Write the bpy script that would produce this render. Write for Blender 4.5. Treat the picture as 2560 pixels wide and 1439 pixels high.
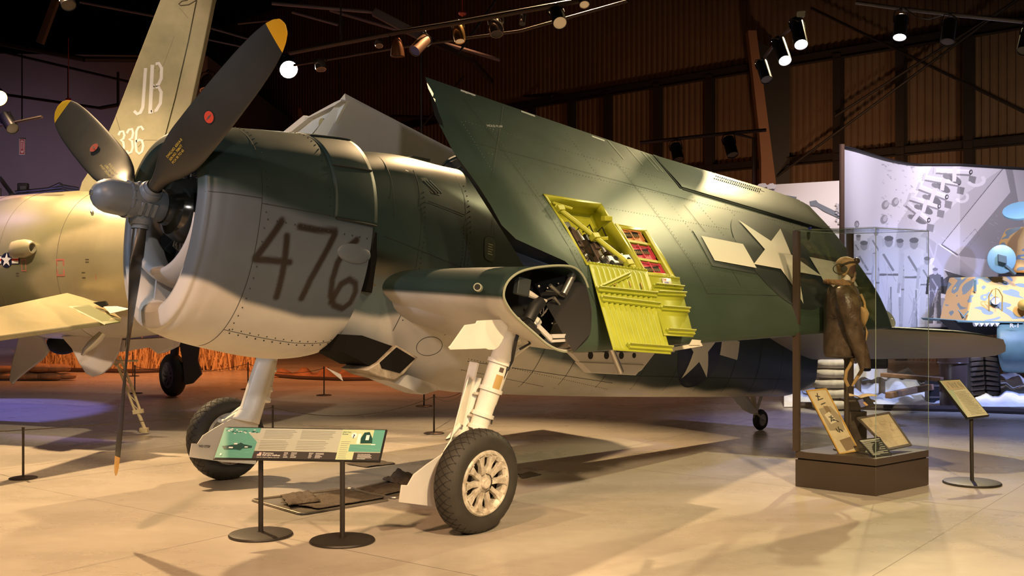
import bpy, bmesh, math, random
import numpy as np
from mathutils import Vector, Matrix
random.seed(7); rng = np.random.default_rng(7)
SC = bpy.context.scene
for o in list(bpy.data.objects): bpy.data.objects.remove(o)
COL = SC.collection
R = math.radians
PI = math.pi

# ------------------------------------------------------------------ camera
FPX, CH, CX, CY = 2783.36, 1.82, 1280.0, 719.5
cam_d = bpy.data.cameras.new('camera'); cam = bpy.data.objects.new('camera', cam_d); COL.objects.link(cam)
cam.location = (0, 0, CH); cam.rotation_euler = (R(90), 0, 0)
cam_d.sensor_width = 36; cam_d.lens = FPX/2560*36; cam_d.clip_start = .1; cam_d.clip_end = 300
SC.camera = cam
SC.view_settings.view_transform = 'Standard'; SC.view_settings.look = 'None'
SC.view_settings.gamma = 1; SC.view_settings.use_curve_mapping = False
SC.view_settings.exposure = 1.0

# ------------------------------------------------------------------ world and hall lighting
wd = bpy.data.worlds.new('hall_air'); SC.world = wd; wd.use_nodes = True
wd.node_tree.nodes['Background'].inputs[0].default_value = (.75, .68, .72, 1)
wd.node_tree.nodes['Background'].inputs[1].default_value = .035

def spot(loc, aim, power, color, angle, blend=.35, size=.08):
    d = bpy.data.lights.new('hall_spot', 'SPOT'); d.energy = power; d.color = color
    d.spot_size = R(angle); d.spot_blend = blend; d.shadow_soft_size = size
    o = bpy.data.objects.new('hall_spot', d); COL.objects.link(o)
    o.location = loc
    o.rotation_euler = (Vector(aim)-Vector(loc)).to_track_quat('-Z', 'Y').to_euler()
    return o
def area(loc, aim, power, color, sx, sy):
    d = bpy.data.lights.new('hall_area', 'AREA'); d.energy = power; d.color = color
    d.shape = 'RECTANGLE'; d.size = sx; d.size_y = sy
    o = bpy.data.objects.new('hall_area', d); COL.objects.link(o); o.location = loc
    o.rotation_euler = (Vector(aim)-Vector(loc)).to_track_quat('-Z', 'Y').to_euler()
    return o
WARM = (1, .66, .33); WARM2 = (1, .70, .38); NEUT = (1, .86, .70); BLUE = (.16, .22, 1); RED = (1, .30, .09)
# over the open floor and the fighter
spot((3.0, 3.5, 7.5), (-0.2, 8.8, 1.6), 330, WARM2, 34, .8, .15)
spot((5.3, 12.5, 7.0), (1.2, 10.2, 2.6), 420, (.92, .84, .42), 30, .9, .16)      # raking over the folded wing
spot((-7.5, 3.0, 5.5), (-2.4, 9.0, 2.9), 600, (.78, .84, 1), 34, .7, .15)
spot((0.5, 17.0, 8.0), (-1.0, 10.5, 0.), 2300, WARM, 62, .6, .12)      # from behind, lighting the floor under the fighter
spot((6.5, 18.5, 8.0), (2.6, 8.2, 0), 1800, (.98, .78, .40), 50, .5, .10)        # back right, long shadows toward the camera
spot((-7.0, 14.0, 8.0), (-3.4, 10.0, 0), 3400, WARM, 58, .6, .12)
spot((3.5, -1.0, 7.5), (2.4, 6.6, 0), 4500, WARM2, 50, .9, .3)
spot((-3.0, 2.0, 7.0), (-2.2, 6.1, 0), 1450, (1, .56, .30), 58, .8, .3)
spot((3.0, -6.0, 5.5), (-1.6, 9.2, 2.7), 1000, (1, .90, .80), 24, .7, .3)      # added low frontal fill from behind the camera, not a known hall lamp
# jet
spot((-4.4, 9.0, 6.2), (-4.9, 13.4, 2.2), 800, (1, .76, .46), 42, .7, .1)
spot((-3.0, 9.0, 8.5), (-5.0, 13.4, 4.3), 560, (1, .80, .60), 34, .7, .1)
spot((-9.0, 12.5, 7.0), (-6.4, 13.9, 2.6), 800, (.50, .34, 1), 25, .8, .1)
spot((-10.0, 16.5, 7.0), (-8.3, 16.3, 0), 1300, (.26, .24, 1), 34, .25, .05)
# dioramas
area((-7.5, 22.5, 3.4), (-7.5, 25.5, .4), 120, RED, 5, .6)
area((-2.4, 20.0, 3.0), (-2.6, 22.3, .1), 50, RED, 3, .5)
spot((-6.0, 18.0, 6.5), (-6.5, 24.0, 0), 300, (1, .40, .14), 50, .7, .2)
spot((-1.0, 24.0, 8.0), (-1.0, 19.0, 0), 350, (1, .42, .18), 70, .8, .3)
# murals and winter scene
spot((6.0, 13.5, 7.0), (7.0, 18.6, 2.9), 1150, (.92, .86, 1), 50, .7, .2)
spot((9.5, 14.0, 7.0), (8.4, 19.3, 2.6), 500, (.92, .84, 1), 50, .8, .2)
spot((5.0, 16.5, 6.5), (5.4, 20.6, 3.4), 300, (1, .80, .70), 50, .8, .2)
spot((9.5, 13.0, 6.0), (7.6, 17.6, 1.0), 1500, (.35, .45, 1), 44, .6, .1)
spot((7.0, 14.0, 6.5), (7.9, 17.5, 1.9), 500, (1, .80, .45), 24, .5, .1)
spot((5.2, 13.0, 6.5), (5.0, 16.6, .5), 1300, (1, .85, .65), 16, .5, .1)
spot((4.5, 19.0, 7.0), (4.6, 13.5, 0), 700, (.30, .36, 1), 46, .8, .2)
spot((2.2, 5.5, 6.5), (3.15, 10.2, 1.0), 200, WARM2, 26, .6, .1)      # display case
# wash on the corrugated wall and the grey wall
spot((6.0, 22.0, 1.5), (7.5, 29.5, 3.2), 620, (1, .50, .22), 85, .9, .3)
spot((1.0, 27.0, 1.0), (3.0, 34.0, 1.5), 110, (1, .42, .20), 70, .9, .3)
spot((11.0, 20.5, 4.0), (11.6, 26.5, 4.5), 250, (1, .66, .36), 80, .9, .3)
spot((-13.0, 26.0, 3.0), (-14.5, 34, 3.2), 500, (.80, .62, .85), 80, .9, .4)


# ------------------------------------------------------------------ frames and unprojection
def at(x, y, Y):                       # photo pixel at depth Y -> world point
    return np.array([(x-CX)/FPX*Y, Y, CH-(y-CY)/FPX*Y])
def onfloor(x, y, z=0.):
    Y = FPX*(CH-z)/(y-CY); return np.array([(x-CX)/FPX*Y, Y, z])
YAW = R(44.83)
AXH = np.array([math.cos(YAW), math.sin(YAW), 0.]); LAT = np.array([math.sin(YAW), -math.cos(YAW), 0.])
GEAR_MID = np.array([-1.496, 9.446, 0.])
HUB = GEAR_MID-AXH*1.74+np.array([0, 0, 2.452])
def frame(p):
    p = R(p); return np.array([AXH*math.cos(p)-np.array([0, 0, math.sin(p)]), LAT, AXH*math.sin(p)+np.array([0, 0, math.cos(p)])])
FF = frame(11.0)                        # fuselage frame: aft, left, up
FP = frame(7.5)                         # thrust line frame of the engine
def fu(a, s, u): return HUB+np.array([a, s, u])@FF
def cw(a, s, u): return HUB+np.array([a, s, u])@FP
def hit(x, y, n, P0):
    d = np.array([(x-CX)/FPX, 1, -(y-CY)/FPX]); O = np.array([0, 0, CH]); n = np.asarray(n)
    return O+d*(((np.asarray(P0)-O)@n)/(d@n))
def side(x, y, s): return hit(x, y, LAT, HUB+LAT*s)     # world point on the plane s = const beside the fighter
# wing frame of the folded left panel
A0 = np.array([2.48, 2.2, -.65]); _T0 = np.array([1.97, .58, 1.52]); _L1 = np.array([6.951, 2.45, .291])
_r = (_T0-A0)/np.linalg.norm(_T0-A0); _sp = _L1-A0; _n = np.cross(_sp, _r); _n /= np.linalg.norm(_n)
if _n[1] < 0: _n = -_n
_e = _sp-_r*(_sp@_r); _e /= np.linalg.norm(_e)
def wg(p, c, h=0, mir=1):               # span, chord, height above wing plane
    b = A0+_e*p+_r*c+_n*h; return fu(b[0], b[1]*mir, b[2])

# ------------------------------------------------------------------ materials
MATS = {}
def mat(name, col, rough=.5, metal=0., vary=.0, vscale=3., bump=0., bscale=30., emit=None, estr=0., attr=False, alpha=None, trans=0., coat=0., spec=.5, hue2=None):
    if name in MATS: return MATS[name]
    m = bpy.data.materials.new(name); m.use_nodes = True; MATS[name] = m
    nt = m.node_tree; N = nt.nodes; L = nt.links; b = N['Principled BSDF']
    b.inputs['Roughness'].default_value = rough; b.inputs['Metallic'].default_value = metal
    b.inputs['Specular IOR Level'].default_value = spec
    b.inputs['Coat Weight'].default_value = coat; b.inputs['Coat Roughness'].default_value = .12
    b.inputs['Transmission Weight'].default_value = trans
    tc = N.new('ShaderNodeTexCoord')
    if attr:
        ca = N.new('ShaderNodeVertexColor'); ca.layer_name = 'paint'; src = ca.outputs[0]
    else:
        rgb = N.new('ShaderNodeRGB'); rgb.outputs[0].default_value = (*col, 1); src = rgb.outputs[0]
    if vary > 0:
        no = N.new('ShaderNodeTexNoise'); no.inputs['Scale'].default_value = vscale; no.inputs['Detail'].default_value = 6
        no.inputs['Roughness'].default_value = .6
        L.new(tc.outputs['Object'], no.inputs['Vector'])
        if hue2 is None:
            mr = N.new('ShaderNodeMapRange'); mr.inputs[1].default_value = .3; mr.inputs[2].default_value = .7
            mr.inputs[3].default_value = 1-vary; mr.inputs[4].default_value = 1+vary
            L.new(no.outputs[0], mr.inputs[0])
            mx = N.new('ShaderNodeVectorMath'); mx.operation = 'SCALE'
            L.new(src, mx.inputs[0]); L.new(mr.outputs[0], mx.inputs['Scale']); src = mx.outputs[0]
        else:
            mr = N.new('ShaderNodeMapRange'); mr.inputs[1].default_value = .5-.2*(1-vary)-.02; mr.inputs[2].default_value = .5+.2*(1-vary)+.02
            L.new(no.outputs[0], mr.inputs[0])
            mx = N.new('ShaderNodeMix'); mx.data_type = 'RGBA'; L.new(mr.outputs[0], mx.inputs[0]); L.new(src, mx.inputs[6])
            mx.inputs[7].default_value = (*hue2, 1); src = mx.outputs[2]
        r2 = N.new('ShaderNodeMapRange'); r2.inputs[3].default_value = rough*.85; r2.inputs[4].default_value = min(1, rough*1.15)
        L.new(no.outputs[0], r2.inputs[0]); L.new(r2.outputs[0], b.inputs['Roughness'])
    L.new(src, b.inputs['Base Color'])
    if bump > 0:
        nb = N.new('ShaderNodeTexNoise'); nb.inputs['Scale'].default_value = bscale; nb.inputs['Detail'].default_value = 4
        L.new(tc.outputs['Object'], nb.inputs['Vector'])
        bp = N.new('ShaderNodeBump'); bp.inputs['Strength'].default_value = bump; bp.inputs['Distance'].default_value = .02
        L.new(nb.outputs[0], bp.inputs['Height']); L.new(bp.outputs[0], b.inputs['Normal'])
    if emit:
        b.inputs['Emission Color'].default_value = (*emit, 1); b.inputs['Emission Strength'].default_value = estr
    if alpha is not None: b.inputs['Alpha'].default_value = alpha
    return m

# ------------------------------------------------------------------ mesh builder
ORG = {}
def nrm(v):
    v = np.asarray(v, float); l = np.linalg.norm(v); return v/l if l > 0 else v
def basis(d, up=(0, 0, 1)):
    d = nrm(d); up = np.asarray(up, float)
    if abs(d@up) > .98: up = np.array([1., 0, 0]) if abs(d[0]) < .9 else np.array([0, 1., 0])
    x = nrm(np.cross(up, d)); y = np.cross(d, x); return x, y, d
class MB:
    def __init__(s): s.v = []; s.f = []; s.m = []; s.c = []
    def add(s, V, F, mi=0, col=None):
        o = len(s.v); s.v += [tuple(map(float, p)) for p in V]
        for q in F: s.f.append(tuple(o+i for i in q)); s.m.append(mi)
        if col is not None:
            while len(s.c) < o: s.c.append((1, 1, 1))
            s.c += [tuple(c) for c in col]
        return s
    def box(s, c, size, ax=None, mi=0, bev=0):
        X, Y, Z = (np.eye(3) if ax is None else [nrm(a) for a in ax]); hx, hy, hz = [q/2 for q in size]; c = np.asarray(c, float)
        V = [c+X*i*hx+Y*j*hy+Z*k*hz for i in (-1, 1) for j in (-1, 1) for k in (-1, 1)]
        return s.add(V, [(0, 1, 3, 2), (4, 6, 7, 5), (0, 4, 5, 1), (2, 3, 7, 6), (0, 2, 6, 4), (1, 5, 7, 3)], mi)
    def bar(s, p0, p1, w, h, up=(0, 0, 1), mi=0):
        p0 = np.asarray(p0, float); p1 = np.asarray(p1, float); x, y, d = basis(p1-p0, up)
        return s.box((p0+p1)/2, (w, h, np.linalg.norm(p1-p0)), (x, y, d), mi)
    def cyl(s, p0, p1, r0, r1=None, n=16, caps=True, mi=0):
        r1 = r0 if r1 is None else r1; p0 = np.asarray(p0, float); p1 = np.asarray(p1, float); x, y, d = basis(p1-p0)
        V = []
        for p, r in ((p0, r0), (p1, r1)):
            for i in range(n): t = 2*PI*i/n; V.append(p+x*r*math.cos(t)+y*r*math.sin(t))
        F = [(i, (i+1) % n, n+(i+1) % n, n+i) for i in range(n)]
        if caps: F += [tuple(range(n))[::-1], tuple(range(n, 2*n))]
        return s.add(V, F, mi)
    def tube(s, pts, r, n=8, mi=0, closed=False):
        pts = [np.asarray(p, float) for p in pts]; V = []; k = len(pts); x = None
        for i, p in enumerate(pts):
            d = pts[(i+1) % k if closed else min(i+1, k-1)]-pts[(i-1) % k if closed else max(i-1, 0)]
            if x is None: x, y, _ = basis(d)
            else:
                dn = nrm(d); x = nrm(x-dn*(x@dn)); y = np.cross(dn, x)
            rr = r[i] if hasattr(r, '__len__') else r
            for j in range(n): t = 2*PI*j/n; V.append(p+x*rr*math.cos(t)+y*rr*math.sin(t))
        F = [(i*n+j, i*n+(j+1) % n, ((i+1) % k)*n+(j+1) % n, ((i+1) % k)*n+j) for i in range(k if closed else k-1) for j in range(n)]
        if not closed: F += [tuple(range(n))[::-1], tuple(range((k-1)*n, k*n))]
        return s.add(V, F, mi)
    def lathe(s, prof, o, axis, n=32, mi=0, closed=False, a0=0, a1=2*PI):
        o = np.asarray(o, float); x, y, d = basis(axis); V = []; full = abs(a1-a0-2*PI) < 1e-6; m = n if full else n+1; k = len(prof)
        for (r, z) in prof:
            for i in range(m): t = a0+(a1-a0)*i/n; V.append(o+d*z+x*r*math.cos(t)+y*r*math.sin(t))
        F = [(i*m+j, i*m+(j+1) % m, ((i+1) % k)*m+(j+1) % m, ((i+1) % k)*m+j) for i in range(k if closed else k-1) for j in range(n)]
        return s.add(V, F, mi)
    def grid(s, P, cu=False, cv=False, mi=0, col=None, cap=False):
        P = np.asarray(P, float); n, m = P.shape[:2]
        F = [(i*m+j, i*m+(j+1) % m, ((i+1) % n)*m+(j+1) % m, ((i+1) % n)*m+j) for i in range(n if cu else n-1) for j in range(m if cv else m-1)]
        if cap: F += [tuple(range(m))[::-1], tuple(range((n-1)*m, n*m))]
        return s.add(P.reshape(-1, 3), F, mi, None if col is None else np.asarray(col).reshape(-1, 3))
    def poly(s, pts, mi=0): return s.add(pts, [tuple(range(len(pts)))], mi)
    def prism(s, pts, vec, mi=0):
        n = len(pts); vec = np.asarray(vec, float); V = [np.asarray(p, float) for p in pts]; V = V+[p+vec for p in V]
        return s.add(V, [tuple(range(n))[::-1], tuple(range(n, 2*n))]+[(i, (i+1) % n, n+(i+1) % n, n+i) for i in range(n)], mi)
    def ball(s, c, r, ax=None, n=16, m=10, mi=0):
        X, Y, Z = (np.eye(3) if ax is None else [np.asarray(a, float) for a in ax]); c = np.asarray(c, float)
        r = (r, r, r) if not hasattr(r, '__len__') else r
        P = [[c+X*r[0]*math.sin(PI*i/m)*math.cos(2*PI*j/n)+Y*r[1]*math.sin(PI*i/m)*math.sin(2*PI*j/n)+Z*r[2]*math.cos(PI*i/m) for j in range(n)] for i in range(m+1)]
        return s.grid(P, cv=True, mi=mi)
    def build(s, name, mats, parent=None, ang=35, bev=0, recalc=True, weld=False, col=True):
        org = ORG.get(parent.name, np.zeros(3)) if parent else np.zeros(3)
        me = bpy.data.meshes.new(name)
        V = np.array(s.v)-org
        me.from_pydata([tuple(v) for v in V], [], s.f)
        mats = mats if isinstance(mats, (list, tuple)) else [mats]
        for m in mats: me.materials.append(m)
        me.polygons.foreach_set('material_index', s.m)
        if s.c:
            while len(s.c) < len(s.v): s.c.append((1, 1, 1))
            ca = me.color_attributes.new('paint', 'FLOAT_COLOR', 'POINT')
            ca.data.foreach_set('color', np.hstack([np.array(s.c), np.ones((len(s.c), 1))]).ravel())
        if recalc or weld:
            bm = bmesh.new(); bm.from_mesh(me)
            if weld: bmesh.ops.remove_doubles(bm, verts=bm.verts, dist=1e-5)
            if recalc: bmesh.ops.recalc_face_normals(bm, faces=bm.faces)
            bm.to_mesh(me); bm.free()
        me.shade_smooth(); me.set_sharp_from_angle(angle=R(ang))
        o = bpy.data.objects.new(name, me); COL.objects.link(o)
        if parent: o.parent = parent; ORG[o.name] = org
        if bev:
            b = o.modifiers.new('bevel', 'BEVEL'); b.width = bev; b.segments = 2; b.limit_method = 'ANGLE'; b.angle_limit = R(40)
        return o
def onto(mb, parent, mats, ang=35):               # surface detail joined into its own part's mesh (seams, rivets, painted marks)
    mats = mats if isinstance(mats, (list, tuple)) else [mats]
    c = mb.build('detail', mats, parent, ang=ang); me = parent.data; k = len(me.materials)
    for m in mats: me.materials.append(m)
    for p in c.data.polygons: p.material_index += k
    bm = bmesh.new(); bm.from_mesh(me); bm.from_mesh(c.data); bm.to_mesh(me); bm.free()
    d = c.data; ORG.pop(c.name, None); bpy.data.objects.remove(c); bpy.data.meshes.remove(d)
def each(mb, name, mats, parent, **kw):    # one object per separate piece
    n = len(mb.v); par = list(range(n))
    def find(i):
        while par[i] != i: par[i] = par[par[i]]; i = par[i]
        return i
    for f in mb.f:
        a = find(f[0])
        for i in f[1:]: par[find(i)] = a
    groups = {}
    for k, f in enumerate(mb.f): groups.setdefault(find(f[0]), []).append(k)
    out = []
    for g in groups.values():
        ids = sorted({i for k in g for i in mb.f[k]}); mp = {i: j for j, i in enumerate(ids)}; q = MB()
        q.v = [mb.v[i] for i in ids]; q.f = [tuple(mp[i] for i in mb.f[k]) for k in g]; q.m = [mb.m[k] for k in g]; out.append(q.build(name, mats, parent, **kw))
    return out
def tag(o, label=None, cat=None, group=None, kind=None):
    if label: o['label'] = label
    if cat: o['category'] = cat
    if group: o['group'] = group
    if kind: o['kind'] = kind
    return o
def thing(name, label, cat, loc, group=None):
    o = bpy.data.objects.new(name, None); COL.objects.link(o); o.location = loc; o.empty_display_size = .2
    ORG[o.name] = np.array(loc, float); return tag(o, label, cat, group)
def copy_tree(o, parent=None):
    c = o.copy(); COL.objects.link(c); c.parent = parent
    for ch in list(o.children): copy_tree(ch, c)
    return c
TXT = {}
def text2d(body, size=1., bold=False):  # lettering -> flat 2d vertices and faces, origin at the left baseline
    key = (body, size, bold)
    if key in TXT: return TXT[key]
    cu = bpy.data.curves.new('lettering', 'FONT'); cu.body = body; cu.size = size; cu.resolution_u = 3
    if bold: cu.offset = .02*size
    ob = bpy.data.objects.new('lettering', cu); COL.objects.link(ob)
    dg = bpy.context.evaluated_depsgraph_get(); dg.update()
    me = bpy.data.meshes.new_from_object(ob.evaluated_get(dg))
    V = np.array([v.co[:] for v in me.vertices]) if len(me.vertices) else np.zeros((0, 3)); F = [tuple(p.vertices) for p in me.polygons]
    bpy.data.objects.remove(ob); bpy.data.curves.remove(cu); bpy.data.meshes.remove(me)
    TXT[key] = (V, F); return V, F
def put_text(mb, body, o, ex, ey, size, mi=0, sx=1., bold=False, center=False):
    V, F = text2d(body, 1., bold)
    if not len(V): return
    o = np.asarray(o, float); ex = np.asarray(ex, float); ey = np.asarray(ey, float)
    if center: V = V-np.array([(V[:, 0].max()+V[:, 0].min())/2, (V[:, 1].max()+V[:, 1].min())/2, 0])
    mb.add(o+np.outer(V[:, 0]*size*sx, ex)+np.outer(V[:, 1]*size, ey), F, mi)
def interp(tab, x):
    t = np.array(tab, float); return np.interp(x, t[:, 0], t[:, 1])
def sm(x): x = np.clip(x, 0, 1); return x*x*(3-2*x)
def spline(tab, x):                     # smooth (Catmull-Rom style) interpolation of a table of rows
    t = np.array(tab, float); X = t[:, 0]; x = np.clip(x, X[0], X[-1]); i = np.clip(np.searchsorted(X, x)-1, 0, len(X)-2)
    m = np.gradient(t[:, 1:], X, axis=0); h = X[i+1]-X[i]; s = (x-X[i])/h
    return (2*s**3-3*s**2+1)*t[i, 1:]+(s**3-2*s**2+s)*h*m[i]+(-2*s**3+3*s**2)*t[i+1, 1:]+(s**3-s**2)*h*m[i+1]
# =================================================================== the hall
def struct(o, label=None): return tag(o, label, None, None, 'structure')
# polished concrete
mf = bpy.data.materials.new('polished_concrete'); mf.use_nodes = True; N = mf.node_tree.nodes; L = mf.node_tree.links; b = N['Principled BSDF']
tc = N.new('ShaderNodeTexCoord'); n1 = N.new('ShaderNodeTexNoise'); n1.inputs['Scale'].default_value = .55; n1.inputs['Detail'].default_value = 8; n1.inputs['Roughness'].default_value = .62
n2_ = N.new('ShaderNodeTexNoise'); n2_.inputs['Scale'].default_value = 9; n2_.inputs['Detail'].default_value = 5
mpp = N.new('ShaderNodeMapping'); mpp.inputs['Scale'].default_value = (1, 2.2, 1); L.new(tc.outputs['Object'], mpp.inputs[0])
L.new(mpp.outputs[0], n1.inputs['Vector']); L.new(tc.outputs['Object'], n2_.inputs['Vector'])
rp = N.new('ShaderNodeValToRGB'); rp.color_ramp.elements[0].position = .3; rp.color_ramp.elements[0].color = (.37, .335, .285, 1); rp.color_ramp.elements[1].position = .72; rp.color_ramp.elements[1].color = (.52, .475, .41, 1)
ad = N.new('ShaderNodeMath'); ad.operation = 'MULTIPLY_ADD'; ad.inputs[1].default_value = .25; L.new(n2_.outputs[0], ad.inputs[0]); 
sc = N.new('ShaderNodeMath'); sc.operation = 'MULTIPLY'; sc.inputs[1].default_value = .8; L.new(n1.outputs[0], sc.inputs[0]); L.new(sc.outputs[0], ad.inputs[2]); L.new(ad.outputs[0], rp.inputs[0]); L.new(rp.outputs[0], b.inputs['Base Color'])
rr_ = N.new('ShaderNodeMapRange'); rr_.inputs[3].default_value = .20; rr_.inputs[4].default_value = .36; L.new(n1.outputs[0], rr_.inputs[0]); L.new(rr_.outputs[0], b.inputs['Roughness']); b.inputs['Specular IOR Level'].default_value = .55
mb = MB(); mb.add([(-45, -8, 0), (30, -8, 0), (30, 62, 0), (-45, 62, 0)], [(0, 1, 2, 3)]); floor = mb.build('floor', mf); struct(floor)
mb = MB()
def joint(p, q, w=.006):
    p = np.array([*p, .0008]); q = np.array([*q, .0008]); d = nrm(q-p); x = np.array([-d[1], d[0], 0])*w/2; mb.add([p-x, p+x, q+x, q-x], [(0, 1, 2, 3)])
u1 = np.array([.80, -.60]); u2 = np.array([.60, .80]); o_ = np.array([3.9, 9.2])
for k in range(-5, 6): joint(o_+u1*4.2*k-u2*22, o_+u1*4.2*k+u2*30)
for k in range(-6, 8): joint(o_+u2*4.2*k-u1*22, o_+u2*4.2*k+u1*22)
onto(mb, floor, mat('floor_joint', (.20, .18, .15), .6))
# corrugated wall running away to the left
WO = np.array([11.96, 26.0]); WD = np.array([-.7, .714])
def wall_t(px): k = (px-CX)/FPX; return (WO[0]-k*WO[1])/(k*WD[1]-WD[0])
WN = np.array([-.714, -.7, 0])              # into the hall
def wl(px, y=None, z=None, off=.0):
    t = wall_t(px); p = WO+WD*t; P = np.array([p[0], p[1], 0])+WN*off
    P[2] = z if z is not None else CH-(y-CY)/FPX*P[1]; return P
M_corr = mat('corrugated_steel', (.17, .12, .085), .42, metal=.35, vary=.15, vscale=.6)
pt = []; pitch = .20; t = -6.0; 
while t < 46:
    for dt, dz in ((0, 0), (.07, 0), (.095, .045), (.165, .045)): pt.append((t+dt, dz))
    t += pitch
P = []
for z in (0, 14): P.append([np.array([*(WO+WD*q), z])+WN*h for q, h in pt])
mb = MB(); mb.grid(np.array(P)); struct(mb.build('wall_right', M_corr, ang=20))
mb = MB(); mb.add([(-45, 34, 0), (-9.3, 34, 0), (-9.3, 34, 8.9), (-45, 34, 9.3)], [(0, 1, 2, 3)]); mb.add([(-9.3, 34, 0), (-9.3, 60, 0), (-9.3, 60, 8.9), (-9.3, 34, 8.9)], [(0, 1, 2, 3)])
struct(mb.build('wall_left', mat('grey_wall', (.17, .155, .17), .8, vary=.08, vscale=1.0)))
mb = MB(); mb.add([(-45, -8, 0), (30, -8, 0), (30, -8, 14), (-45, -8, 14)], [(0, 1, 2, 3)]); struct(mb.build('wall_near', mat('dark_wall', (.03, .025, .025), .9)))
mb = MB(); mb.add([(-45, -8, 14), (30, -8, 14), (30, 62, 14), (-45, 62, 14)], [(0, 1, 2, 3)]); struct(mb.build('ceiling', mat('black_ceiling', (.012, .010, .013), .9)))
mb = MB(); mb.add([(-45, -8, 0), (-45, 62, 0), (-45, 62, 14), (-45, -8, 14)], [(0, 1, 2, 3)]); mb.add([(-45, 61.9, 0), (30, 61.9, 0), (30, 61.9, 14), (-45, 61.9, 14)], [(0, 1, 2, 3)]); struct(mb.build('wall_far', mat('dark_wall', (.03, .025, .025), .9)))
# steel framing: each member its own piece of trim
M_beam = mat('framing_steel', (.016, .014, .015), .5); M_brown = mat('primer_brown_steel', (.22, .12, .075), .55); TN = [0]
def trim(mb, m=None, **kw): TN[0] += 1; return struct(mb.build('trim_%d' % TN[0], m or M_beam, **kw))
for z, h in ((5.25, .20), (7.95, .22)):
    mb = MB()
    a = np.array([*(WO-WD*6), z])+WN*.20; b_ = np.array([*(WO+WD*44), z])+WN*.20; mb.bar(a, b_, .03, h); mb.bar(a+[0, 0, h/2], b_+[0, 0, h/2], .18, .02); mb.bar(a-[0, 0, h/2], b_-[0, 0, h/2], .18, .02)
    trim(mb)
for px in (2105, 2262, 2432, 1786, 1655, 1530, 1440, 2620, 1340):
    mb = MB(); p = wl(px, z=0, off=.2); mb.bar(p, p+np.array([0, 0, 7.95]), .22, .18, WN); trim(mb)
for q in (((2050, 20), (2600, 290)), ((2600, -30), (1955, 448)), ((2570, -5), (2110, 290))):
    mb = MB(); mb.tube([wl(q[0][0], y=q[0][1], off=.45), wl(q[1][0], y=q[1][1], off=.45)], .035, 8); trim(mb)
mb = MB(); mb.tube([wl(1500, y=425, off=.3), wl(1330, y=600, off=.3)], .03); trim(mb)
def member(pts, Y, depth, m=None):
    mb = MB(); mb.prism([at(x, y, Y) for x, y in pts], (0, depth, 0)); return trim(mb, m)
member([(1870, 76), (1891, 76), (1925, 340), (1940, 456), (1912, 720), (1905, 720), (1903, 400), (1898, 330)], 30, .3, M_brown)
member([(1893, 100), (1975, 150), (1972, 720), (1912, 720), (1938, 456), (1922, 330)], 30.2, .3)
member([(1219, 185), (1232, 185), (1245, 252), (1245, 420), (1236, 420)], 41, .3, M_brown)
member([(744, 270), (753, 270), (760, 300), (752, 330)], 44, .3, M_brown)
# rafters, purlins and pipes in the dark roof space
M_raf = mat('rafter_grey', (.20, .17, .19), .5)
def seg(p, q, Y0, Y1, r, m=None, square=False):
    mb = MB(); a = at(*p, Y0); b_ = at(*q, Y1)
    if square: mb.bar(a, b_, r*2, r*2)
    else: mb.cyl(a, b_, r, n=8)
    return trim(mb, m or M_raf)
seg((935, 30), (1060, 95), 20, 20, .07, square=True)
seg((680, 8), (935, 30), 20, 20, .035); seg((730, 30), (845, 62), 22, 22, .03); seg((825, 25), (1250, 150), 24, 24, .04)
seg((1060, 95), (1180, 150), 20, 24, .05, M_beam, True); seg((1180, 150), (1230, 205), 24, 30, .05, M_beam, True)
seg((0, 108), (210, 148), 28, 28, .07, M_beam); seg((210, 148), (500, 150), 28, 30, .07, M_beam)
seg((0, 128), (345, 210), 26, 26, .03, M_beam); seg((10, 236), (250, 270), 24, 24, .03, M_beam); seg((250, 270), (295, 262), 24, 24, .04, M_beam)
seg((295, 262), (295, 180), 24, 24, .03, M_beam); seg((140, 0), (100, 108), 18, 18, .05, mat('wood_brown', (.12, .06, .03), .6), True)
seg((520, 68), (620, 97), 20, 20, .02); seg((512, 97), (610, 118), 20, 20, .015); seg((200, 5), (520, 66), 22, 22, .025); seg((55, 130), (55, 300), 24, 24, .015, M_beam); seg((170, 165), (170, 245), 24, 24, .015, M_beam)
seg((595, 60), (690, 50), 26, 26, .02); seg((852, 0), (852, 100), 16, 16, .012, M_beam); seg((849, 160), (849, 245), 20, 20, .01, M_beam); seg((1054, 0), (1054, 360), 19, 19, .012, M_beam)
seg((1240, 0), (1145, 135), 19, 19, .02, M_beam); seg((1100, 295), (980, 290), 30, 34, .05, M_beam); seg((1040, 335), (1160, 190), 30, 30, .03, M_beam)
seg((1380, 240), (1230, 240), 36, 40, .04, M_beam)
# =================================================================== the carrier fighter
DARK = (.022, .038, .033); GREY = (.082, .10, .122); WHITE = (.60, .57, .50)
M_skin = mat('navy_skin', DARK, .36, spec=.25, attr=True, vary=.10, vscale=2.2, bump=.035, bscale=2.5)
M_cowl = mat('cowling_skin', DARK, .46, spec=.3, attr=True, vary=.05, vscale=3, bump=.015, bscale=3)
M_sea = mat('sea_blue_paint', (.042, .064, .046), .36, spec=.3, vary=.14, vscale=1.6, bump=.05, bscale=3.0)
M_pale = mat('pale_underside_paint', (.55, .53, .50), .5, vary=.06, vscale=3, bump=.03, bscale=3)
M_line = mat('panel_gap', (.012, .014, .013), .7)
M_rivet = mat('worn_rivet', (.16, .19, .13), .3, metal=.3)
M_chip = mat('worn_edge', (.30, .32, .22), .45)
M_white = mat('insignia_white', (.74, .72, .62), .5, vary=.03)
M_navy = mat('insignia_blue', (.012, .015, .035), .4, vary=.05)
M_black = mat('black_paint', (.012, .012, .012), .5)
M_soot = mat('soot_black', (.010, .009, .008), .95, spec=.1)
M_void = mat('dark_interior', (.010, .011, .010), .85)
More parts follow.
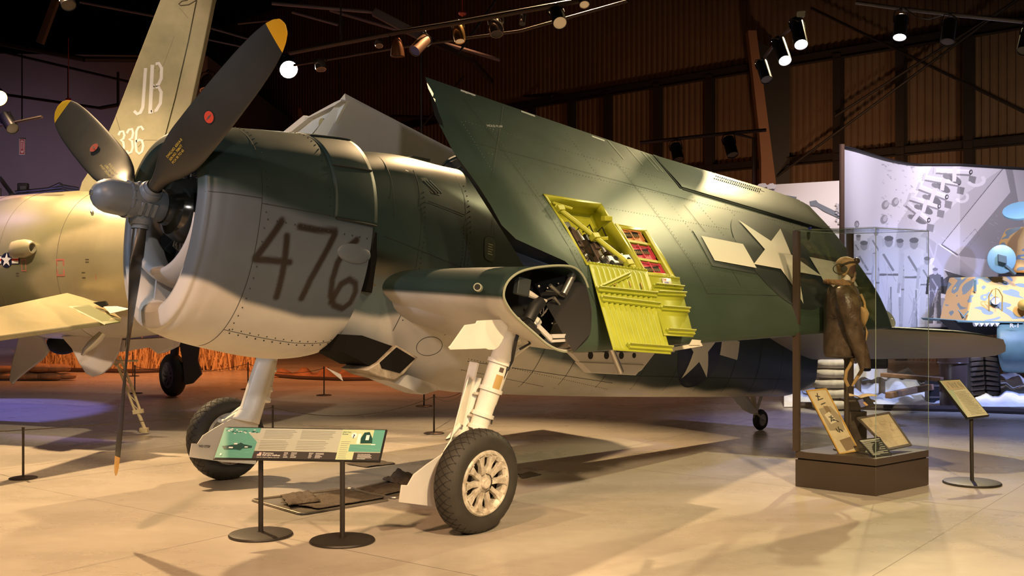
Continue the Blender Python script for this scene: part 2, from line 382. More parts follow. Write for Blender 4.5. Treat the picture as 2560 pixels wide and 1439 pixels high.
M_hub = mat('hub_grey_blue', (.11, .135, .17), .42, vary=.05)
M_blade = mat('blade_black', (.030, .028, .022), .38, vary=.12, vscale=3)
M_tip = mat('blade_tip_yellow', (.75, .40, .02), .25)
M_glossy = mat('glossy_crankcase', (.012, .014, .013), .14, spec=.7)
M_steel = mat('bare_steel', (.45, .43, .40), .35, metal=.9)
M_gear = mat('gear_white', (.74, .71, .62), .38, vary=.05, vscale=6)
M_zinc = mat('zinc_chromate', (.48, .49, .04), .45, vary=.10, vscale=5)
M_zinc2 = mat('zinc_chromate_door', (.36, .40, .035), .45, vary=.08, vscale=5)
M_gun = mat('gun_brown', (.09, .06, .045), .5, vary=.1)
M_pink = mat('ammo_tray_pink', (.55, .06, .10), .5)
M_orange = mat('ammo_tray_orange', (.62, .26, .10), .5)
M_brass = mat('cartridge_brass', (.7, .55, .35), .25, metal=.8)
M_rubber = mat('tyre_rubber', (.030, .027, .022), .7, vary=.25, vscale=8)
M_hose = mat('black_hose', (.015, .015, .015), .5)
M_red = mat('signal_red', (.55, .06, .03), .4)
M_ytxt = mat('stencil_yellow', (.65, .45, .05), .5)
M_tape = mat('orange_tape', (.75, .33, .10), .6)
M_glass = mat('clear_glass', (1, 1, 1), .02, trans=1.0)
M_glass.node_tree.nodes['Principled BSDF'].inputs['IOR'].default_value = 1.2
M_ink = mat('stencil_black', (.02, .02, .02), .6)

PL = thing('fighter_aircraft', 'dark green naval fighter with folded wings and 476 on its cowling', 'aircraft', GEAR_MID)

# ---- cowling
COWL = [(.15, .50, -.80, .53), (.165, .545, -.87, .585), (.22, .59, -.925, .635), (.32, .635, -.965, .675), (.5, .68, -1.0, .715), (.75, .725, -1.03, .745), (1.0, .765, -1.05, .765), (1.25, .80, -1.05, .775), (1.45, .825, -1.02, .775), (1.62, .84, -.97, .765), (1.78, .86, -.93, .75)]
def cowl_pt(a, th, dr=0.):
    top, bot, hw = spline(COWL, a); c, s_ = math.cos(th), math.sin(th)
    e = .93
    S = (hw+dr)*math.copysign(abs(c)**e, c); U = (top+dr)*abs(s_)**e if s_ >= 0 else -(-bot+dr)*abs(s_)**.9
    return S, U
def cowl_w(a, th, dr=0.): S, U = cowl_pt(a, th, dr); return cw(a, S, U)
NA, NT = 130, 440
av = .15+(1.55-.15)*(np.linspace(0, 1, NA)**1.25); tv = np.linspace(0, 2*PI, NT, endpoint=False)
GC = np.array([[[a, *cowl_pt(a, t)] for t in tv] for a in av])
GW = HUB+GC@FP
def pick(G, x, y):                        # grid index under a pixel, nearest sheet first
    px = CX+FPX*G[..., 0]/G[..., 1]; py = CY-FPX*(G[..., 2]-CH)/G[..., 1]
    cst = np.hypot(px-x, py-y)+25*(G[..., 1]-G[..., 1].min()); k = np.unravel_index(np.argmin(cst), cst.shape); return G[k]
NUM = [[(706, 550), (690, 572), (665, 610), (640, 644)], [(640, 648), (672, 652), (722, 657)], [(719, 590), (714, 630), (706, 680), (693, 742)],
       [(748, 568), (790, 573), (838, 580)], [(838, 582), (822, 615), (800, 655), (775, 700), (754, 743)],
       [(893, 600), (866, 622), (845, 655), (832, 700), (825, 740), (834, 765), (855, 772), (876, 758), (890, 730), (888, 708), (872, 698), (852, 712), (838, 735), (828, 755)]]
strokes = []
for st in NUM:
    P3 = [pick(GW, *q) for q in st]
    for p, q in zip(P3[:-1], P3[1:]):
        for k in np.linspace(0, 1, 9): strokes.append(p+(q-p)*k)
strokes = np.array(strokes)
W3 = GW.reshape(-1, 3); dmin = np.full(len(W3), 9.)
near = np.where(GC.reshape(-1, 3)[:, 1] > .2)[0]
for i0 in range(0, len(near), 4000):
    ix = near[i0:i0+4000]; dmin[ix] = np.linalg.norm(W3[ix][:, None]-strokes[None], axis=2).min(1)
dmin = dmin.reshape(NA, NT)
def camo(a, S, U, kw=0.):
    A_ = a; ub = .10-.06*sm((A_-.2)/1.2)+.02*math.sin(A_*5); uw = interp([(0, -.50), (.3, -.56), (.6, -.66), (1.1, -.72), (1.6, -.68), (2.2, -.45)], A_)
    d = sm((U-ub)/.10+.5); w = sm((uw-U)/.055+.5)
    c = np.array(GREY)*(1-d)+np.array(DARK)*d; return c*(1-w)+np.array(WHITE)*w
CC = np.zeros((NA, NT, 3))
for i in range(NA):
    for j in range(NT):
        a, S, U = GC[i, j]; c = camo(a, S, U); k = 1-sm((dmin[i, j]-.016)/.022); CC[i, j] = c*(1-.95*k)+np.array((.016, .010, .006))*.95*k
mb = MB(); mb.grid(GW, cv=True, col=CC)
# rolled lip going back into the openings
lip = [(.15, .50, -.80, .53), (.165, .47, -.765, .495), (.21, .455, -.735, .475), (.30, .455, -.72, .47), (.42, .47, -.74, .48)]
LW = []; LC = []
for a, t_, b_, h_ in lip:
    rw = []; rc = []
    for th in tv[::2]:
        c, s_ = math.cos(th), math.sin(th); S = h_*math.copysign(abs(c)**.93, c); U = t_*abs(s_)**.93 if s_ >= 0 else b_*abs(s_)**.9
        rw.append(cw(a, S, U)); rc.append(camo(.15, S, U*1.15))
    LW.append(rw); LC.append(rc)
mb.grid(np.array(LW), cv=True, col=np.array(LC))
cowling = mb.build('cowling', [M_cowl], PL, ang=60)
tag(cowling, 'engine cowling with sprayed 476')
def cowl_line(mb, pts, w=.005, n=None):   # thin strip along (a, theta) on the cowling
    P = [cowl_w(a, t, .0018) for a, t in pts]; N_ = [nrm(cowl_w(a, t, .05)-cowl_w(a, t, 0)) for a, t in pts]; rows = []
    for i, p in enumerate(P):
        d = nrm(P[min(i+1, len(P)-1)]-P[max(i-1, 0)]); x = nrm(np.cross(d, N_[i])); rows.append([p-x*w/2, p+x*w/2])
    mb.grid(np.array(rows))
def arc(a, t0, t1, n=60): return [(a, t0+(t1-t0)*i/n) for i in range(n+1)]
def lng(a0, a1, t, n=24): return [(a0+(a1-a0)*i/n, t) for i in range(n+1)]
mb = MB()
cowl_line(mb, arc(.56, -1.5, 4.6, 140)); cowl_line(mb, arc(1.17, .07, PI-.07)); cowl_line(mb, lng(.56, 1.54, .07)); cowl_line(mb, lng(.17, .56, .12)); cowl_line(mb, lng(.56, 1.52, -1.02))
for t in np.linspace(.07, 2.6, 30):
    for a in (.60, 1.13): mb.ball(cowl_w(a, t, .001), .006, n=6, m=3)
for t in np.linspace(-1.0, .0, 12): mb.ball(cowl_w(.60, t, .001), .006, n=6, m=3)
for a in np.linspace(.62, 1.50, 13):
    mb.ball(cowl_w(a, .055-.09, .001), .007, n=6, m=3); mb.ball(cowl_w(a, -1.05, .001), .007, n=6, m=3); mb.ball(cowl_w(a, -.99, .001), .006, n=6, m=3)
onto(mb, cowling, M_line)
# blister near the rear of the cowling
bc = pick(GW, 880, 628); mb = MB(); mb.ball(bc+FP[0]*.02-LAT*.012, (.17, .03, .085), (FP[0], LAT, FP[2]), 20, 12); mb.build('cowling_blister', mat('blister_paint', GREY, .42), cowling)
# bridge between the engine opening and the chin intakes
mb = MB(); rows = []
for t in np.linspace(R(-172), R(-8), 40):
    c, s_ = math.cos(t), math.sin(t); sec = []
    k = sm((t-R(-172))/R(18))*sm((R(-8)-t)/R(18))
    for (dr, da) in [(-.01, .20), (.0, .175), (.02, .165), (.045, .175), (.09, .25), (.13, .37), (.15, .5), (.13, .5), (.02, .42), (-.015, .3)]:
        r = .47+dr*(.5+.5*k); sec.append(cw(.0+da, r*c, r*s_))
    rows.append(sec)
mb.grid(np.array(rows), cv=True); mb.build('intake_bridge', mat('bridge_paint', (.42, .42, .42), .42), cowling, ang=60)
mb = MB()
for s0 in (-.17, .17): mb.prism([cw(.27, s0-.012, -.45), cw(.27, s0-.012, -.80), cw(.6, s0-.012, -.85), cw(.6, s0-.012, -.45)], LAT*.024)
each(mb, 'intake_divider', mat('bridge_paint', WHITE, .42), cowling)
mb = MB(); mb.lathe([(0, .62), (.60, .62)], cw(0, 0, 0), FP[0], 48); mb.prism([cw(.62, x, y) for x, y in ((-.5, -.3), (.5, -.3), (.36, -.82), (-.36, -.82))], FP[0]*.02)
mb.build('baffle_plate', M_void, PL)
# cowl flaps ring (upper)
mb = MB(); rows = []; cols = []
for a in np.linspace(1.17, 1.58, 12):
    rw = [HUB+np.array([a, *cowl_pt(a, t, .004+.02*(a-1.17))])@FP for t in np.linspace(.06, PI-.06, 90)]; rows.append(rw)
    cols.append([camo(a*0+.9, 0, cowl_pt(a, t)[1]+.03) for t in np.linspace(.06, PI-.06, 90)])
mb.grid(np.array(rows), col=np.array(cols)); fl = mb.build('cowl_flap_ring', M_cowl, PL); so = fl.modifiers.new('skin', 'SOLIDIFY'); so.thickness = .012; so.offset = -1
tag(fl, 'upper ring of cowl flaps')
mb = MB()
for t in (.06, .62, 1.2): mb.tube([HUB+np.array([a, *cowl_pt(a, t, .008+.02*(a-1.17))])@FP for a in np.linspace(1.18, 1.58, 8)], .0022, 5)
onto(mb, fl, M_line)
def strip(mb, P, w, N_, mi=0):
    P = [np.asarray(p, float) for p in P]; rows = []
    for i, p in enumerate(P):
        d = nrm(P[min(i+1, len(P)-1)]-P[max(i-1, 0)]); x = nrm(np.cross(d, N_)); rows.append([p-x*w/2, p+x*w/2])
    mb.grid(np.array(rows), mi=mi)

# ---- fuselage
FUS = [(1.38, .74, -.70, .62), (1.5, .80, -.76, .645), (1.8, .90, -.84, .66), (2.1, .965, -.90, .675), (2.7, 1.02, -.98, .68), (3.2, 1.08, -.99, .67), (3.9, 1.14, -.93, .635), (4.6, 1.1, -.86, .585), (5.4, 1.02, -.77, .51), (6.8, .88, -.60, .375), (8.2, .76, -.42, .235), (9.3, .60, -.24, .10), (9.75, .42, -.05, .035)]
def fus_pt(a, th, dr=0.):
    top, bot, hw = spline(FUS, a); uc = (top+bot)*.28; c, s_ = math.cos(th), math.sin(th)
    S = (hw+dr)*math.copysign(abs(c)**.9, c); U = uc+((top-uc+dr)*abs(s_)**.95 if s_ >= 0 else (bot-uc-dr)*abs(s_)**.95)
    return S, U
def fus_side(a, U, dr=.002, sg=1):         # world point on the fuselage side at height U
    lo, hi = -PI/2, PI/2
    for _ in range(26):
        m = (lo+hi)/2
        if fus_pt(a, m)[1] < U: lo = m
        else: hi = m
    S = fus_pt(a, lo, dr)[0]; return fu(a, S*sg, U)
FA = np.linspace(1.38, 9.75, 190); FT = np.linspace(0, 2*PI, 180, endpoint=False)
def n2(x, y): return .5+.25*math.sin(x*3.1+1.3*math.sin(y*4.3))+.25*math.sin(y*7.7+2*math.sin(x*5.1))
rows = []; cols = []
for a in FA:
    rw = []; rc = []
    for t in FT:
        S, U = fus_pt(a, t); rw.append(fu(a, S, U))
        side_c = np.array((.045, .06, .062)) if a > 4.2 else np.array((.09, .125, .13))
        uw = interp([(1.4, -.52), (1.9, -.50), (2.3, -.40), (3.0, -.45), (4.5, -.58), (5.4, -.63), (6.8, -.50), (8, -.38), (9.7, -.2)], a)+.02*math.sin(a*6)
        ub = interp([(1.4, -.12), (2.2, -.22), (3, -.3), (4.4, -.12), (6, .0), (9.7, .1)], a)
        d = sm((U-ub)/.16+.5); w = sm((uw-U)/.07+.5)
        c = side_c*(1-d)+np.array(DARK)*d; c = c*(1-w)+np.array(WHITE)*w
        if S > 0 and 1.5 < a < 3.0:          # exhaust soot
            k = math.exp(-((U+.17+.02*(a-2))/(.11+.03*(a-1.5)))**2)*(1-sm((a-1.8)/1.1))*(.6+.4*n2(a*3, U*5))
            c = c*(1-.85*k)+np.array((.115, .085, .045))*.85*k
            k2 = math.exp(-((U+.05)/.05)**2)*(1-sm((a-1.6)/.6)); c = c*(1-.8*k2)
        rc.append(c)
    rows.append(rw); cols.append(rc)
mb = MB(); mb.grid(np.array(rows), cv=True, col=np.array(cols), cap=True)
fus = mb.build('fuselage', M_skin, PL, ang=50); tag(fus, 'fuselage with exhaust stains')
mb = MB()
def fus_line(pts, w=.005):
    P = [fus_side(a, u, .003) for a, u in pts]; strip(mb, P, w, LAT)
for a, u0, u1 in [(1.82, .3, .9), (2.1, -.6, .8), (2.62, -.55, .95), (2.95, -.1, .95), (3.4, -.8, .3), (3.9, -.85, -.1), (4.4, -.8, .3), (5, -.75, .3), (5.6, -.7, .4), (6.2, -.64, .4), (6.8, -.56, .4), (7.4, -.5, .4), (8, -.42, .4), (8.6, -.33, .4)]:
    fus_line([(a+.03*(u+.3), u) for u in np.linspace(u0, u1, 22)], .006)
fus_line([(a, .12-.10*(a-1.8)) for a in np.linspace(1.75, 2.62, 12)], .006); fus_line([(a, .55-.05*(a-1.8)) for a in np.linspace(2.2, 2.62, 6)], .006)
fus_line([(a, -.72+.04*(a-3)) for a in np.linspace(3.0, 5.2, 12)]); fus_line([(a, -.55+.12*(a-5.2)) for a in np.linspace(5.2, 8.8, 18)])
for a, u0, u1 in [(2.14, -.5, .6), (2.66, -.4, .8), (2.58, -.4, .4)]:
    for u in np.linspace(u0, u1, 26): mb.ball(fus_side(a+.03*(u+.3), u, .001), .006, n=6, m=3)
for a0, a1, u in [(3.0, 5.2, -.70), (3.0, 4.2, -.80)]:
    for a in np.linspace(a0, a1, 60): mb.ball(fus_side(a, u, .001), .0045, n=5, m=3)
onto(mb, fus, M_line)
# access panel with stencil, vent slots, small plates
def decal_poly(mb, pts, mi=0, dr=.004):
    P = [fus_side(a, u, dr) for a, u in pts]; c = np.mean(P, axis=0); mb.add([c]+P, [(0, i+1, (i+1) % len(P)+1) for i in range(len(P))], mi)
def ring_shape(ac, uc, ra, ru, n=24, e=.6): return [(ac+ra*math.copysign(abs(math.cos(t))**e, math.cos(t)), uc+ru*math.copysign(abs(math.sin(t))**e, math.sin(t))) for t in np.linspace(0, 2*PI, n, endpoint=False)]
def fb(x, y, s=.66): b = FF@(side(x, y, s)-HUB); return b[0], b[2]
mb = MB(); pa, pu = fb(1224, 622); decal_poly(mb, ring_shape(pa, pu, .075, .115)); onto(mb, fus, M_line)
mb = MB(); decal_poly(mb, ring_shape(pa, pu, .068, .106), dr=.007)
for i in range(5): decal_poly(mb, [(pa-.03, pu+.045-.022*i), (pa+.03-.01*(i % 2), pu+.045-.022*i), (pa+.03-.01*(i % 2), pu+.037-.022*i), (pa-.03, pu+.037-.022*i)], 1, .010)
mb.build('access_panel', [M_sea, M_chip], fus)
mb = MB()
for k in range(3):
    q = [fb(1092+8*k, 447), fb(1112+8*k, 480)]; mb.tube([fus_side(*q[0], .006), fus_side(*q[1], .006)], .004, 6)
each(mb, 'vent_slot', M_chip, fus)
mb = MB(); q = [fb(1085, 440), fb(1102, 440), fb(1122, 486), fb(1100, 480)]; decal_poly(mb, q, 0, .004); onto(mb, fus, M_black)
mb = MB(); decal_poly(mb, [fb(836, 425, .6), fb(912, 430, .6), fb(914, 434, .6), fb(860, 430, .6)], 0, .07); onto(mb, fus, M_tape)
mb = MB(); decal_poly(mb, [fb(1036, 421, .55), fb(1042, 424, .55), (fb(1042, 427, .55)), fb(1035, 424, .55)], 0, .006); onto(mb, fus, M_white)
# exhaust troughs: scalloped dark bulges with the stack openings
mb = MB()
for u, k in ((-.12, 0), (-.27, 1)):
    c = fus_side(1.72, u, -.05); mb.ball(c, (.22, .05, .045), (FF[0], LAT, FF[2]), 18, 10)
each(mb, 'exhaust_fairing', mat('burnt_skin', (.10, .075, .04), .6, vary=.3, vscale=9), fus)
mb = MB(); mb.prism([cw(1.60, .70, .03), cw(1.60, .74, -.45), cw(1.72, .62, -.45), cw(1.78, .60, .03)], -LAT*.12); mb.build('exhaust_recess', M_soot, PL)
# fuselage roundel
mb = MB()
def disc(ac, uc, shape, mi, dr, nr=6):
    n = len(shape); rows = [[fus_side(ac+x*k, uc+y*k, dr) for x, y in shape] for k in np.linspace(0.02, 1, nr)]; mb.grid(np.array(rows), cv=True, mi=mi)
def star(r, rot, n=5, sub=4):
    V = []
    for k in range(10): rr = r if k % 2 == 0 else r*.382; t = rot+k*PI/5; V.append((rr*math.cos(t), rr*math.sin(t)))
    out = []
    for i in range(10):
        for j in range(sub): f = j/sub; out.append((V[i][0]*(1-f)+V[(i+1) % 10][0]*f, V[i][1]*(1-f)+V[(i+1) % 10][1]*f))
    return out
rc_ = fb(1757, 868, .42)
disc(rc_[0], rc_[1], [(.46*math.cos(t), .46*math.sin(t)) for t in np.linspace(0, 2*PI, 48, endpoint=False)], 0, .004)
disc(rc_[0], rc_[1], star(.43, PI/2+R(9)), 1, .008)
for sg in (-1, 1):
    rows = [[fus_side(rc_[0]+sg*x, rc_[1]+y-.16*sg*x*0, dr) for y in np.linspace(-.02-w, .2+w, 5)] for dr, w in ((.006, 0),) for x in np.linspace(.44, .86, 6)]; mb.grid(np.array(rows), mi=1)
onto(mb, fus, [M_navy, M_white])
# dark square frame line beside the roundel, tail fairing patch
# windshield and canopy
mb = MB(); cab = [(2.80, .96, .98, .30), (3.0, .98, 1.20, .34), (3.2, 1.0, 1.38, .33), (3.6, 1.02, 1.46, .33), (4.3, 1.04, 1.42, .33), (5.0, 1.0, 1.2, .3), (5.4, .98, 1.04, .22)]
rows = []
for a, u0, u1, w in cab: rows.append([fu(a, w*math.cos(t), u0-.1+(u1-u0+.1)*math.sin(t)**.8 if math.sin(t) > 0 else u0-.1) for t in np.linspace(0, PI, 22)])
mb.grid(np.array(rows)); cn = mb.build('canopy', mat('canopy_glass', (.05, .055, .05), .08, spec=.6), PL, ang=60)
mb = MB()
for i in (1, 2, 3, 4): mb.tube([p+np.array([0, 0, .004]) for p in rows[i]], .018, 6)
for j in (3, 7, 14, 18): mb.tube([rows[i][j] for i in range(len(rows))], .014, 6)
mb.build('canopy_frame', mat('canopy_frame_paint', DARK, .4), cn)
mb = MB(); mb.prism([fu(2.35, .05, 1.0), fu(2.6, .05, 1.03), fu(2.6, .05, 1.055), fu(2.40, .05, 1.03)], -LAT*.1); mb.build('gun_sight_fairing', mat('canopy_frame_paint', DARK, .4), fus)

# ---- oil cooler exit flaps under the cowling
M_burn = mat('burnt_white', (.42, .36, .27), .6, vary=.5, vscale=4, hue2=(.10, .07, .04))
def on_s(pts, s): return [side(x, y, s) for x, y in pts]
mb = MB(); mb.prism(on_s([(868, 836), (905, 838), (990, 868), (944, 905), (925, 915), (860, 880)], .62), -LAT*.4, 0); mb.build('exit_duct', M_soot, PL)
mb = MB(); fp = on_s([(948, 905), (992, 862), (1046, 893), (1010, 935), (985, 951), (944, 940), (915, 925)], .66); mb.prism(fp, -LAT*.35); fl2 = mb.build('exit_flap', M_burn, PL, bev=.01)
mb = MB(); mb.prism(on_s([(950, 906), (992, 868), (1038, 896), (1000, 932), (955, 920)], .668), -LAT*.006); mb.build('soot_patch', M_soot, fl2)
mb = MB(); mb.prism(on_s([(968, 950), (1020, 936), (1092, 962), (1096, 975), (1058, 986)], .45), -LAT*.25); mb.build('exit_flap', M_pale, PL, bev=.005)
mb = MB(); mb.prism(on_s([(815, 918), (852, 935), (858, 952)], .35), -LAT*.01); mb.build('drain_fin', M_pale, PL)
for k, (x, y, rx) in enumerate([(1090, 866, .13)]):
    mb = MB(); q = fb(x, y, .6); decal = ring_shape(q[0], q[1], rx, .08, 30, 1); mb.tube([fus_side(a, u, .002) for a, u in decal], .0025, 4, closed=True); onto(mb, fus, M_line)

# ---- engine
EN = thing('dummy', None, None, GEAR_MID); bpy.data.objects.remove(EN)
mb = MB(); mb.lathe([(.0, .14), (.10, .145), (.13, .16), (.14, .20), (.20, .23), (.24, .30), (.26, .38), (.27, .46), (.34, .5), (.36, .6)], cw(0, 0, 0), FP[0], 48)
eng = mb.build('crankcase', M_glossy, PL, ang=25)
mb = MB()
for k in range(16): t = 2*PI*k/16; mb.cyl(cw(.36, .275*math.cos(t), .275*math.sin(t)), cw(.40, .275*math.cos(t), .275*math.sin(t)), .014, n=8)
for k in range(7): t = R(-60-10*k); mb.tube([cw(.36, .23*math.cos(t), .23*math.sin(t)), cw(.37, .30*math.cos(t), .30*math.sin(t)), cw(.44, .34*math.cos(t), .34*math.sin(t))], .011, 6)
each(mb, 'ignition_fitting', M_steel, eng)
for k in range(9):
    t = 2*PI*(k+.25)/9; d = np.array([0, math.cos(t), math.sin(t)])@FP; mb = MB(); prof = []
    for i in range(13): z = .26+.016*i; prof += [(.075, z), (.095, z+.003), (.095, z+.006), (.075, z+.009)]
    mb.lathe(prof, cw(.48, 0, 0), d, 20); mb.cyl(cw(.42, 0, 0)+d*.24+np.cross(d, FP[0])*.05, cw(.42, 0, 0)+d*.46+np.cross(d, FP[0])*.05, .013, n=8); mb.cyl(cw(.42, 0, 0)+d*.24-np.cross(d, FP[0])*.05, cw(.42, 0, 0)+d*.46-np.cross(d, FP[0])*.05, .013, n=8)
    mb.build('cylinder_barrel', mat('engine_dark', (.03, .03, .028), .4, metal=.5), eng, ang=20)

# ---- propeller
mb = MB(); mb.lathe([(.0, -.395), (.022, -.395), (.024, -.385), (.03, -.382), (.06, -.372), (.092, -.345), (.113, -.31), (.124, -.27), (.127, -.2), (.127, -.13), (.137, -.13), (.137, -.118), (.127, -.115), (.13, -.08), (.135, .09), (.12, .15), (.10, .17), (0, .17)], cw(0, 0, 0), FP[0], 40)
hub = mb.build('propeller_hub', M_hub, PL, ang=30)
mb = MB(); mb.cyl(cw(-.398, 0, 0), cw(-.394, 0, 0), .017, n=6)
mb.build('hub_cap', M_steel, hub)
mb = MB()
for k in range(12): t = 2*PI*k/12; mb.cyl(cw(-.135, .132*math.cos(t), .132*math.sin(t)), cw(-.11, .132*math.cos(t), .132*math.sin(t)), .008, n=6)
for k in range(3):
    t = .561+k*2*PI/3+PI/3; d = np.array([0, math.cos(t), math.sin(t)])@FP; q = np.cross(FP[0], d)
    for i in (-1, 0, 1): mb.cyl(cw(.0+.05*i, 0, 0)+d*.125-q*.05, cw(.05*i, 0, 0)+d*.125+q*.05, .02, n=8); mb.box(cw(.05*i, 0, 0)+d*.12, (.03, .05, .04), (FP[0], q, d))
each(mb, 'hub_bolt', M_hub, hub)
FPR = frame(6.9)
BL = [(.14, .10, .10, 60), (.26, .11, .095, 58), (.34, .15, .085, 54), (.45, .235, .06, 50), (.6, .305, .045, 44), (.85, .335, .034, 37), (1.1, .34, .028, 32), (1.35, .335, .022, 28), (1.6, .315, .017, 25), (1.78, .275, .013, 23), (1.88, .225, .010, 22), (1.95, .155, .008, 21), (1.985, .08, .006, 21), (1.995, .02, .004, 21)]
for k in range(3):
    t = .561+k*2*PI/3; d = np.array([0, math.cos(t), math.sin(t)])@FPR; O = cw(0, 0, 0)
    td = np.array([0, -math.sin(t), math.cos(t)])@FPR     # direction of motion (clockwise seen from the cockpit)
    mb = MB(); rows = []; mats_ = []
    rs = np.concatenate([np.linspace(.14, 1.82, 60), np.linspace(1.83, 1.995, 24)])
    for r in rs:
        w, th, be = spline(BL, r); be = R(be-5); ch = td*math.cos(be)-FPR[0]*math.sin(be); nn = -(td*math.sin(be)+FPR[0]*math.cos(be)); sec = []
        for j in range(28):
            q = 2*PI*j/28; x = math.cos(q)*w/2; y = math.sin(q); y = y*th/2*(1.0 if r < .34 else (1-.55*math.cos(q)*0)); y *= (1.0 if y > 0 else (1. if r < .4 else .45))
            sec.append(O+d*r+ch*x+nn*y)
        rows.append(sec)
    P = np.array(rows); i0 = int(np.argmin(abs(rs-1.86)))
    mb.grid(P[:i0+1], cv=True, mi=0); mb.grid(P[i0:], cv=True, mi=1); mb.poly(P[-1], 1)
    bl = mb.build('propeller_blade', [M_blade, M_tip], PL, ang=70, weld=True)
    # logo and stencil on the face toward the camera
    mb = MB()
    for rr, kind in ((1.03, 'logo'), (.60, 'text')):
        w, th, be = spline(BL, rr); be = R(be-5); ch = td*math.cos(be)-FPR[0]*math.sin(be); nn = -(td*math.sin(be)+FPR[0]*math.cos(be)); c = O+d*rr+nn*(th/2+.003)
        if kind == 'logo':
            mb.add([c+d*.052*math.cos(q)+ch*.047*math.sin(q) for q in np.linspace(0, 2*PI, 28, endpoint=False)], [tuple(range(28))], 2); c2 = c+nn*.0015
            mb.add([c2+d*.045*math.cos(q)+ch*.04*math.sin(q) for q in np.linspace(0, 2*PI, 28, endpoint=False)], [tuple(range(28))], 0); c3 = c+nn*.003
            mb.add([c3+d*.037+ch*.0, c3+ch*.007, c3-d*.037, c3-ch*.007], [(0, 1, 2, 3)], 1)
        elif k != 2:
            for i, s_ in enumerate(('DWG.NO. 6501A-0', 'SER.NO. 708677', 'PCH 30 TO 65')): put_text(mb, s_, c+nn*.006-d*.09-ch*(.005+.028*i)+ch*.05, d, ch, .026, 3)
    onto(mb, bl, [M_red, M_steel, M_black, M_ytxt])
    mb = MB(); mb.lathe([(.07, .08), (.085, .10), (.085, .15), (.075, .17), (.066, .17), (.06, .2)], O, d, 24); mb.build('blade_socket', M_hub, hub)

# ---- wing stubs
AF = [(0, 0), (.006, .018), (.02, .034), (.05, .055), (.1, .077), (.2, .098), (.3, .105), (.45, .097), (.6, .077), (.8, .044), (1, .004)]
AFL = [(0, 0), (.006, -.018), (.02, -.034), (.05, -.052), (.1, -.066), (.2, -.075), (.3, -.077), (.45, -.068), (.6, -.053), (.8, -.03), (1, -.004)]
stub_loop = [(1260, 740), (1264, 716), (1277, 696), (1300, 680), (1330, 671), (1365, 666), (1400, 664), (1430, 667), (1450, 680), (1465, 705), (1476, 745), (1481, 790), (1474, 830), (1460, 856), (1440, 872), (1415, 878), (1390, 872), (1365, 858), (1340, 836), (1310, 810), (1285, 786), (1268, 762)]
SE = 2.10
EL = [FF@(side(x, y, SE)-HUB) for x, y in stub_loop]
rl = FF@(side(975, 722, .78)-HUB)
def stub(mir):
    RL = []
    for (a, s, u) in EL:
        da = a-EL[0][0]; du = u-EL[0][2]; RL.append(np.array([rl[0]+da*1.25, .45, rl[2]+.02+du*.86]))
    rows = []; cols = []
    for k in np.linspace(0, 1, 26):
        rw = []; rc = []
        for p, q in zip(RL, EL):
            b = p+(q-p)*k; b = b.copy(); b[0] += .06*(1-k)**3; rw.append(fu(b[0], b[1]*mir, b[2]))
            du = b[2]-(RL[0][2]*(1-k)+EL[0][2]*k)
            w = sm((-.015-du)/.02+.5); rc.append(np.array(DARK)*(1-w)+np.array(WHITE)*w)
        rows.append(rw); cols.append(rc)
    # refine loops for a round nose
    rows = np.array(rows); cols = np.array(cols)
    def up(G, k=4):
        n = G.shape[1]; out = []
        for j in range(n):
            p0, p1, p2, p3 = G[:, j-1], G[:, j], G[:, (j+1) % n], G[:, (j+2) % n]
            for i in range(k): t = i/k; out.append(.5*((2*p1)+(-p0+p2)*t+(2*p0-5*p1+4*p2-p3)*t*t+(-p0+3*p1-3*p2+p3)*t**3))
        return np.stack(out, 1)
    rows = up(rows); cols = []
    for k in range(rows.shape[0]):
        kk = k/(rows.shape[0]-1); uc = RL[0][2]*(1-kk)+EL[0][2]*kk; r_ = []
        for P in rows[k]: u = (FF@(P-HUB))[2]; w = sm((uc-.02-u)/.03+.5); r_.append(np.array(DARK)*(1-w)+np.array(WHITE)*w)
        cols.append(r_)
    mb = MB(); mb.grid(rows, cv=True, col=np.array(cols)); st = mb.build('wing_stub', M_skin, PL, ang=60)
    if mir > 0:
        so = st.modifiers.new('skin', 'SOLIDIFY'); so.thickness = .01
        mb = MB(); mb.tube([p+nrm(p-rows[-1].mean(0))*.002 for p in rows[-1]], .009, 6, closed=True); mb.build('fold_rim', M_chip, st)
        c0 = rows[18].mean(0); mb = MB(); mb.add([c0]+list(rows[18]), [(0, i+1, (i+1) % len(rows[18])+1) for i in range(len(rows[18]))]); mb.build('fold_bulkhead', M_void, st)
        return st, rows
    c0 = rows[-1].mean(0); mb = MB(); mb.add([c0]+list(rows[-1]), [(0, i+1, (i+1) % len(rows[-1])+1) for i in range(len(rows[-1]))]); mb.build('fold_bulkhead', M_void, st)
    return st, rows
stL, RW = stub(1); stub(-1)
# rear part of the stub: trailing section and flap with lightening holes
for mir in (1, -1):
    mb = MB(); rows = []
    for s_ in (.4, 1.45): rows.append([fu(1.95+2.75*x, s_*mir, -.33+y*2.6) for x, y in AF]+[fu(1.95+2.75*x, s_*mir, -.33+y*2.6) for x, y in AFL[::-1][:-1]])
    mb.grid(np.array(rows), cv=True, cap=True); mb.build('center_section', M_pale, PL, ang=60)
mb = MB(); out = on_s([(1425, 880), (1640, 880), (1605, 925), (1590, 934), (1478, 928), (1450, 905)], 1.5); mb.prism(out, -LAT*.05); mb.prism(on_s([(1452, 905), (1612, 912), (1590, 938), (1478, 932)], 1.515), -LAT*.08, 0)
pf = mb.build('flap_rib', M_pale, PL, bev=.006)
mb = MB()
for x in (1476, 1516, 1553, 1585): c = side(x, 888, 1.5); mb.cyl(c-LAT*.03, c+LAT*.004, .032 if x < 1580 else .024, n=20)
each(mb, 'lightening_hole', M_void, pf)
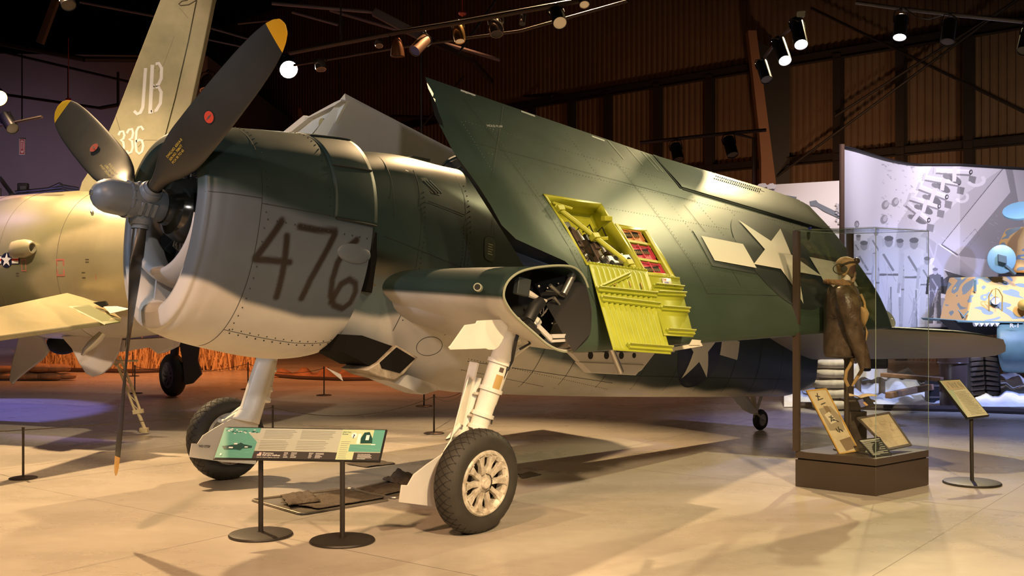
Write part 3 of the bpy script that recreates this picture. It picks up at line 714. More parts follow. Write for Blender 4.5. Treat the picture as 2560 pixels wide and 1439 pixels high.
mb = MB(); mb.cyl(side(1527, 868, 2.1), side(1552, 930, 2.1), .026, n=16); mb.build('gun_barrel', M_steel, PL)
# port hole in the stub nose, cover plate
q = side(1195, 718, 1.9); mb = MB(); n_ = nrm(-FF[0]*.8+LAT*.55); mb.cyl(q-n_*.03, q+n_*.02, .03, n=20); gp = mb.build('gun_port', M_chip, stL); mb = MB(); mb.cyl(q, q+n_*.022, .022, n=20); mb.build('port_opening', M_void, gp)
# fold machinery inside the stub
mb = MB()
def si(x, y, s): return side(x, y, s)
mb.tube([si(1375, 712, 1.95), si(1400, 735, 1.95), si(1470, 775, 2.0)], .014, 8); mb.tube([si(1385, 742, 1.95), si(1420, 790, 1.95), si(1465, 770, 1.95)], .01, 8)
mb.tube([si(1340, 760, 1.9), si(1385, 742, 1.9), si(1410, 790, 1.95), si(1430, 815, 2.)], .009, 8); mb.cyl(si(1408, 735, 2.0), si(1436, 680, 2.0), .028, n=14); mb.cyl(si(1428, 694, 2.0), si(1438, 676, 2.0), .034, n=14)
each(mb, 'fold_actuator', M_steel, stL)
mb = MB(); mb.tube([si(1300, 720, 1.95), si(1325, 735, 1.97), si(1350, 748, 1.97), si(1365, 752, 1.95)], [.02, .025, .014, .012], 10); mb.build('hose_bundle', mat('white_hose', (.6, .55, .48), .7), stL)
mb = MB(); mb.box(si(1305, 716, 1.98), (.13, .05, .13), (FF[0], LAT, FF[2])); mb.build('junction_box', mat('dark_box', (.04, .045, .045), .5), stL, bev=.006)
mb = MB(); mb.tube([si(1320, 800, 2.0), si(1335, 770, 2.0), si(1350, 755, 1.98)], .05, 12); mb.cyl(si(1318, 805, 2.05), si(1345, 830, 2.05), .03, n=12); each(mb, 'fold_jack', M_black, stL)
mb = MB()
for (x0, y0, x1, y1, w) in [(1378, 840, 1455, 838, .03), (1378, 852, 1450, 848, .02), (1345, 815, 1378, 848, .035), (1425, 855, 1440, 872, .05)]: mb.bar(si(x0, y0, 2.08), si(x1, y1, 2.08), w, .02, LAT)
each(mb, 'rim_bracket', M_pale, stL)
mb = MB()
for i in range(10):
    x, y = 1330+120*random.random(), 700+130*random.random(); mb.ball(si(x, y, 1.9+.1*random.random()), .007+.006*random.random(), n=6, m=4)
for i in range(9):
    x, y = 1320+100*random.random(), 690+120*random.random(); x2, y2 = x+60*(random.random()-.3), y+50*(random.random()-.3); mb.tube([si(x, y, 1.88), si((x+x2)/2+8, (y+y2)/2-8, 1.94), si(min(x2, 1460), y2, 1.9)], .005, 6)
each(mb, 'hydraulic_line', M_steel, stL)
# ---- folded outer wings
TE = [(-.3, 2.5), (-.15, 2.56), (.03, 2.79), (.3, 2.70), (1.17, 2.415), (2.54, 1.974), (4.02, 1.579), (4.5, 1.42), (4.6, 1.36), (4.75, 1.04)]
def rootp(k): return interp([(0, 0), (.025, .15), (.1, .24), (.19, .30), (.24, .22), (.32, -.14), (.41, -.25), (.54, -.22), (.75, -.23), (.9, -.15), (1, .03)], k)
def tipp(k): return interp([(0, 4.56), (.85, 4.70), (.93, 4.66), (1, 4.6)], k)
def chord(p): return -.05*max(p, 0), float(interp(TE, p))
def thick(p): return float(interp([(-.2, 1.0), (0, 1.0), (4.2, .60), (4.6, .5), (4.72, .2)], p))
def wing_k(k, v, sgn):                   # k chord fraction, v span fraction, sgn upper/lower
    p = rootp(k)+(tipp(k)-rootp(k))*v; c0, c1 = chord(p); c = c0+(c1-c0)*k; ch = (c1-c0)
    up = float(interp(AF, k)); lo = float(interp(AFL, k)); h = (up if sgn > 0 else lo)*ch*(.78 if sgn > 0 else .95)*1.0
    tipf = math.sqrt(max(0., 1-max(0., (v-.972)/.028)**2)) if v > .972 else 1
    return p, c, h*tipf*(.85+.15*thick(p))
def wing_h(p, c):                        # height of the upper skin above the wing plane
    c0, c1 = chord(p); k = min(max((c-c0)/(c1-c0), 0), 1); return float(interp(AF, k))*(c1-c0)*.78*(.85+.15*thick(p))
ks = [0, .002, .006, .012, .02, .035, .05, .075, .1, .15, .2, .25, .3, .36, .42, .5, .58, .66, .74, .8, .86, .9, .94, .97, .99, 1.]
vs = list(np.linspace(0, .95, 40))+[.96, .97, .975, .98, .985, .99, .994, .997, .9985, 1.]
def WPS(x, y, dh=.003):                  # pixel -> (span, chord) on the bulged upper skin
    h = .15; nW = _n@FF
    for _ in range(12):
        P = hit(x, y, nW, fu(*(A0+_n*h))); b = FF@(P-HUB)-A0; p, c = b@_e, b@_r; h = .5*h+.5*(wing_h(p, c)+dh)
    return p, c
def wing_mesh(mir):
    mb = MB(); G = []
    def low(k, v):
        p, c, h = wing_k(k, v, -1); hu = wing_k(k, v, 1)[2]; return p+(hu-h)*1.15*(1-v)**6, c, h
    for v in vs:
        rw = [wing_k(k, v, 1) for k in ks]+[low(k, v) for k in ks[::-1][1:-1]]; G.append([wg(*q, mir=mir) for q in rw])
    G = np.array(G); n, m = G.shape[:2]; o = 0; nu = len(ks)
    mb.v = [tuple(p) for p in G.reshape(-1, 3)]
    for i in range(n-1):
        for j in range(m): mb.f.append((i*m+j, i*m+(j+1) % m, (i+1)*m+(j+1) % m, (i+1)*m+j)); mb.m.append(0 if (j < nu-1 or j >= m-3) else 1)
    mb.f.append(tuple(range(m))[::-1]); mb.m.append(2); mb.f.append(tuple(range((n-1)*m, n*m))); mb.m.append(0)
    return mb
def cut(o, boxes):
    for pts, vec in boxes:
        mb = MB(); mb.prism(pts, vec); c = mb.build('cutter', M_zinc)
        md = o.modifiers.new('opening', 'BOOLEAN'); md.operation = 'DIFFERENCE'; md.object = c; md.solver = 'EXACT'
        dg = bpy.context.evaluated_depsgraph_get(); dg.update(); me = bpy.data.meshes.new_from_object(o.evaluated_get(dg)); me.set_sharp_from_angle(angle=R(28)); o.modifiers.clear(); old = o.data; o.data = me
        bpy.data.meshes.remove(old); bpy.data.objects.remove(c)
wL = wing_mesh(1).build('folded_wing', [M_sea, M_pale, M_black, M_zinc], PL, ang=40); tag(wL, 'left wing folded back, leading edge down')
org = ORG[wL.name]
def mv(pts): return pts
GB = [WPS(*q) for q in ((1466, 662), (1612, 680), (1530, 552), (1503, 508), (1357, 484))]; AB = [WPS(*q) for q in ((1612, 686), (1690, 694), (1615, 573), (1542, 560))]
def cutter(poly, depth):
    return [wg(p, c, .5) for p, c in poly], (wg(0, 0, wing_h(1, 1)-depth)-wg(0, 0, .5))
cut(wL, [cutter(GB, .20), cutter(AB, .15)])
for m_ in (M_sea, M_pale, M_black, M_zinc): pass
wR = wing_mesh(-1).build('folded_wing', [M_sea, M_pale, M_gear], PL, ang=40); tag(wR, 'right wing folded back, pale underside showing')
def ws(p, c, dh=.003): return wg(p, c, wing_h(p, c)+dh)
def wline(mb, p0, c0, p1, c1, w=.006, n=16, mi=0, dh=.003):
    P = [ws(p0+(p1-p0)*t, c0+(c1-c0)*t, dh) for t in np.linspace(0, 1, n)]; rows = []
    nn = nrm(wg(0, 0, 1)-wg(0, 0, 0))
    for i, p in enumerate(P):
        d = nrm(P[min(i+1, n-1)]-P[max(i-1, 0)]); x = nrm(np.cross(d, nn)); rows.append([p-x*w/2, p+x*w/2])
    mb.grid(np.array(rows), mi=mi)
def inbay(p, c): return (.36 < p < 1.08 and .5 < c < 1.42) or (1.0 < p < 1.43 and .43 < c < 1.07)
def rivets(mb, p0, c0, p1, c1, step=.035, r=.0042):
    L_ = math.hypot(p1-p0, c1-c0); n = int(L_/step); nn = nrm(wg(0, 0, 1)-wg(0, 0, 0)); ex = nrm(wg(1, 0)-wg(0, 0)); ey = nrm(wg(0, 1)-wg(0, 0))
    for i in range(n+1):
        p = p0+(p1-p0)*i/max(n, 1); c = c0+(c1-c0)*i/max(n, 1)
        if inbay(p, c): continue
        q = ws(p, c, .0005); mb.add([q+ex*r, q+ey*r, q-ex*r, q-ey*r, q+nn*r*.6], [(0, 1, 4), (1, 2, 4), (2, 3, 4), (3, 0, 4)])
AI0, AI1 = WPS(1705, 470), WPS(2070, 578); AI0 = tuple(AI0)   # aileron hinge line
mb = MB()
# ribs (chordwise) and spars (spanwise)
for p in (.35, 1.75, 2.05, 2.5, 2.95, 3.4, 3.85, 4.25):
    c1 = chord(p)[1]*.83; rivets(mb, p, .35, p, c1 if p < 2.5 else 1.6-.267*(p-2.58))
for p in (.0, 1.3): rivets(mb, p, 1.6, p+.05, 2.2)
for f in (.22, .50, .66, .80): rivets(mb, .1 if f > .45 else 1.75, chord(.1)[1]*f, 2.5 if f > .7 else 4.5, chord(2.5 if f > .7 else 4.5)[1]*f)
rivets(mb, 1.7, .36, 4.4, .1, .03)
for p in (2.8, 3.05, 3.3, 3.55, 3.8): rivets(mb, p, 1.62-.267*(p-2.58), p+.02, chord(p)[1]-.04, .03)
wr = onto(mb, wL, M_rivet)
mb = MB()
wline(mb, .30, .1, .30, 2.55, .004); wline(mb, -.05, 1.55, .75, 2.5, .004); wline(mb, .0, 1.95, 2.5, 1.35, .004); wline(mb, 1.72, .30, 4.5, .06, .005)
wline(mb, 1.72, .3, 1.72, 1.9, .004); wline(mb, 2.25, .35, 2.25, 1.3, .006)
for p in (1.9, 2.12, 2.3, 2.36): wline(mb, p, chord(p)[1]-.28, p, chord(p)[1]-.01, .012, mi=1)
for p, c in ((.35, 2.66), (.95, 2.46), (1.7, 2.2)): wline(mb, p, c, p+.14, c-.05, .02, 3, mi=2)
for (p, c) in ((.32, 2.15),):
    put_text(mb, 'HOLD FLAP', ws(p, c+.02, .005), nrm(wg(1, 0)-wg(0, 0)), nrm(wg(0, 1)-wg(0, 0)), .035, 2)
onto(mb, wL, [M_line, M_chip, M_white])
# aileron: raised panel with dark hinge gap
mb = MB(); rows = []
for t in np.linspace(0, 1, 20):
    p = AI0[0]+(AI1[0]-AI0[0])*t; ch = AI0[1]+(AI1[1]-AI0[1])*t; te = chord(min(p, 4.6))[1]+.006; p_ = p
    rows.append([wg(p_, ch, wing_h(p_, ch)-.01), wg(p_, ch+.012, wing_h(p_, ch)+.012)]+[wg(p_, ch+(te-ch)*k, wing_h(p_, ch+(te-ch)*k)+.012*(1-k)+.004) for k in (.1, .3, .5, .7, .9, 1)])
mb.grid(np.array(rows)); ail = mb.build('aileron', M_sea, wL, ang=50)
mb = MB(); wline(mb, AI0[0], AI0[1]-.005, AI1[0], AI1[1]-.005, .03, 24, dh=.006); wline(mb, AI0[0]-.015, AI0[1], AI0[0]+.01, 1.96, .03, dh=.006); onto(mb, ail, M_line)
mb = MB(); wline(mb, 3.3, AI0[1]-.267*.72-.03, 4.6, 1.03, .008, 20, dh=.008); onto(mb, ail, M_chip)
mb = MB()
tb0, tb1 = 3.2, 3.85
wline(mb, tb0, chord(tb0)[1]-.10, tb1, chord(tb1)[1]-.10, .01, dh=.02); wline(mb, tb0, chord(tb0)[1]-.10, tb0-.02, chord(tb0)[1], .01, 6, dh=.02)
for i in range(24):
    p = tb0+(tb1-tb0)*i/24; q = ws(p, chord(p)[1]-.07, .018); mb.ball(q, .007, n=6, m=4)
onto(mb, ail, M_line)
# wing star and bars
SC0 = (3.166, .625); RR = .535; rot = R(-10.7)
ex = nrm(wg(1, 0)-wg(0, 0)); ey = nrm(wg(0, 1)-wg(0, 0))
def loc2(x, y): return SC0[0]+x*math.cos(rot)-y*math.sin(rot), SC0[1]+x*math.sin(rot)+y*math.cos(rot)
mb = MB()
def wpolar(shape, mi, dh, nr=7): mb.grid(np.array([[ws(*loc2(x*k, y*k), dh) for x, y in shape] for k in np.linspace(.01, 1, nr)]), cv=True, mi=mi)
def wrect(x0, x1, y0, y1, mi, dh): mb.grid(np.array([[ws(*loc2(x, y), dh) for y in np.linspace(y0, y1, 5)] for x in np.linspace(x0, x1, 10)]), mi=mi)
wpolar([(RR*1.1*math.cos(t), RR*1.1*math.sin(t)) for t in np.linspace(0, 2*PI, 60, endpoint=False)], 0, .004)
wrect(-2*RR-.07, 2*RR+.07, -.21-.07, .08+.07, 0, .0035)
wpolar(star(RR, -PI/2), 1, .009)
wrect(-2*RR, -RR*.93, -.21, .08, 1, .0075); wrect(RR*.93, 2*RR, -.21, .08, 1, .0075)
onto(mb, wL, [mat('insignia_field', (.016, .022, .022), .33), M_white])
# chromate frames around the bays
def frame_poly(mb, poly, w, mi=0, lip=.02):
    c = np.mean(poly, axis=0); n = len(poly)
    for i in range(n):
        a = np.array(poly[i]); b = np.array(poly[(i+1) % n]); L_ = b-a
        P0 = [ws(*(a+L_*t), .006) for t in (0, .5, 1)]; ain = a+(c-a)*w; bin_ = b+(c-b)*w
        P1 = [ws(*(ain+(bin_-ain)*t), .004) for t in (0, .5, 1)]; P2 = [wg(*(ain+(bin_-ain)*t), wing_h(1, 1)-.14) for t in (0, .5, 1)]
        mb.grid(np.array([P0, P1, P2]), mi=mi)
mb = MB(); frame_poly(mb, GB, .07); frame_poly(mb, AB, .12); bf = mb.build('bay_frame', M_zinc, wL); so = bf.modifiers.new('t', 'SOLIDIFY'); so.thickness = .004
H1 = wing_h(1, 1)
def wb(p, c, h=0): return wg(p-.25, c-.17-.148*(p-.655), H1+h) if p < 1.3 else wg(p-.29, c-.116-.095*(p-1.345), H1+h-.01)
# guns: three long brown receivers running chordwise, barrels toward the leading edge
for k, p in enumerate((.80, .98, 1.15)):
    mb = MB(); mb.bar(wb(p, 1.32-.1*k, -.10), wb(p-.01, .86, -.10), .085, .07, nrm(wg(0, 0, 1)-wg(0, 0, 0))); mb.bar(wb(p+.01, 1.25-.1*k, -.055), wb(p, 1.05, -.055), .055, .03, nrm(wg(0, 0, 1)-wg(0, 0, 0)))
    mb.cyl(wb(p, .9, -.09), wb(p, .80, -.09), .03, n=12)
    g = mb.build('machine_gun', M_gun, wL, bev=.006)
    mb = MB(); mb.cyl(wb(p+.03, 1.2-.1*k, -.03), wb(p+.03, 1.1-.1*k, -.03), .016, n=10); mb.ball(wb(p-.03, .95, -.04), .022, n=10, m=6); each(mb, 'gun_fitting', M_steel, g)
mb = MB(); mb.cyl(wb(.70, 1.42, .0), wb(1.20, .84, .0), .021, n=14); br = mb.build('bay_brace', M_zinc, wL)
mb = MB()
for t in (.06, .5, .93): p, c = .70+.5*t, 1.42-.58*t; mb.box(wb(p, c, 0), (.07, .05, .06), (ex, ey, np.cross(ex, ey)))
mb.bar(wb(.97, 1.12, -.01), wb(1.10, 1.14, -.01), .03, .03); mb.bar(wb(.68, 1.44, .01), wb(.86, 1.40, .01), .03, .02); mb.bar(wb(1.18, 1.35, .0), wb(1.27, 1.36, .0), .05, .04)
each(mb, 'brace_fitting', M_zinc, br, bev=.004)
# feed chutes with holes
mb = MB(); mb.box(wb(1.12, .93, -.03), (.30, .09, .05), (ex, ey, np.cross(ex, ey))); mb.box(wb(.95, .88, -.05), (.22, .06, .05), (ex, ey, np.cross(ex, ey))); fc = mb.build('feed_chute', M_steel, wL, bev=.01)
mb = MB()
for p in (.9, .99, 1.06, 1.13, 1.21): mb.cyl(wb(p, .93 if p > 1 else .88, -.02), wb(p, .93 if p > 1 else .88, -.001), .022, n=14)
each(mb, 'chute_hole', M_void, fc)
mb = MB()
for i in range(10): x, y = .70+.5*random.random(), .86+.45*random.random(); mb.tube([wb(x, y, -.1), wb(x+.04, y+.03, -.03), wb(x+.09, y-.05, -.08)], .007, 6)
each(mb, 'wiring', M_hose, wL)
# ammunition trays: three compartments with brass rounds showing through slots
for k, (c0, c1, m_) in enumerate(((1.02, 1.14, M_orange), (.83, .97, M_pink), (.65, .79, M_pink))):
    mb = MB(); q = [wb(1.36, c0+.0, -.05), wb(1.62, c0-.03, -.05), wb(1.62, c1-.03, -.05), wb(1.36, c1, -.05)]; mb.prism(q, nrm(wg(0, 0, 1)-wg(0, 0, 0))*.03)
    for dp in (.0, .12, .24): mb.bar(wb(1.37+dp, c0, -.015), wb(1.37+dp, c1, -.015), .012, .012)
    mb.bar(wb(1.37, c1-.01, -.01), wb(1.62, c1-.04, -.01), .01, .012)
    tr = mb.build('ammunition_tray', m_, wL)
    mb = MB(); cm = (c0+c1)/2-.01; mb.box(wb(1.49, cm, -.018), (.18, .055, .006), (ex, ey, np.cross(ex, ey))); mb.build('tray_slot', M_void, tr)
    mb = MB()
    for i in range(8): mb.cyl(wb(1.41+.022*i, cm-.025, -.012), wb(1.41+.022*i, cm+.005, -.012), .007, n=8)
    each(mb, 'cartridge', M_brass, tr)
mb = MB(); nn_ = nrm(wg(0, 0, 1)-wg(0, 0, 0))
for c in (.81, 1.0): mb.bar(wb(1.33, c+.005, -.02), wb(1.66, c-.03, -.02), .025, .03, nn_)
mb.bar(wb(1.64, .62, 0), wb(1.66, 1.1, 0), .03, .03, nn_); mb.bar(wb(1.345, .62, 0), wb(1.345, 1.16, 0), .03, .03, nn_)
each(mb, 'tray_divider', M_zinc, wL)
# hanging bay doors
def door(name, tl, tr_, br_, bl_, nflute, ribs, diag=None, m_=M_zinc2):
    P = [ws(*WP(tl), .01), ws(*WP(tr_), .01)]
    hd = nrm(P[1]-P[0]); nrm_h = nrm(np.cross(hd, np.array([0, 0, 1.])))
    nW = _n@FF; Q0 = fu(*(A0+_n*.27)); Pb = [hit(*bl_, nW, Q0), hit(*br_, nW, Q0)]
    TL, TR = P; BLp, BRp = Pb; nrm_o = nrm(np.cross(TR-TL, BLp-TL))
    if nrm_o@np.array([0, -1, 0]) < 0: nrm_o = -nrm_o
    def dp(u, v, h=0): return (TL*(1-u)+TR*u)*(1-v)+(BLp*(1-u)+BRp*u)*v+nrm_o*h
    mb = MB(); nu = nflute*8 if nflute else 2; rows = []
    for v in (0, .03, .07, .93, .97, 1):
        rows.append([dp(u, v, (.008*(math.sin(u*nflute*2*PI)) if nflute and .05 < v < .95 and .06 < u < .94 else .0)) for u in np.linspace(0, 1, nu+1)])
    mb.grid(np.array(rows)); d = mb.build(name, m_, PL, ang=60); so = d.modifiers.new('t', 'SOLIDIFY'); so.thickness = .008
    for (u0, v0, u1, v1, w) in ribs:
        mb = MB(); a, b = dp(u0, v0, .012), dp(u1, v1, .012); up = nrm_o; mb.bar(a, b, w, .02, up); mb.bar(a+nrm_o*.015, b+nrm_o*.015, .008, .045, up); mb.build('stiffener', m_, d)
        mb = MB()
        for t in (.05, .35, .65, .95): q = a+(b-a)*t; mb.cyl(q+nrm_o*.0, q+nrm_o*.035, .006, n=8)
        each(mb, 'fastener', M_steel, d)
    mb = MB(); n_h = 18
    for i in range(n_h): mb.cyl(dp((i+.1)/n_h, .0, .0), dp((i+.8)/n_h, .0, .0), .010, n=8)
    onto(mb, d, m_)
    return d, dp
def WP(q):
    nW = _n@FF; P = hit(q[0], q[1], nW, fu(*(A0+_n*.19))); b = FF@(P-HUB)-A0; return b@_e, b@_r
d1, dp1 = door('gun_bay_door', (1466, 662), (1616, 678), (1678, 884), (1534, 874), 11, [(0, .33, 1, .32, .05), (.02, .44, 1, .45, .05), (.06, .31, .62, .10, .04), (.25, .955, 1, .955, .05)])
d2, dp2 = door('ammunition_bay_door', (1619, 690), (1698, 696), (1734, 841), (1660, 837), 0, [(.05, .2, .98, .2, .03), (.08, .33, 1, .31, .04), (.1, .58, 1, .58, .04), (.1, .95, 1, .95, .04)], m_=M_zinc2)
mb = MB(); u_ = nrm(dp2(1, .1)-dp2(0, .1)); v_ = nrm(dp2(.5, 0)-dp2(.5, 1)); nn_ = np.cross(u_, v_); nn_ = nn_ if nn_[1] < 0 else -nn_
mb.add([dp2(u, v, .014) for u, v in ((.38, .04), (.66, .04), (.66, .16), (.38, .16))], [(0, 1, 2, 3)], 0)
put_text(mb, '600', dp2(.42, .14, .017), u_, v_, .035, 1); put_text(mb, '42', dp2(.42, .09, .017), u_, v_, .035, 2)
onto(mb, d2, [M_white, mat('label_blue', (.1, .12, .4), .6), M_red])
mb = MB(); ud = nrm(dp1(1, .2)-dp1(0, .2)); vd = nrm(dp1(.5, 0)-dp1(.5, 1))
for t, u0 in (('3', .28), ('1', .55), ('1', .75)): put_text(mb, t, dp1(u0, .26, .018), ud, vd, .10, 0)
onto(mb, d1, mat('faded_stencil', (.45, .33, .07), .6))
# small open catch door below, at the leading edge
mb = MB(); mb.prism([side(1675, 868, 2.3), side(1748, 856, 2.3), side(1752, 864, 2.3), side(1672, 878, 2.3)], LAT*.02); mb.prism([side(1722, 862, 2.32), side(1730, 848, 2.32), side(1750, 850, 2.32), side(1748, 862, 2.32)], LAT*.01); mb.build('leading_edge_catch', M_gear, wL)
# navigation light at the tip
mb = MB(); q = wg(4.62, -.12, .0); mb.ball(q, (.10, .03, .05), (_r@FF, ex, np.cross(ex, _r@FF)), 14, 8); mb.build('navigation_light', mat('lamp_lens', (.5, .55, .55), .1, spec=.8), wL)
mb = MB(); mb.ball(ws(4.1, chord(4.1)[1]*.63, .02), .022, n=10, m=6); mb.build('formation_light', mat('blue_lens', (.02, .03, .3), .2), wL)
# right wing fold end: cream rib with a round hole and the flap root
def wgr(p, c, h=0): return wg(p, c, h, mir=-1)
mb = MB()
rib = [hit(x, y, AXH, wgr(.0, 2.3)) for x, y in ((866, 252), (817, 346), (812, 375), (740, 375), (725, 340), (736, 332), (775, 302), (848, 264))]
mb.prism(rib, AXH*.03)
rb = mb.build('fold_rib', M_gear, wR)
mb = MB()
for q in (((866, 250), (848, 258), (776, 297), (772, 302), (848, 266), (866, 254)), ((784, 292), (772, 290), (722, 330), (734, 336), (782, 298))): mb.prism([hit(x, y, AXH, wgr(.0, 2.3)) for x, y in q], -AXH*.06)
each(mb, 'flap_edge', M_pale, wR)
mb = MB(); q = hit(808, 308, AXH, wgr(-.03, 2.3)); mb.cyl(q, q-AXH*.02, .045, n=24); mb.build('rib_hole', mat('hole_green', (.2, .2, .1), .7), rb)

# ---- tailplane, fin
for mir in (1, -1):
    pl = [(7.75, .15), (7.95, 1.0), (8.15, 2.0), (8.24, 2.5), (8.38, 2.74), (8.70, 2.87), (9.02, 2.80), (9.16, 2.6), (9.27, 2.0), (9.35, 1.0), (9.4, .25)]
    nose = np.array(pl[:6]); rear = np.array(pl[5:][::-1]); rows = []
    for s_ in list(np.linspace(.15, 2.5, 12))+[2.62, 2.7, 2.77, 2.83, 2.87]:
        a0 = np.interp(s_, nose[:, 1], nose[:, 0]); a1 = np.interp(s_, rear[:, 1], rear[:, 0]); c = a1-a0
        tt = 1.0 if s_ < 2.5 else math.sqrt(max(0., 1-((s_-2.5)/.372)**2))
        rows.append([fu(a0+c*x, s_*mir, .47-.15*x*c+y*c*.62*tt) for x, y in AF]+[fu(a0+c*x, s_*mir, .47-.15*x*c+y*c*.62*tt) for x, y in AFL[::-1][1:-1]])
    G = np.array(rows); mb = MB(); n, m = G.shape[:2]; mb.v = [tuple(p) for p in G.reshape(-1, 3)]
    for i in range(n-1):
        for j in range(m): mb.f.append((i*m+j, i*m+(j+1) % m, (i+1)*m+(j+1) % m, (i+1)*m+j)); mb.m.append(0 if (j < len(AF)-1 or j >= m-1) else 1)
    mb.f.append(tuple(range((n-1)*m, n*m))); mb.m.append(1)
    mb.build('tailplane', [mat('canopy_frame_paint', DARK, .4), mat('tail_underside', (.36, .33, .29), .5)], PL, ang=60)
mb = MB(); rows = []
for z, a0, a1 in ((.5, 7.9, 9.65), (.8, 8.15, 9.72), (1.1, 8.45, 9.7), (1.3, 8.75, 9.6), (1.38, 9.0, 9.4)):
    c = a1-a0; rows.append([fu(a0+c*x, y*c*.5, z) for x, y in AF]+[fu(a0+c*x, y*c*.5, z) for x, y in [(x, -y) for x, y in AF[::-1][1:-1]]])
mb.grid(np.array(rows), cv=True, cap=True); mb.build('fin', M_sea, PL, ang=60)

# ---- landing gear
def refl(P): P = np.asarray(P, float); d = (P-HUB)@LAT; return P-2*d*LAT
def gp(a, s, z): return GEAR_MID+AXH*a+LAT*s+np.array([0, 0, z])       # ground frame
M_alloy = mat('wheel_cream', (.70, .66, .56), .4, vary=.12, vscale=14, hue2=(.25, .2, .15))
def tyre(mb, c, ax, Rw, w, hr):
    prof = [(hr, -w*.42), (hr+.02, -w*.47), (hr+(Rw-hr)*.35, -w*.52), (hr+(Rw-hr)*.62, -w*.49), (Rw-.035, -w*.40), (Rw-.014, -w*.30), (Rw-.004, -w*.16), (Rw, 0), (Rw-.004, w*.16), (Rw-.014, w*.30), (Rw-.035, w*.40), (hr+(Rw-hr)*.62, w*.49), (hr+(Rw-hr)*.35, w*.52), (hr+.02, w*.47), (hr, w*.42)]
    o = len(mb.v); mb.lathe(prof, c, ax, 72)
    for i in range(o, len(mb.v)):                      # flat where it stands on the floor
        x, y, z = mb.v[i]
        if z < .004: mb.v[i] = (x, y, .004)
def wheel(name, c, ax, Rw, w, spokes=10, near=True):
    hr = Rw*.60; mb = MB(); tyre(mb, c, ax, Rw, w, hr); wl = mb.build(name, M_rubber, PL, ang=50)
    x, y, d = basis(ax); mb = MB()
    for sg in (-1, 1):                                   # diamond tread
        for k in range(36):
            pts = []
            for t in np.linspace(-1, 1, 9):
                th = 2*PI*(k+sg*t*1.1)/36; z = t*w*.40; r = Rw-.035*abs(t)**3+.0008; p = c+d*z+x*r*math.cos(th)+y*r*math.sin(th); p[2] = max(p[2], .004); pts.append(p)
            nd = nrm(pts[4]-c); strip(mb, pts, .006, nd)
    onto(mb, wl, mat('tread_groove', (.01, .009, .008), .9))
    mb = MB(); sg = 1
    mb.lathe([(hr+.012, w*.44), (hr, w*.50), (hr-.015, w*.50), (hr-.03, w*.44), (hr*.82, w*.40), (hr*.82, w*.15)], c, ax, 60)
    mb.lathe([(0, w*.50), (.036, w*.50), (.042, w*.46), (.045, w*.40), (.075, w*.36), (.085, w*.30), (.085, w*.1)], c, ax, 32)
    mb.lathe([(hr+.012, -w*.44), (hr-.015, -w*.48), (hr-.03, -w*.42), (.06, -w*.3), (0, -w*.3)], c, ax, 40)
    for k in range(spokes):
        th = 2*PI*k/spokes; rd = x*math.cos(th)+y*math.sin(th); tn = np.cross(d, rd); a = c+d*w*.34+rd*.07; b = c+d*w*.42+rd*hr*.9
        V = []
        for p, hw, hz in ((a, .024, .02), (c+d*w*.38+rd*hr*.6, .022, .015), (b, .044, .015)): V += [p-tn*hw-d*hz, p+tn*hw-d*hz, p+tn*hw*.7+d*hz, p-tn*hw*.7+d*hz]
        mb.add(V, [(0, 1, 5, 4), (1, 2, 6, 5), (2, 3, 7, 6), (3, 0, 4, 7), (4, 5, 9, 8), (5, 6, 10, 9), (6, 7, 11, 10), (7, 4, 8, 11)])
    hubw = mb.build('wheel_hub', M_alloy, wl, ang=30)
    mb = MB()
    for k in range(spokes*2):
        th = 2*PI*(k+.5)/(spokes*2); rd = x*math.cos(th)+y*math.sin(th); mb.cyl(c+d*w*.46+rd*(hr-.022), c+d*w*.52+rd*(hr-.022), .0055, n=6)
    each(mb, 'rim_bolt', M_alloy, hubw)
    mb = MB(); mb.lathe([(hr*.8, w*.1), (.07, w*.1)], c, ax, 40); mb.build('brake_drum', mat('brake_dark', (.05, .03, .02), .5, vary=.4, vscale=20), hubw)
    return wl
axL = nrm(LAT+AXH*.04+np.array([0, 0, -.07]))
cL = onfloor(1185, 1329)+np.array([0, 0, .385])+LAT*.03
wheel('main_wheel', cL, axL, .392, .215)
cR = onfloor(565, 1196)+np.array([0, 0, .385]); axR = nrm(-LAT+AXH*.04+np.array([0, 0, -.07]))
wheel('main_wheel', cR, axR, .392, .215)
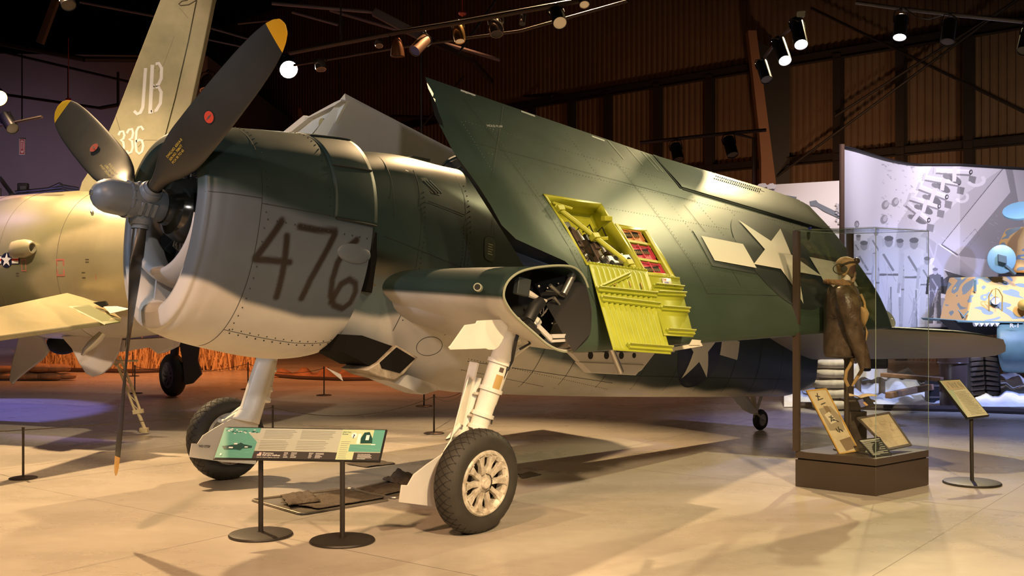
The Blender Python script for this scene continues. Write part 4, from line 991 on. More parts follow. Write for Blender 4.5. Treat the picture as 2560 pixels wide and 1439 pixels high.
# gear doors
fd = [(642, 893), (690, 903), (678, 950), (660, 1010), (646, 1060), (642, 1100), (640, 1160), (560, 1154), (474, 1142), (480, 1108), (494, 1109), (508, 1088), (540, 1068), (580, 1046), (600, 1020), (622, 950)]
D0 = [side(x, y, -1.50) for x, y in fd]
def gear(mirror, wc):
    f = (lambda p: p) if not mirror else refl
    ax_in = LAT if not mirror else -LAT      # pointing to the centre line
    mb = MB(); lowd = [f(D0[i]) for i in (4, 5, 6, 7, 8, 9, 10, 11, 12, 13)]
    mb.prism(lowd, -ax_in*.012); lo = mb.build('wheel_door', M_gear if not mirror else M_pale, PL, bev=.003)
    mb = MB(); L_ = [f(D0[i]) for i in (0, 15, 14, 13)]; Rr = [f(D0[i]) for i in (1, 2, 3, 4)]; rows = []
    for t in np.linspace(0, 1, 14):
        def pi_(Q): x = t*3; i = min(int(x), 2); return Q[i]*(1-(x-i))+Q[i+1]*(x-i)
        l, r = pi_(L_), pi_(Rr); rows.append([l*(1-k)+r*k+ax_in*.10*math.sin(PI*k) for k in np.linspace(0, 1, 10)])
    mb.grid(np.array(rows)); ud = mb.build('strut_fairing', M_gear, PL, ang=60); so = ud.modifiers.new('t', 'SOLIDIFY'); so.thickness = .008
    if not mirror:
        mb = MB(); ex_ = AXH; put_text(mb, 'NO STEP', side(497, 1117, -1.49), nrm(side(530, 1119, -1.49)-side(497, 1117, -1.49)), np.array([0, 0, 1.]), .030, bold=True); onto(mb, lo, M_ink)
    # strut: reference taken on the near (left) side, reflected for the far one
    g = (lambda p: p) if mirror else refl
    T = side(1284, 800, 1.80); K = side(1250, 905, 1.60); B = side(1196, 1068, 1.52); E_ = side(1185, 1110, 1.50); W_ = cL-LAT*.1
    st = lambda *a: [g(q) for q in a]
    mb = MB(); T2, K2, B2, E2 = st(T, K, B, E_); WW = wc-(axL if mirror else axR)*.10
    dirn = nrm(B2-K2)
    mb.cyl(T2, K2, .075, .085, 24); mb.cyl(K2, B2, .085, .072, 24)
    for q, r in ((.0, .098), (.42, .092), (.80, .09), (1., .085)): p = K2+(B2-K2)*q; mb.cyl(p-dirn*.015, p+dirn*.015, r, n=24)
    s1 = mb.build('oleo_strut', M_gear, PL, ang=30)
    mb = MB(); mb.cyl(B2, WW+np.array([0, 0, .13]), .045, n=18); mb.build('piston', M_steel, s1)
    mb = MB(); mb.ball(WW+np.array([0, 0, .10]), (.07, .07, .1), n=16, m=10); mb.tube([WW+np.array([0, 0, .10]), WW, WW+(axL if mirror else axR)*.08], .045, 12); mb.build('axle_fork', M_gear, s1)
    fw = -AXH
    mb = MB(); k0 = B2+fw*.07; k1 = (B2+WW)/2+fw*.26+np.array([0, 0, .0]); k2 = WW+fw*.06+np.array([0, 0, .10])
    for o_ in (-.05, .05): mb.bar(k0+LAT*o_, k1+LAT*o_*.3, .022, .035, LAT); mb.bar(k1+LAT*o_*.3, k2+LAT*o_, .022, .035, LAT)
    mb.cyl(k1-LAT*.05, k1+LAT*.05, .022, n=12); each(mb, 'torque_link', M_gear, s1)
    if mirror:
        mb = MB(); mb.tube([side(1305, 800, 1.85), side(1290, 850, 1.85), side(1280, 900, 1.7), side(1268, 925, 1.68)], .014, 8); mb.tube([side(1330, 815, 1.9), side(1315, 840, 1.9), side(1325, 858, 1.9), side(1300, 872, 1.9)], .010, 8); mb.tube([side(1268, 925, 1.68), side(1245, 980, 1.62), side(1228, 1060, 1.6)], .006, 6); each(mb, 'brake_hose', M_hose, s1)
        mb = MB(); mb.bar(side(1282, 850, 1.72), side(1335, 825, 1.95), .05, .05); mb.bar(side(1262, 900, 1.66), side(1300, 800, 1.8), .03, .10, AXH); mb.tube([side(1262, 905, 1.68), side(1335, 850, 1.75), side(1330, 820, 1.95)], .018, 8); each(mb, 'drag_brace', M_gear, s1, bev=.004)
        mb = MB(); mb.bar(side(1186, 905, 1.45), side(1150, 1060, 1.42), .02, .09, LAT); mb.tube([side(1150, 1060, 1.42), side(1118, 1098, 1.42), side(1150, 1085, 1.45)], .018, 8); mb.cyl(side(1185, 983, 1.44), side(1230, 985, 1.6), .012, n=8); mb.cyl(side(1172, 1037, 1.44), side(1215, 1040, 1.58), .012, n=8); each(mb, 'door_link', M_gear, s1)
        mb = MB(); nv = nrm(np.cross(AXH, dirn)); cc = K2+(B2-K2)*.25; ca = -(LAT*.35*0+np.array([0, 1, 0]))
        cc = K2+(B2-K2)*.28; rr = .0875
        def cyp(ang, z, r_=rr): x_, y_, d_ = basis(dirn, (0, 1, 0)); return cc+d_*z+nrm(x_*math.cos(ang)+y_*math.sin(ang))*r_
        best = min(range(36), key=lambda i: cyp(i*PI/18, 0)[1]); a0 = best*PI/18
        rows = [[cyp(a0+u, z) for u in np.linspace(-.75, -.05, 6)] for z in (-.05, .06)]; mb.grid(np.array(rows), mi=0)
        rows = [[cyp(a0+u, z) for u in np.linspace(-.55, -.15, 5)] for z in (-.11, -.075)]; mb.grid(np.array(rows), mi=1); mb.build('data_plate', [mat('brass_plate', (.45, .30, .10), .4), M_gun], s1)
    return s1
gear(False, cR); gear(True, cL)
# cover plate on the strut top
mb = MB(); cp = [side(x, y, 1.88) for x, y in ((1122, 868), (1128, 862), (1163, 812), (1190, 808), (1194, 801), (1280, 797), (1256, 852), (1246, 868), (1236, 874), (1222, 874), (1215, 871), (1126, 874))]
mb.prism(cp, -LAT*.012); mb.build('strut_cover_door', M_gear, PL, bev=.003)
mb = MB(); mb.tube([side(1345, 800, 1.75), side(1290, 850, 1.72)], .04, 12); mb.tube([side(1360, 810, 1.3), side(1290, 835, 1.7)], .03, 10); each(mb, 'retraction_arm', M_gear, PL)
# ---- tail wheel
tw = onfloor(1901, 1075)+np.array([0, 0, .135]); wheel2 = MB(); tyre(wheel2, tw, LAT, .137, .085, .075); tb = wheel2.build('tail_wheel', M_rubber, PL, ang=50)
mb = MB()
for sg in (-1, 1): mb.lathe([(.078, sg*.036), (.06, sg*.03), (.03, sg*.032), (0, sg*.034)], tw, LAT, 24)
mb.build('wheel_hub', mat('tail_hub', (.4, .36, .3), .5), tb)
mb = MB(); top = side(1882, 985, 0); kn = side(1890, 1035, 0)
for sg in (-1, 1): mb.tube([tw+LAT*.055*sg, kn*.4+tw*.6+LAT*.055*sg-AXH*.02, kn+LAT*.03*sg], .013, 8)
mb.tube([top, kn], [.035, .028], 10); mb.bar(side(1862, 985, 0), kn+np.array([0, 0, .03]), .05, .012, LAT); mb.bar(side(1905, 985, 0), kn+np.array([0, 0, .03]), .05, .012, LAT)
mb.build('tail_strut', mat('tail_hub', (.4, .36, .3), .5), PL)
mb = MB(); mb.prism([side(x, y, .1) for x, y in ((1828, 992), (1862, 990), (1896, 1030), (1880, 1034), (1862, 1026))], -LAT*.01); mb.build('tail_wheel_door', M_pale, PL)
# =================================================================== the jet behind on the left
TANC = np.array((.42, .355, .22)); OLIVE = np.array((.22, .205, .12)); PALEB = np.array((.60, .56, .50))
M_jet = mat('camouflage_skin', (.4, .35, .2), .33, metal=.25, attr=True, vary=.10, vscale=2.0, bump=.02, bscale=2)
M_jetline = mat('jet_seam', (.10, .08, .05), .6)
JA0 = at(-330, 668, 15.0); JA1 = at(520, 660, 13.3); JD = nrm(JA1-JA0); JL = np.linalg.norm(JA1-JA0); JX = nrm(np.cross(JD, [0, 0, 1])); JX = JX if JX[1] < 0 else -JX
JU = nrm(np.cross(JD, JX)); JU = JU if JU[2] > 0 else -JU
JET = thing('jet_aircraft', 'camouflaged jet tail marked JB and 336 behind the propeller', 'aircraft', (JA1[0]-2, JA1[1], 0))
def jr(s): return float(interp([(0, .84), (1.8, .87), (2.6, .90), (3.6, .93), (4.2, .90), (5, .80)], s))
def jp(s, th, dr=0.): r = jr(s)+dr; return JA0+JD*s+JX*r*math.cos(th)+JU*r*math.sin(th)*1.0
rows = []; cols = []
def patch(s, th):
    v = math.sin(s*2.1+1.2*math.sin(th*2.3+.5))+.8*math.sin(th*3.1+1.7*math.sin(s*1.3+.4))
    c = TANC*(1-sm((v+.1)/.25))+OLIVE*sm((v+.1)/.25); bl = -.75+.10*math.sin(s*2.2); w = sm((math.sin(bl)-math.sin(th))/.07+.5) if math.cos(th) > 0 else sm((-.7-math.sin(th))/.1)
    if s < 1.9 and math.sin(th) < -.25-.3*(s-.9): w = max(w, sm((1.75-s)/.12)*sm((-.2-math.sin(th))/.2))
    return c*(1-w)+PALEB*w
for s in np.linspace(0, JL, 110):
    rows.append([jp(s, t) for t in np.linspace(0, 2*PI, 120, endpoint=False)]); cols.append([patch(s, t) for t in np.linspace(0, 2*PI, 120, endpoint=False)])
mb = MB(); mb.grid(np.array(rows), cv=True, col=np.array(cols), cap=True); jf = mb.build('fuselage', M_jet, JET, ang=60)
mb = MB()
def jfind(x, y):                            # pixel -> (s, th) on the camera side of the jet body
    best = None
    for s in np.linspace(.8, JL, 90):
        for th in np.linspace(-1.5, 1.5, 90):
            P = jp(s, th); e = abs(CX+FPX*P[0]/P[1]-x)+abs(CY-FPX*(P[2]-CH)/P[1]-y)
            if best is None or e < best[0]: best = (e, s, th)
    return best[1], best[2]
for s in (1.75, 2.55, 3.05, 3.9): mb.tube([jp(s, t, .001) for t in np.linspace(-1.5, 1.9, 40)], .003, 4)
mb.tube([jp(s, -.42, .001) for s in np.linspace(1.6, 2.5, 10)], .0025, 4); mb.tube([jp(2.3, t, .001) for t in np.linspace(-.42, .5, 10)], .0025, 4)
for x, y in ((222, 648), (222, 655), (206, 684), (206, 694), (45, 682), (45, 692)):
    s, th = jfind(x, y); mb.add([jp(s+a, th+b_, .004) for a, b_ in ((-.022, -.006), (.022, -.006), (.022, .006), (-.022, .006))], [(0, 1, 2, 3)])
def jbox(x, y, w, h, lw, mi):
    s, th = jfind(x, y); r = jr(s)
    for (a0, b0, a1, b1) in ((-w, -h, w, -h+lw), (-w, h-lw, w, h), (-w, -h, -w+lw, h), (w-lw, -h, w, h)): mb.add([jp(s+a, th+q/r, .005) for a, q in ((a0, b0), (a1, b0), (a1, b1), (a0, b1))], [(0, 1, 2, 3)], mi)
jbox(151, 665, .055, .10, .02, 1); jbox(60, 662, .035, .07, .01, 1)
s, th = jfind(241, 690); mb.add([jp(s+a, th+q, .005) for a, q in ((-.004, -.03), (.004, -.03), (.004, .03), (-.004, .03))], [(0, 1, 2, 3)], 1)
onto(mb, jf, [M_jetline, mat('faded_red_stencil', (.50, .16, .12), .6)])
# national insignia cut by the frame edge
mb = MB(); s0, th0 = jfind(20, 652)
def jq(x, y, dr): return jp(s0+x, th0+y/jr(s0), dr)
mb.add([jq(.09*math.cos(t), .09*math.sin(t), .005) for t in np.linspace(0, 2*PI, 30, endpoint=False)], [tuple(range(30))], 0)
for sg in (-1, 1):
    mb.add([jq(sg*x, y, .005) for x, y in ((.08, -.05), (.19, -.05), (.19, .055), (.08, .055))], [(0, 1, 2, 3)], 0)
    mb.add([jq(sg*x, y, .009) for x, y in ((.08, .015), (.18, .015), (.18, .045), (.08, .045))], [(0, 1, 2, 3)], 1); mb.add([jq(sg*x, y, .009) for x, y in ((.08, -.04), (.18, -.04), (.18, -.01), (.08, -.01))], [(0, 1, 2, 3)], 1)
    mb.add([jq(sg*x, y, .009) for x, y in ((.08, -.01), (.18, -.01), (.18, .015), (.08, .015))], [(0, 1, 2, 3)], 2)
st_ = star(.088, PI/2, sub=1); mb.add([jq(0, 0, .012)]+[jq(x, y, .012) for x, y in st_], [(0, i+1, (i+1) % 10+1) for i in range(10)], 1)
onto(mb, jf, [M_navy, M_white, M_red])
# air scoop with its open end
s, th = jfind(66, 622); c = jp(s, th); nn = nrm(c-(JA0+JD*s)); tt = np.cross(nn, JD)
mb = MB(); rows = []
for k, (x, w, h, o) in enumerate([(-.22, .02, .005, .0), (-.19, .09, .04, .01), (-.1, .105, .07, .02), (.03, .11, .09, .04), (.12, .095, .085, .06), (.18, .065, .065, .08), (.18, .052, .052, .08), (.08, .05, .05, .07)]):
    rows.append([c+JD*x+nn*(o+h*math.cos(t))+tt*w*math.sin(t) for t in np.linspace(0, 2*PI, 24, endpoint=False)])
mb.grid(np.array(rows), cv=True); sc_ = mb.build('air_scoop', mat('scoop_skin', (.42, .37, .24), .33, metal=.3), JET, ang=50)
mb = MB(); mb.add(rows[-1], [tuple(range(24))]); mb.build('scoop_mouth', M_void, sc_)
mb = MB(); s, th = jfind(230, 531); mb.ball(jp(s, th, .01), .02, n=10, m=6); mb.build('drain_mast', M_steel, JET)
# fin and rudder
def slab(name, pts, Y, th, m, parent, taper=None, **kw):
    mb = MB(); c = np.mean([at(x, y, Y) for x, y in pts], axis=0); fr = []
    for x, y in pts: fr.append(at(x, y, Y))
    n = len(pts); inner = [c+(p-c)*.90 for p in fr]; V = [p+np.array([0, th*.5, 0]) for p in fr]+[p for p in inner]+[p+np.array([0, th, 0]) for p in inner]
    F = [(i, (i+1) % n, n+(i+1) % n, n+i) for i in range(n)]+[(2*n+i, 2*n+(i+1) % n, (i+1) % n, i) for i in range(n)]+[tuple(range(n, 2*n)), tuple(range(2*n, 3*n))[::-1]]
    mb.add(V, F); return mb.build(name, m, parent, ang=25, **kw)
FY = 13.62
M_fin = mat('fin_camouflage', tuple(TANC*1.15), .42, vary=.5, vscale=.9, hue2=tuple(OLIVE*1.35))
def finpt(x, y): return at(x, y, FY-.001)
def finslab(name, pts, col=M_fin):
    n = len(pts); mb = MB(); V = [at(x, y, FY) for x, y in pts]; mb.prism(V, (0, .16, 0)); return mb.build(name, col, JET, ang=25, bev=.012)
f1 = finslab('fin', [(192, 500), (205, 455), (240, 400), (285, 300), (432, -80), (509, -80), (490, 0), (470, 100), (436, 248), (402, 376), (396, 500)])
f2 = finslab('rudder', [(511, -80), (560, -80), (531, 0), (508, 115), (470, 290), (440, 400), (420, 500), (398, 500), (404, 376), (438, 248), (472, 100), (492, 0)])
mb = MB()
def fline(pts, r=.004): mb.tube([at(x, y, FY) for x, y in pts], r, 4)
fline([(492, 0), (472, 12), (452, 14), (447, 10), (455, 3), (470, 0)], .008); fline([(436, 90), (410, 160), (395, 180)], .002); fline([(449, 20), (470, 45)], .002); fline([(290, 292), (302, 332)], .003); fline([(345, 368), (362, 350), (392, 350), (400, 355)], .003)
ex_ = nrm(np.array([1, 0, .16])); 
def fintext(t, x, y, hpx, ang, shear, sx):
    V, F = text2d(t, 1., True); h = hpx/FPX*FY/.72; c = math.cos(R(ang)); s_ = math.sin(R(ang)); o = at(x, y, FY-.004)
    P = [o+np.array([(v[0]*sx*c+v[1]*shear)*h, 0, (v[0]*sx*s_+v[1])*h]) for v in V]; mb.add(P, F, 1)
for w_, pts in ((8, [(364, 170), (357, 268), (351, 281), (343, 285), (335, 277)]), (9, [(381, 162), (375, 284)]), (8, [(387, 160), (397, 158), (404, 170), (403, 196), (396, 211), (383, 215)]), (8, [(383, 219), (396, 217), (403, 230), (401, 258), (391, 275), (378, 280)]),
    (6, [(296, 338), (300, 329), (308, 328), (311, 338), (308, 347), (302, 350), (308, 354), (310, 368), (304, 378)]), (6, [(317, 333), (322, 324), (330, 322), (333, 332), (330, 345), (323, 348), (330, 352), (332, 368), (328, 380), (321, 383), (316, 376)]),
    (6, [(359, 325), (353, 316), (346, 318), (341, 328), (339, 360), (341, 378), (348, 384), (355, 378), (358, 364), (355, 351), (348, 349), (340, 354)])): strip(mb, [at(x, y, FY-.004) for x, y in pts], w_/FPX*FY, np.array([0, -1, 0]), 1)
for x, y0, y1 in ((388, 152, 170), (385, 262, 286), (388, 206, 226)): mb.add([at(x-1.5, y0, FY-.006), at(x+1.5, y0, FY-.006), at(x+.5, y1, FY-.006), at(x-2.5, y1, FY-.006)], [(0, 1, 2, 3)], 2)
onto(mb, f1, [M_jetline, mat('stencil_white', (.72, .68, .66), .5), M_fin])
# stabilator coming forward on the left, petals, ventral fin
M_stab = mat('stabilator_camouflage', (.40, .33, .19), .45, vary=.5, vscale=.8, hue2=(.25, .23, .13))
mb = MB(); q = [at(-60, 792, 10.9), at(165, 742, 12.75), at(250, 765, 12.7), at(303, 806, 12.45), at(255, 815, 12.2), at(-60, 862, 10.7)]; mb.prism(q, (0, .02, .05)); mb.build('stabilator', M_stab, JET, bev=.01)
mb = MB(); mb.prism([at(172, 768, 12.3), at(222, 764, 12.4), at(300, 806, 12.38), at(262, 812, 12.15)], (0, .01, .012)); mb.build('stabilator_tab', mat('olive_tab', (.16, .17, .07), .5), JET)
mb = MB(); mb.prism([at(232, 756, 12.5), at(262, 752, 12.5), at(268, 762, 12.5), at(255, 768, 12.5)], (0, .05, 0)); mb.build('petal_gap', M_void, JET)
mb = MB(); mb.prism([at(258, 766, 12.45), at(290, 765, 12.45), at(325, 772, 12.4), at(300, 778, 12.4), at(275, 784, 12.4)], (0, .04, 0)); mb.build('brake_petal', M_gear, JET, bev=.005)
mb = MB(); mb.prism([at(152, 840, 13.5), at(305, 835, 13.5), at(296, 880, 13.5), at(278, 915, 13.5), at(255, 935, 13.5), at(232, 942, 13.5), at(215, 934, 13.5), at(198, 910, 13.5), at(178, 870, 13.5)], (0, .05, 0)); mb.build('ventral_fin', mat('ventral_lilac', (.55, .50, .52), .5), JET, bev=.01)
mb = MB(); rows = []
for x, y, w in ((256, 832, 8), (245, 845, 11), (228, 862, 11), (213, 876, 7), (205, 888, 3)): rows.append([at(x-w, y-w*.5, 13.0), at(x, y, 12.93), at(x+w, y+w*.5, 13.0), at(x, y, 13.07)])
mb.grid(np.array(rows), cv=True, cap=True); mb.build('vent_mast', M_gear, JET, ang=70)
mb = MB(); mb.prism([at(278, 850, 13.6), at(440, 842, 13.6), at(430, 868, 13.6), at(395, 885, 13.6), at(372, 868, 13.6), at(300, 880, 13.6)], (0, .3, 0)); mb.build('keel_plate', mat('ventral_lilac', (.55, .50, .52), .5), JET, bev=.01)
M_hook = mat('hook_paint', (.62, .52, .34), .5, vary=.2, vscale=10)
mb = MB(); hp = [at(292, 890, 13.8), at(322, 965, 13.85), at(345, 1030, 13.86), at(362, 1072, 13.86)]
for o_ in (-.035, .035): mb.tube([p+np.array([o_, 0, 0]) for p in hp[:3]], .016, 8)
for p, q in zip(np.linspace(0, 1, 7)[:-1], np.linspace(0, 1, 7)[1:]):
    a = hp[0]+(hp[2]-hp[0])*p; b_ = hp[0]+(hp[2]-hp[0])*q; mb.tube([a+np.array([-.035, 0, 0]), b_+np.array([.035, 0, 0])], .006, 6)
mb.tube([hp[2], hp[3]], .022, 8); mb.bar(at(333, 1030, 13.86), at(358, 1026, 13.86), .05, .05); mb.box(hp[3]+np.array([-.01, 0, -.015]), (.10, .07, .06))
mb.tube([at(245, 903, 13.8), at(345, 901, 13.8)], .012, 8); mb.tube([at(278, 898, 13.8), at(300, 905, 13.8), at(292, 915, 13.8), at(275, 900, 13.8)], .014, 8)
mb.build('arrester_hook', M_hook, JET)
mb = MB(); mb.lathe([(.0, .02), (.65, .02), (.78, .0)], JA1, JD, 40); mb.build('tailpipe', M_void, JET)
# =================================================================== murals
M_mw = mat('mural_white', (.80, .78, .84), .6); 
GR = [mat('mural_grey_%d' % i, (v*.98, v*.93, v), .6) for i, v in enumerate((.03, .10, .20, .32, .46, .60))]
def mY(x): return 17.0+2.4*sm((x-2105)/200)**.8+.004*max(0, x-2400)
def mu(x, y, off=0.): return at(x, y, mY(x)-off)
MUR = thing('curved_mural', 'curved photo mural of aircraft parked on a carrier deck', 'mural', at(2330, 719, 18)*[1, 1, 0])
xs = list(np.linspace(2108, 2700, 60)); mb = MB(); ztop = at(2115, 371, mY(2115))[2]; zbot = 1.12
# the printed picture: greys painted per vertex on a fine grid that follows the curve
gx = np.linspace(2108, 2700, 640); gz = np.linspace(zbot, ztop, 440)
PX = np.repeat(gx[:, None], 440, 1); YY = np.array([mY(x) for x in gx])[:, None]; PY = CY-(gz[None, :]-CH)*FPX/YY; IMG = np.full((640, 440), .80)
GV = (.02, .09, .19, .32, .48, .64, .80)
def mp(pts, g, k=1.):
    v = GV[g] if isinstance(g, int) else g; P = np.array(pts, float); ins = np.zeros(PX.shape, bool); n = len(P)
    for i in range(n):
        x0, y0 = P[i]; x1, y1 = P[i-1]
        if y0 == y1: continue
        c = ((y0 > PY) != (y1 > PY)) & (PX < (x1-x0)*(PY-y0)/(y1-y0)+x0); ins ^= c
    IMG[ins] = IMG[ins]*(1-k)+v*k
def quadstrip(x0, y0, x1, y1, w, g, k=1.): d = math.hypot(x1-x0, y1-y0); nx, ny = -(y1-y0)/d*w/2, (x1-x0)/d*w/2; mp([(x0+nx, y0+ny), (x1+nx, y1+ny), (x1-nx, y1-ny), (x0-nx, y0-ny)], g, k)
def ell(x, y, rx, ry, ang, g, n=14, k=1.): c, s_ = math.cos(R(ang)), math.sin(R(ang)); mp([(x+rx*math.cos(t)*c-ry*math.sin(t)*s_, y+rx*math.cos(t)*s_+ry*math.sin(t)*c) for t in np.linspace(0, 2*PI, n, endpoint=False)], g, k)
mp([(2245, 560), (2285, 500), (2330, 415), (2512, 414), (2354, 611), (2300, 640), (2235, 620)], .58); mp([(2300, 590), (2420, 480), (2512, 416), (2354, 611)], .46)
mp([(2512, 416), (2526, 480), (2395, 637), (2354, 611)], .52); mp([(2512, 416), (2700, 400), (2700, 830), (2400, 830), (2395, 637), (2526, 480)], .26); mp([(2530, 415), (2560, 415), (2700, 415), (2700, 520), (2560, 560), (2545, 500)], .44)
mp([(2316, 590), (2330, 600), (2465, 690), (2700, 720), (2700, 760), (2430, 700), (2316, 655)], .36); mp([(2345, 600), (2400, 640), (2560, 660), (2700, 650), (2700, 700), (2450, 690)], .42)
mp([(2310, 662), (2345, 670), (2440, 700), (2560, 720), (2700, 735), (2700, 765), (2440, 750), (2310, 725)], .07); mp([(2130, 740), (2700, 752), (2700, 840), (2130, 840)], .42)
for i in range(60): x = 2130+560*random.random(); y = 752+75*random.random(); quadstrip(x, y, x+30+40*random.random(), y+4*random.random(), 2+3*random.random(), .25+.4*random.random(), .6)
quadstrip(2354, 611, 2512, 416, 1.6, .08); quadstrip(2395, 637, 2354, 611, 3, .08); quadstrip(2448, 588, 2420, 618, 1., .2); quadstrip(2438, 572, 2448, 588, 1., .2); quadstrip(2438, 572, 2408, 604, 1., .2)
for i in range(70): x = 2260+240*random.random(); y = 425+180*random.random(); quadstrip(x, y, x+14*random.random(), y+8*random.random(), 2, .35+.3*random.random(), .35)
for (x0, y0, x1, y1) in ((2267, 506, 2322, 550), (2273, 492, 2348, 515), (2296, 465, 2367, 492), (2310, 442, 2398, 457), (2337, 425, 2427, 430)):
    ell((x0+x1)/2+4, (y0+y1)/2+20, 20, 9, 30, .16); ell((x0+x1)/2-16, (y0+y1)/2+14, 10, 6, 20, .22); quadstrip(x0-4, y0+2, x1, y1+3, 15, .24); quadstrip(x0, y0, x1, y1, 12, .70); quadstrip(x0, y0-3, x1, y1-3, 3, .82)
    dx, dy = x1-x0, y1-y0; l = math.hypot(dx, dy); ux, uy = dx/l, dy/l; quadstrip(x0+dx*.55+uy*26, y0+dy*.55-ux*26, x0+dx*.55-uy*22, y0+dy*.55+ux*26, 10, .66); quadstrip(x0+uy*10, y0-ux*10, x0-uy*10, y0+ux*10, 6, .60); ell(x1, y1, 4.5, 6.5, 10, .03); ell(x1+.5, y1, 2, 3.4, 10, .6); mp([(x1-4, y1+8), (x1+14, y1+12), (x1+10, y1+30), (x1-6, y1+26)], .22)
for t in np.linspace(-.5, 2.6, 26): ell(2440+20*math.cos(t), 450+13*math.sin(t), 5, 4, 0, .70, 8); ell(2405+14*math.cos(t), 492+12*math.sin(t), 4, 3.5, 0, .68, 8)
for i in range(60): x = 2205+80*random.random(); y = 400+170*random.random(); ell(x, y, 1.5+4*random.random(), 1+2*random.random(), 60*random.random(), random.choice((.4, .55, .62)), 6, .7)
for x, y in ((2213, 512), (2238, 505), (2210, 548)): ell(x, y, 9, 12, 20, .35); ell(x+3, y-2, 5, 8, 20, .6)
ell(2142, 560, 6, 9, 0, .2); ell(2142, 561, 3.4, 6, 0, .7); quadstrip(2142, 556, 2142, 568, 1.6, .2)
quadstrip(2318, 600, 2340, 660, 4, .45); quadstrip(2345, 600, 2326, 690, 4, .45); ell(2332, 655, 9, 11, 0, .62); mp([(2340, 640), (2370, 690), (2355, 700), (2330, 660)], .4)
def figure(x, y, h, g, g2, lean=0):
    mp([(x-h*.11, y-h*.36), (x-h*.03, y-h*.39), (x+h*.03, y-h*.39), (x+h*.11, y-h*.36), (x+h*.10, y-h*.05), (x+h*.11, y+h*.5), (x+.03*h, y+h*.5), (x, y+.06*h), (x-h*.04, y+h*.5), (x-h*.12, y+h*.5), (x-h*.10, y-h*.05)], g); ell(x, y-h*.43, h*.045, h*.06, 0, .36, 10); ell(x, y-h*.465, h*.05, h*.03, 0, .16, 10)
    quadstrip(x-h*.12, y-h*.33, x-h*.15+lean, y-h*.02, h*.045, g2); quadstrip(x+h*.12, y-h*.33, x+h*.14+lean, y-h*.04, h*.045, g2); quadstrip(x-h*.10, y-h*.08, x+h*.10, y-h*.08, h*.022, .18); quadstrip(x-h*.06, y-h*.30, x+h*.05, y-h*.12, h*.025, .25); quadstrip(x+h*.02, y+.05*h, x+h*.03, y+h*.48, h*.015, .25)
    for i in range(7): quadstrip(x+h*random.uniform(-.08, .08), y+h*random.uniform(-.3, .3), x+h*random.uniform(-.08, .08), y+h*random.uniform(-.2, .45), 1.6, .3+.3*random.random(), .6)
for (x, y, h, g) in ((2146, 650, 130, .58), (2190, 645, 150, .66), (2160, 700, 200, .60), (2205, 720, 170, .5), (2250, 690, 190, .58), (2222, 705, 235, .68), (2268, 735, 150, .5), (2285, 712, 240, .64), (2318, 725, 170, .55), (2338, 738, 140, .10)): figure(x, y, h, g, g-.08)
CI = np.stack([IMG*.98, IMG*.93, IMG], -1); GRD = np.array([[[mu(x, 0)[0], mY(x), z] for z in gz] for x in gx])
mb.grid(GRD, col=CI)
scr = mb.build('printed_screen', mat('mural_print', (.8, .8, .8), .6, attr=True), MUR); so = scr.modifiers.new('t', 'SOLIDIFY'); so.thickness = .04; so.offset = 1
mb = MB(); mb.tube([np.array([*mu(x, 0)[:2], ztop+.01]) for x in xs], .025, 8); mb.tube([np.array([*mu(x, 0)[:2], zbot-.01]) for x in xs], .03, 8); each(mb, 'screen_rail', M_beam, MUR)
mb = MB(); p = mu(2108, 0); mb.cyl(np.array([p[0]-.02, p[1], 0]), np.array([p[0]-.02, p[1], ztop+.06]), .04, n=12); mb.build('screen_post', M_brown, MUR)
MU2 = thing('battle_mural', 'pale mural with a tank gun barrel and smoke behind the wing tip', 'mural', at(1995, 719, 21)*[1, 1, 0])
mb = MB(); mb.prism([at(1780, 470, 21.5), at(2104, 451, 20.8), at(2104, 830, 20.8), at(1780, 830, 21.5)], (0, .05, 0)); s2 = mb.build('printed_screen', mat('mural_cream', (.70, .62, .55), .6), MU2)
mb = MB(); Y2 = 20.78
def m2(pts, g, o=[0]): o[0] += 1; mb.poly([at(x, y, Y2+.0-.0004*o[0]+.7*(2104-x)/324) for x, y in pts], g)
def e2(x, y, rx, ry, g, o=[0], n=12): m2([(x+rx*math.cos(t)*(1+.2*math.sin(3*t+x)), y+ry*math.sin(t)*(1+.2*math.cos(4*t+y))) for t in np.linspace(0, 2*PI, n, endpoint=False)], g)
m2([(2024, 503), (2040, 500), (2046, 507), (2104, 535), (2104, 548), (2060, 528), (2042, 516), (2026, 514)], 1); m2([(1950, 482), (1956, 486), (1992, 492), (1988, 504), (1984, 504), (1986, 495), (1955, 488)], 1)
for i in range(60): a = 2010+94*random.random(); b_ = 590+70*random.random(); e2(a, b_, 4+10*random.random(), 3+8*random.random(), random.choice((0, 2, 3, 5)))
for i in range(14): e2(2060+44*random.random(), 606+34*random.random(), 5+8*random.random(), 3+4*random.random(), 4)
m2([(2060, 640), (2104, 630), (2104, 660), (2080, 662)], 1)
for i in range(12): e2(2090+8*random.random(), 510+50*random.random(), 3, 2.5, 3)
for i in range(10): e2(1900+40*random.random(), 462+8*random.random(), 8, 5, 2)
onto(mb, s2, [mat('mural_smoke', (.62, .60, .62), .7), mat('mural_steel', (.16, .17, .18), .7), mat('mural_smoke_light', (.78, .75, .74), .7), mat('mural_smoke_dark', (.40, .38, .38), .7), mat('mural_flame', (.80, .42, .26), .7), mat('mural_haze', (.70, .66, .64), .7)])

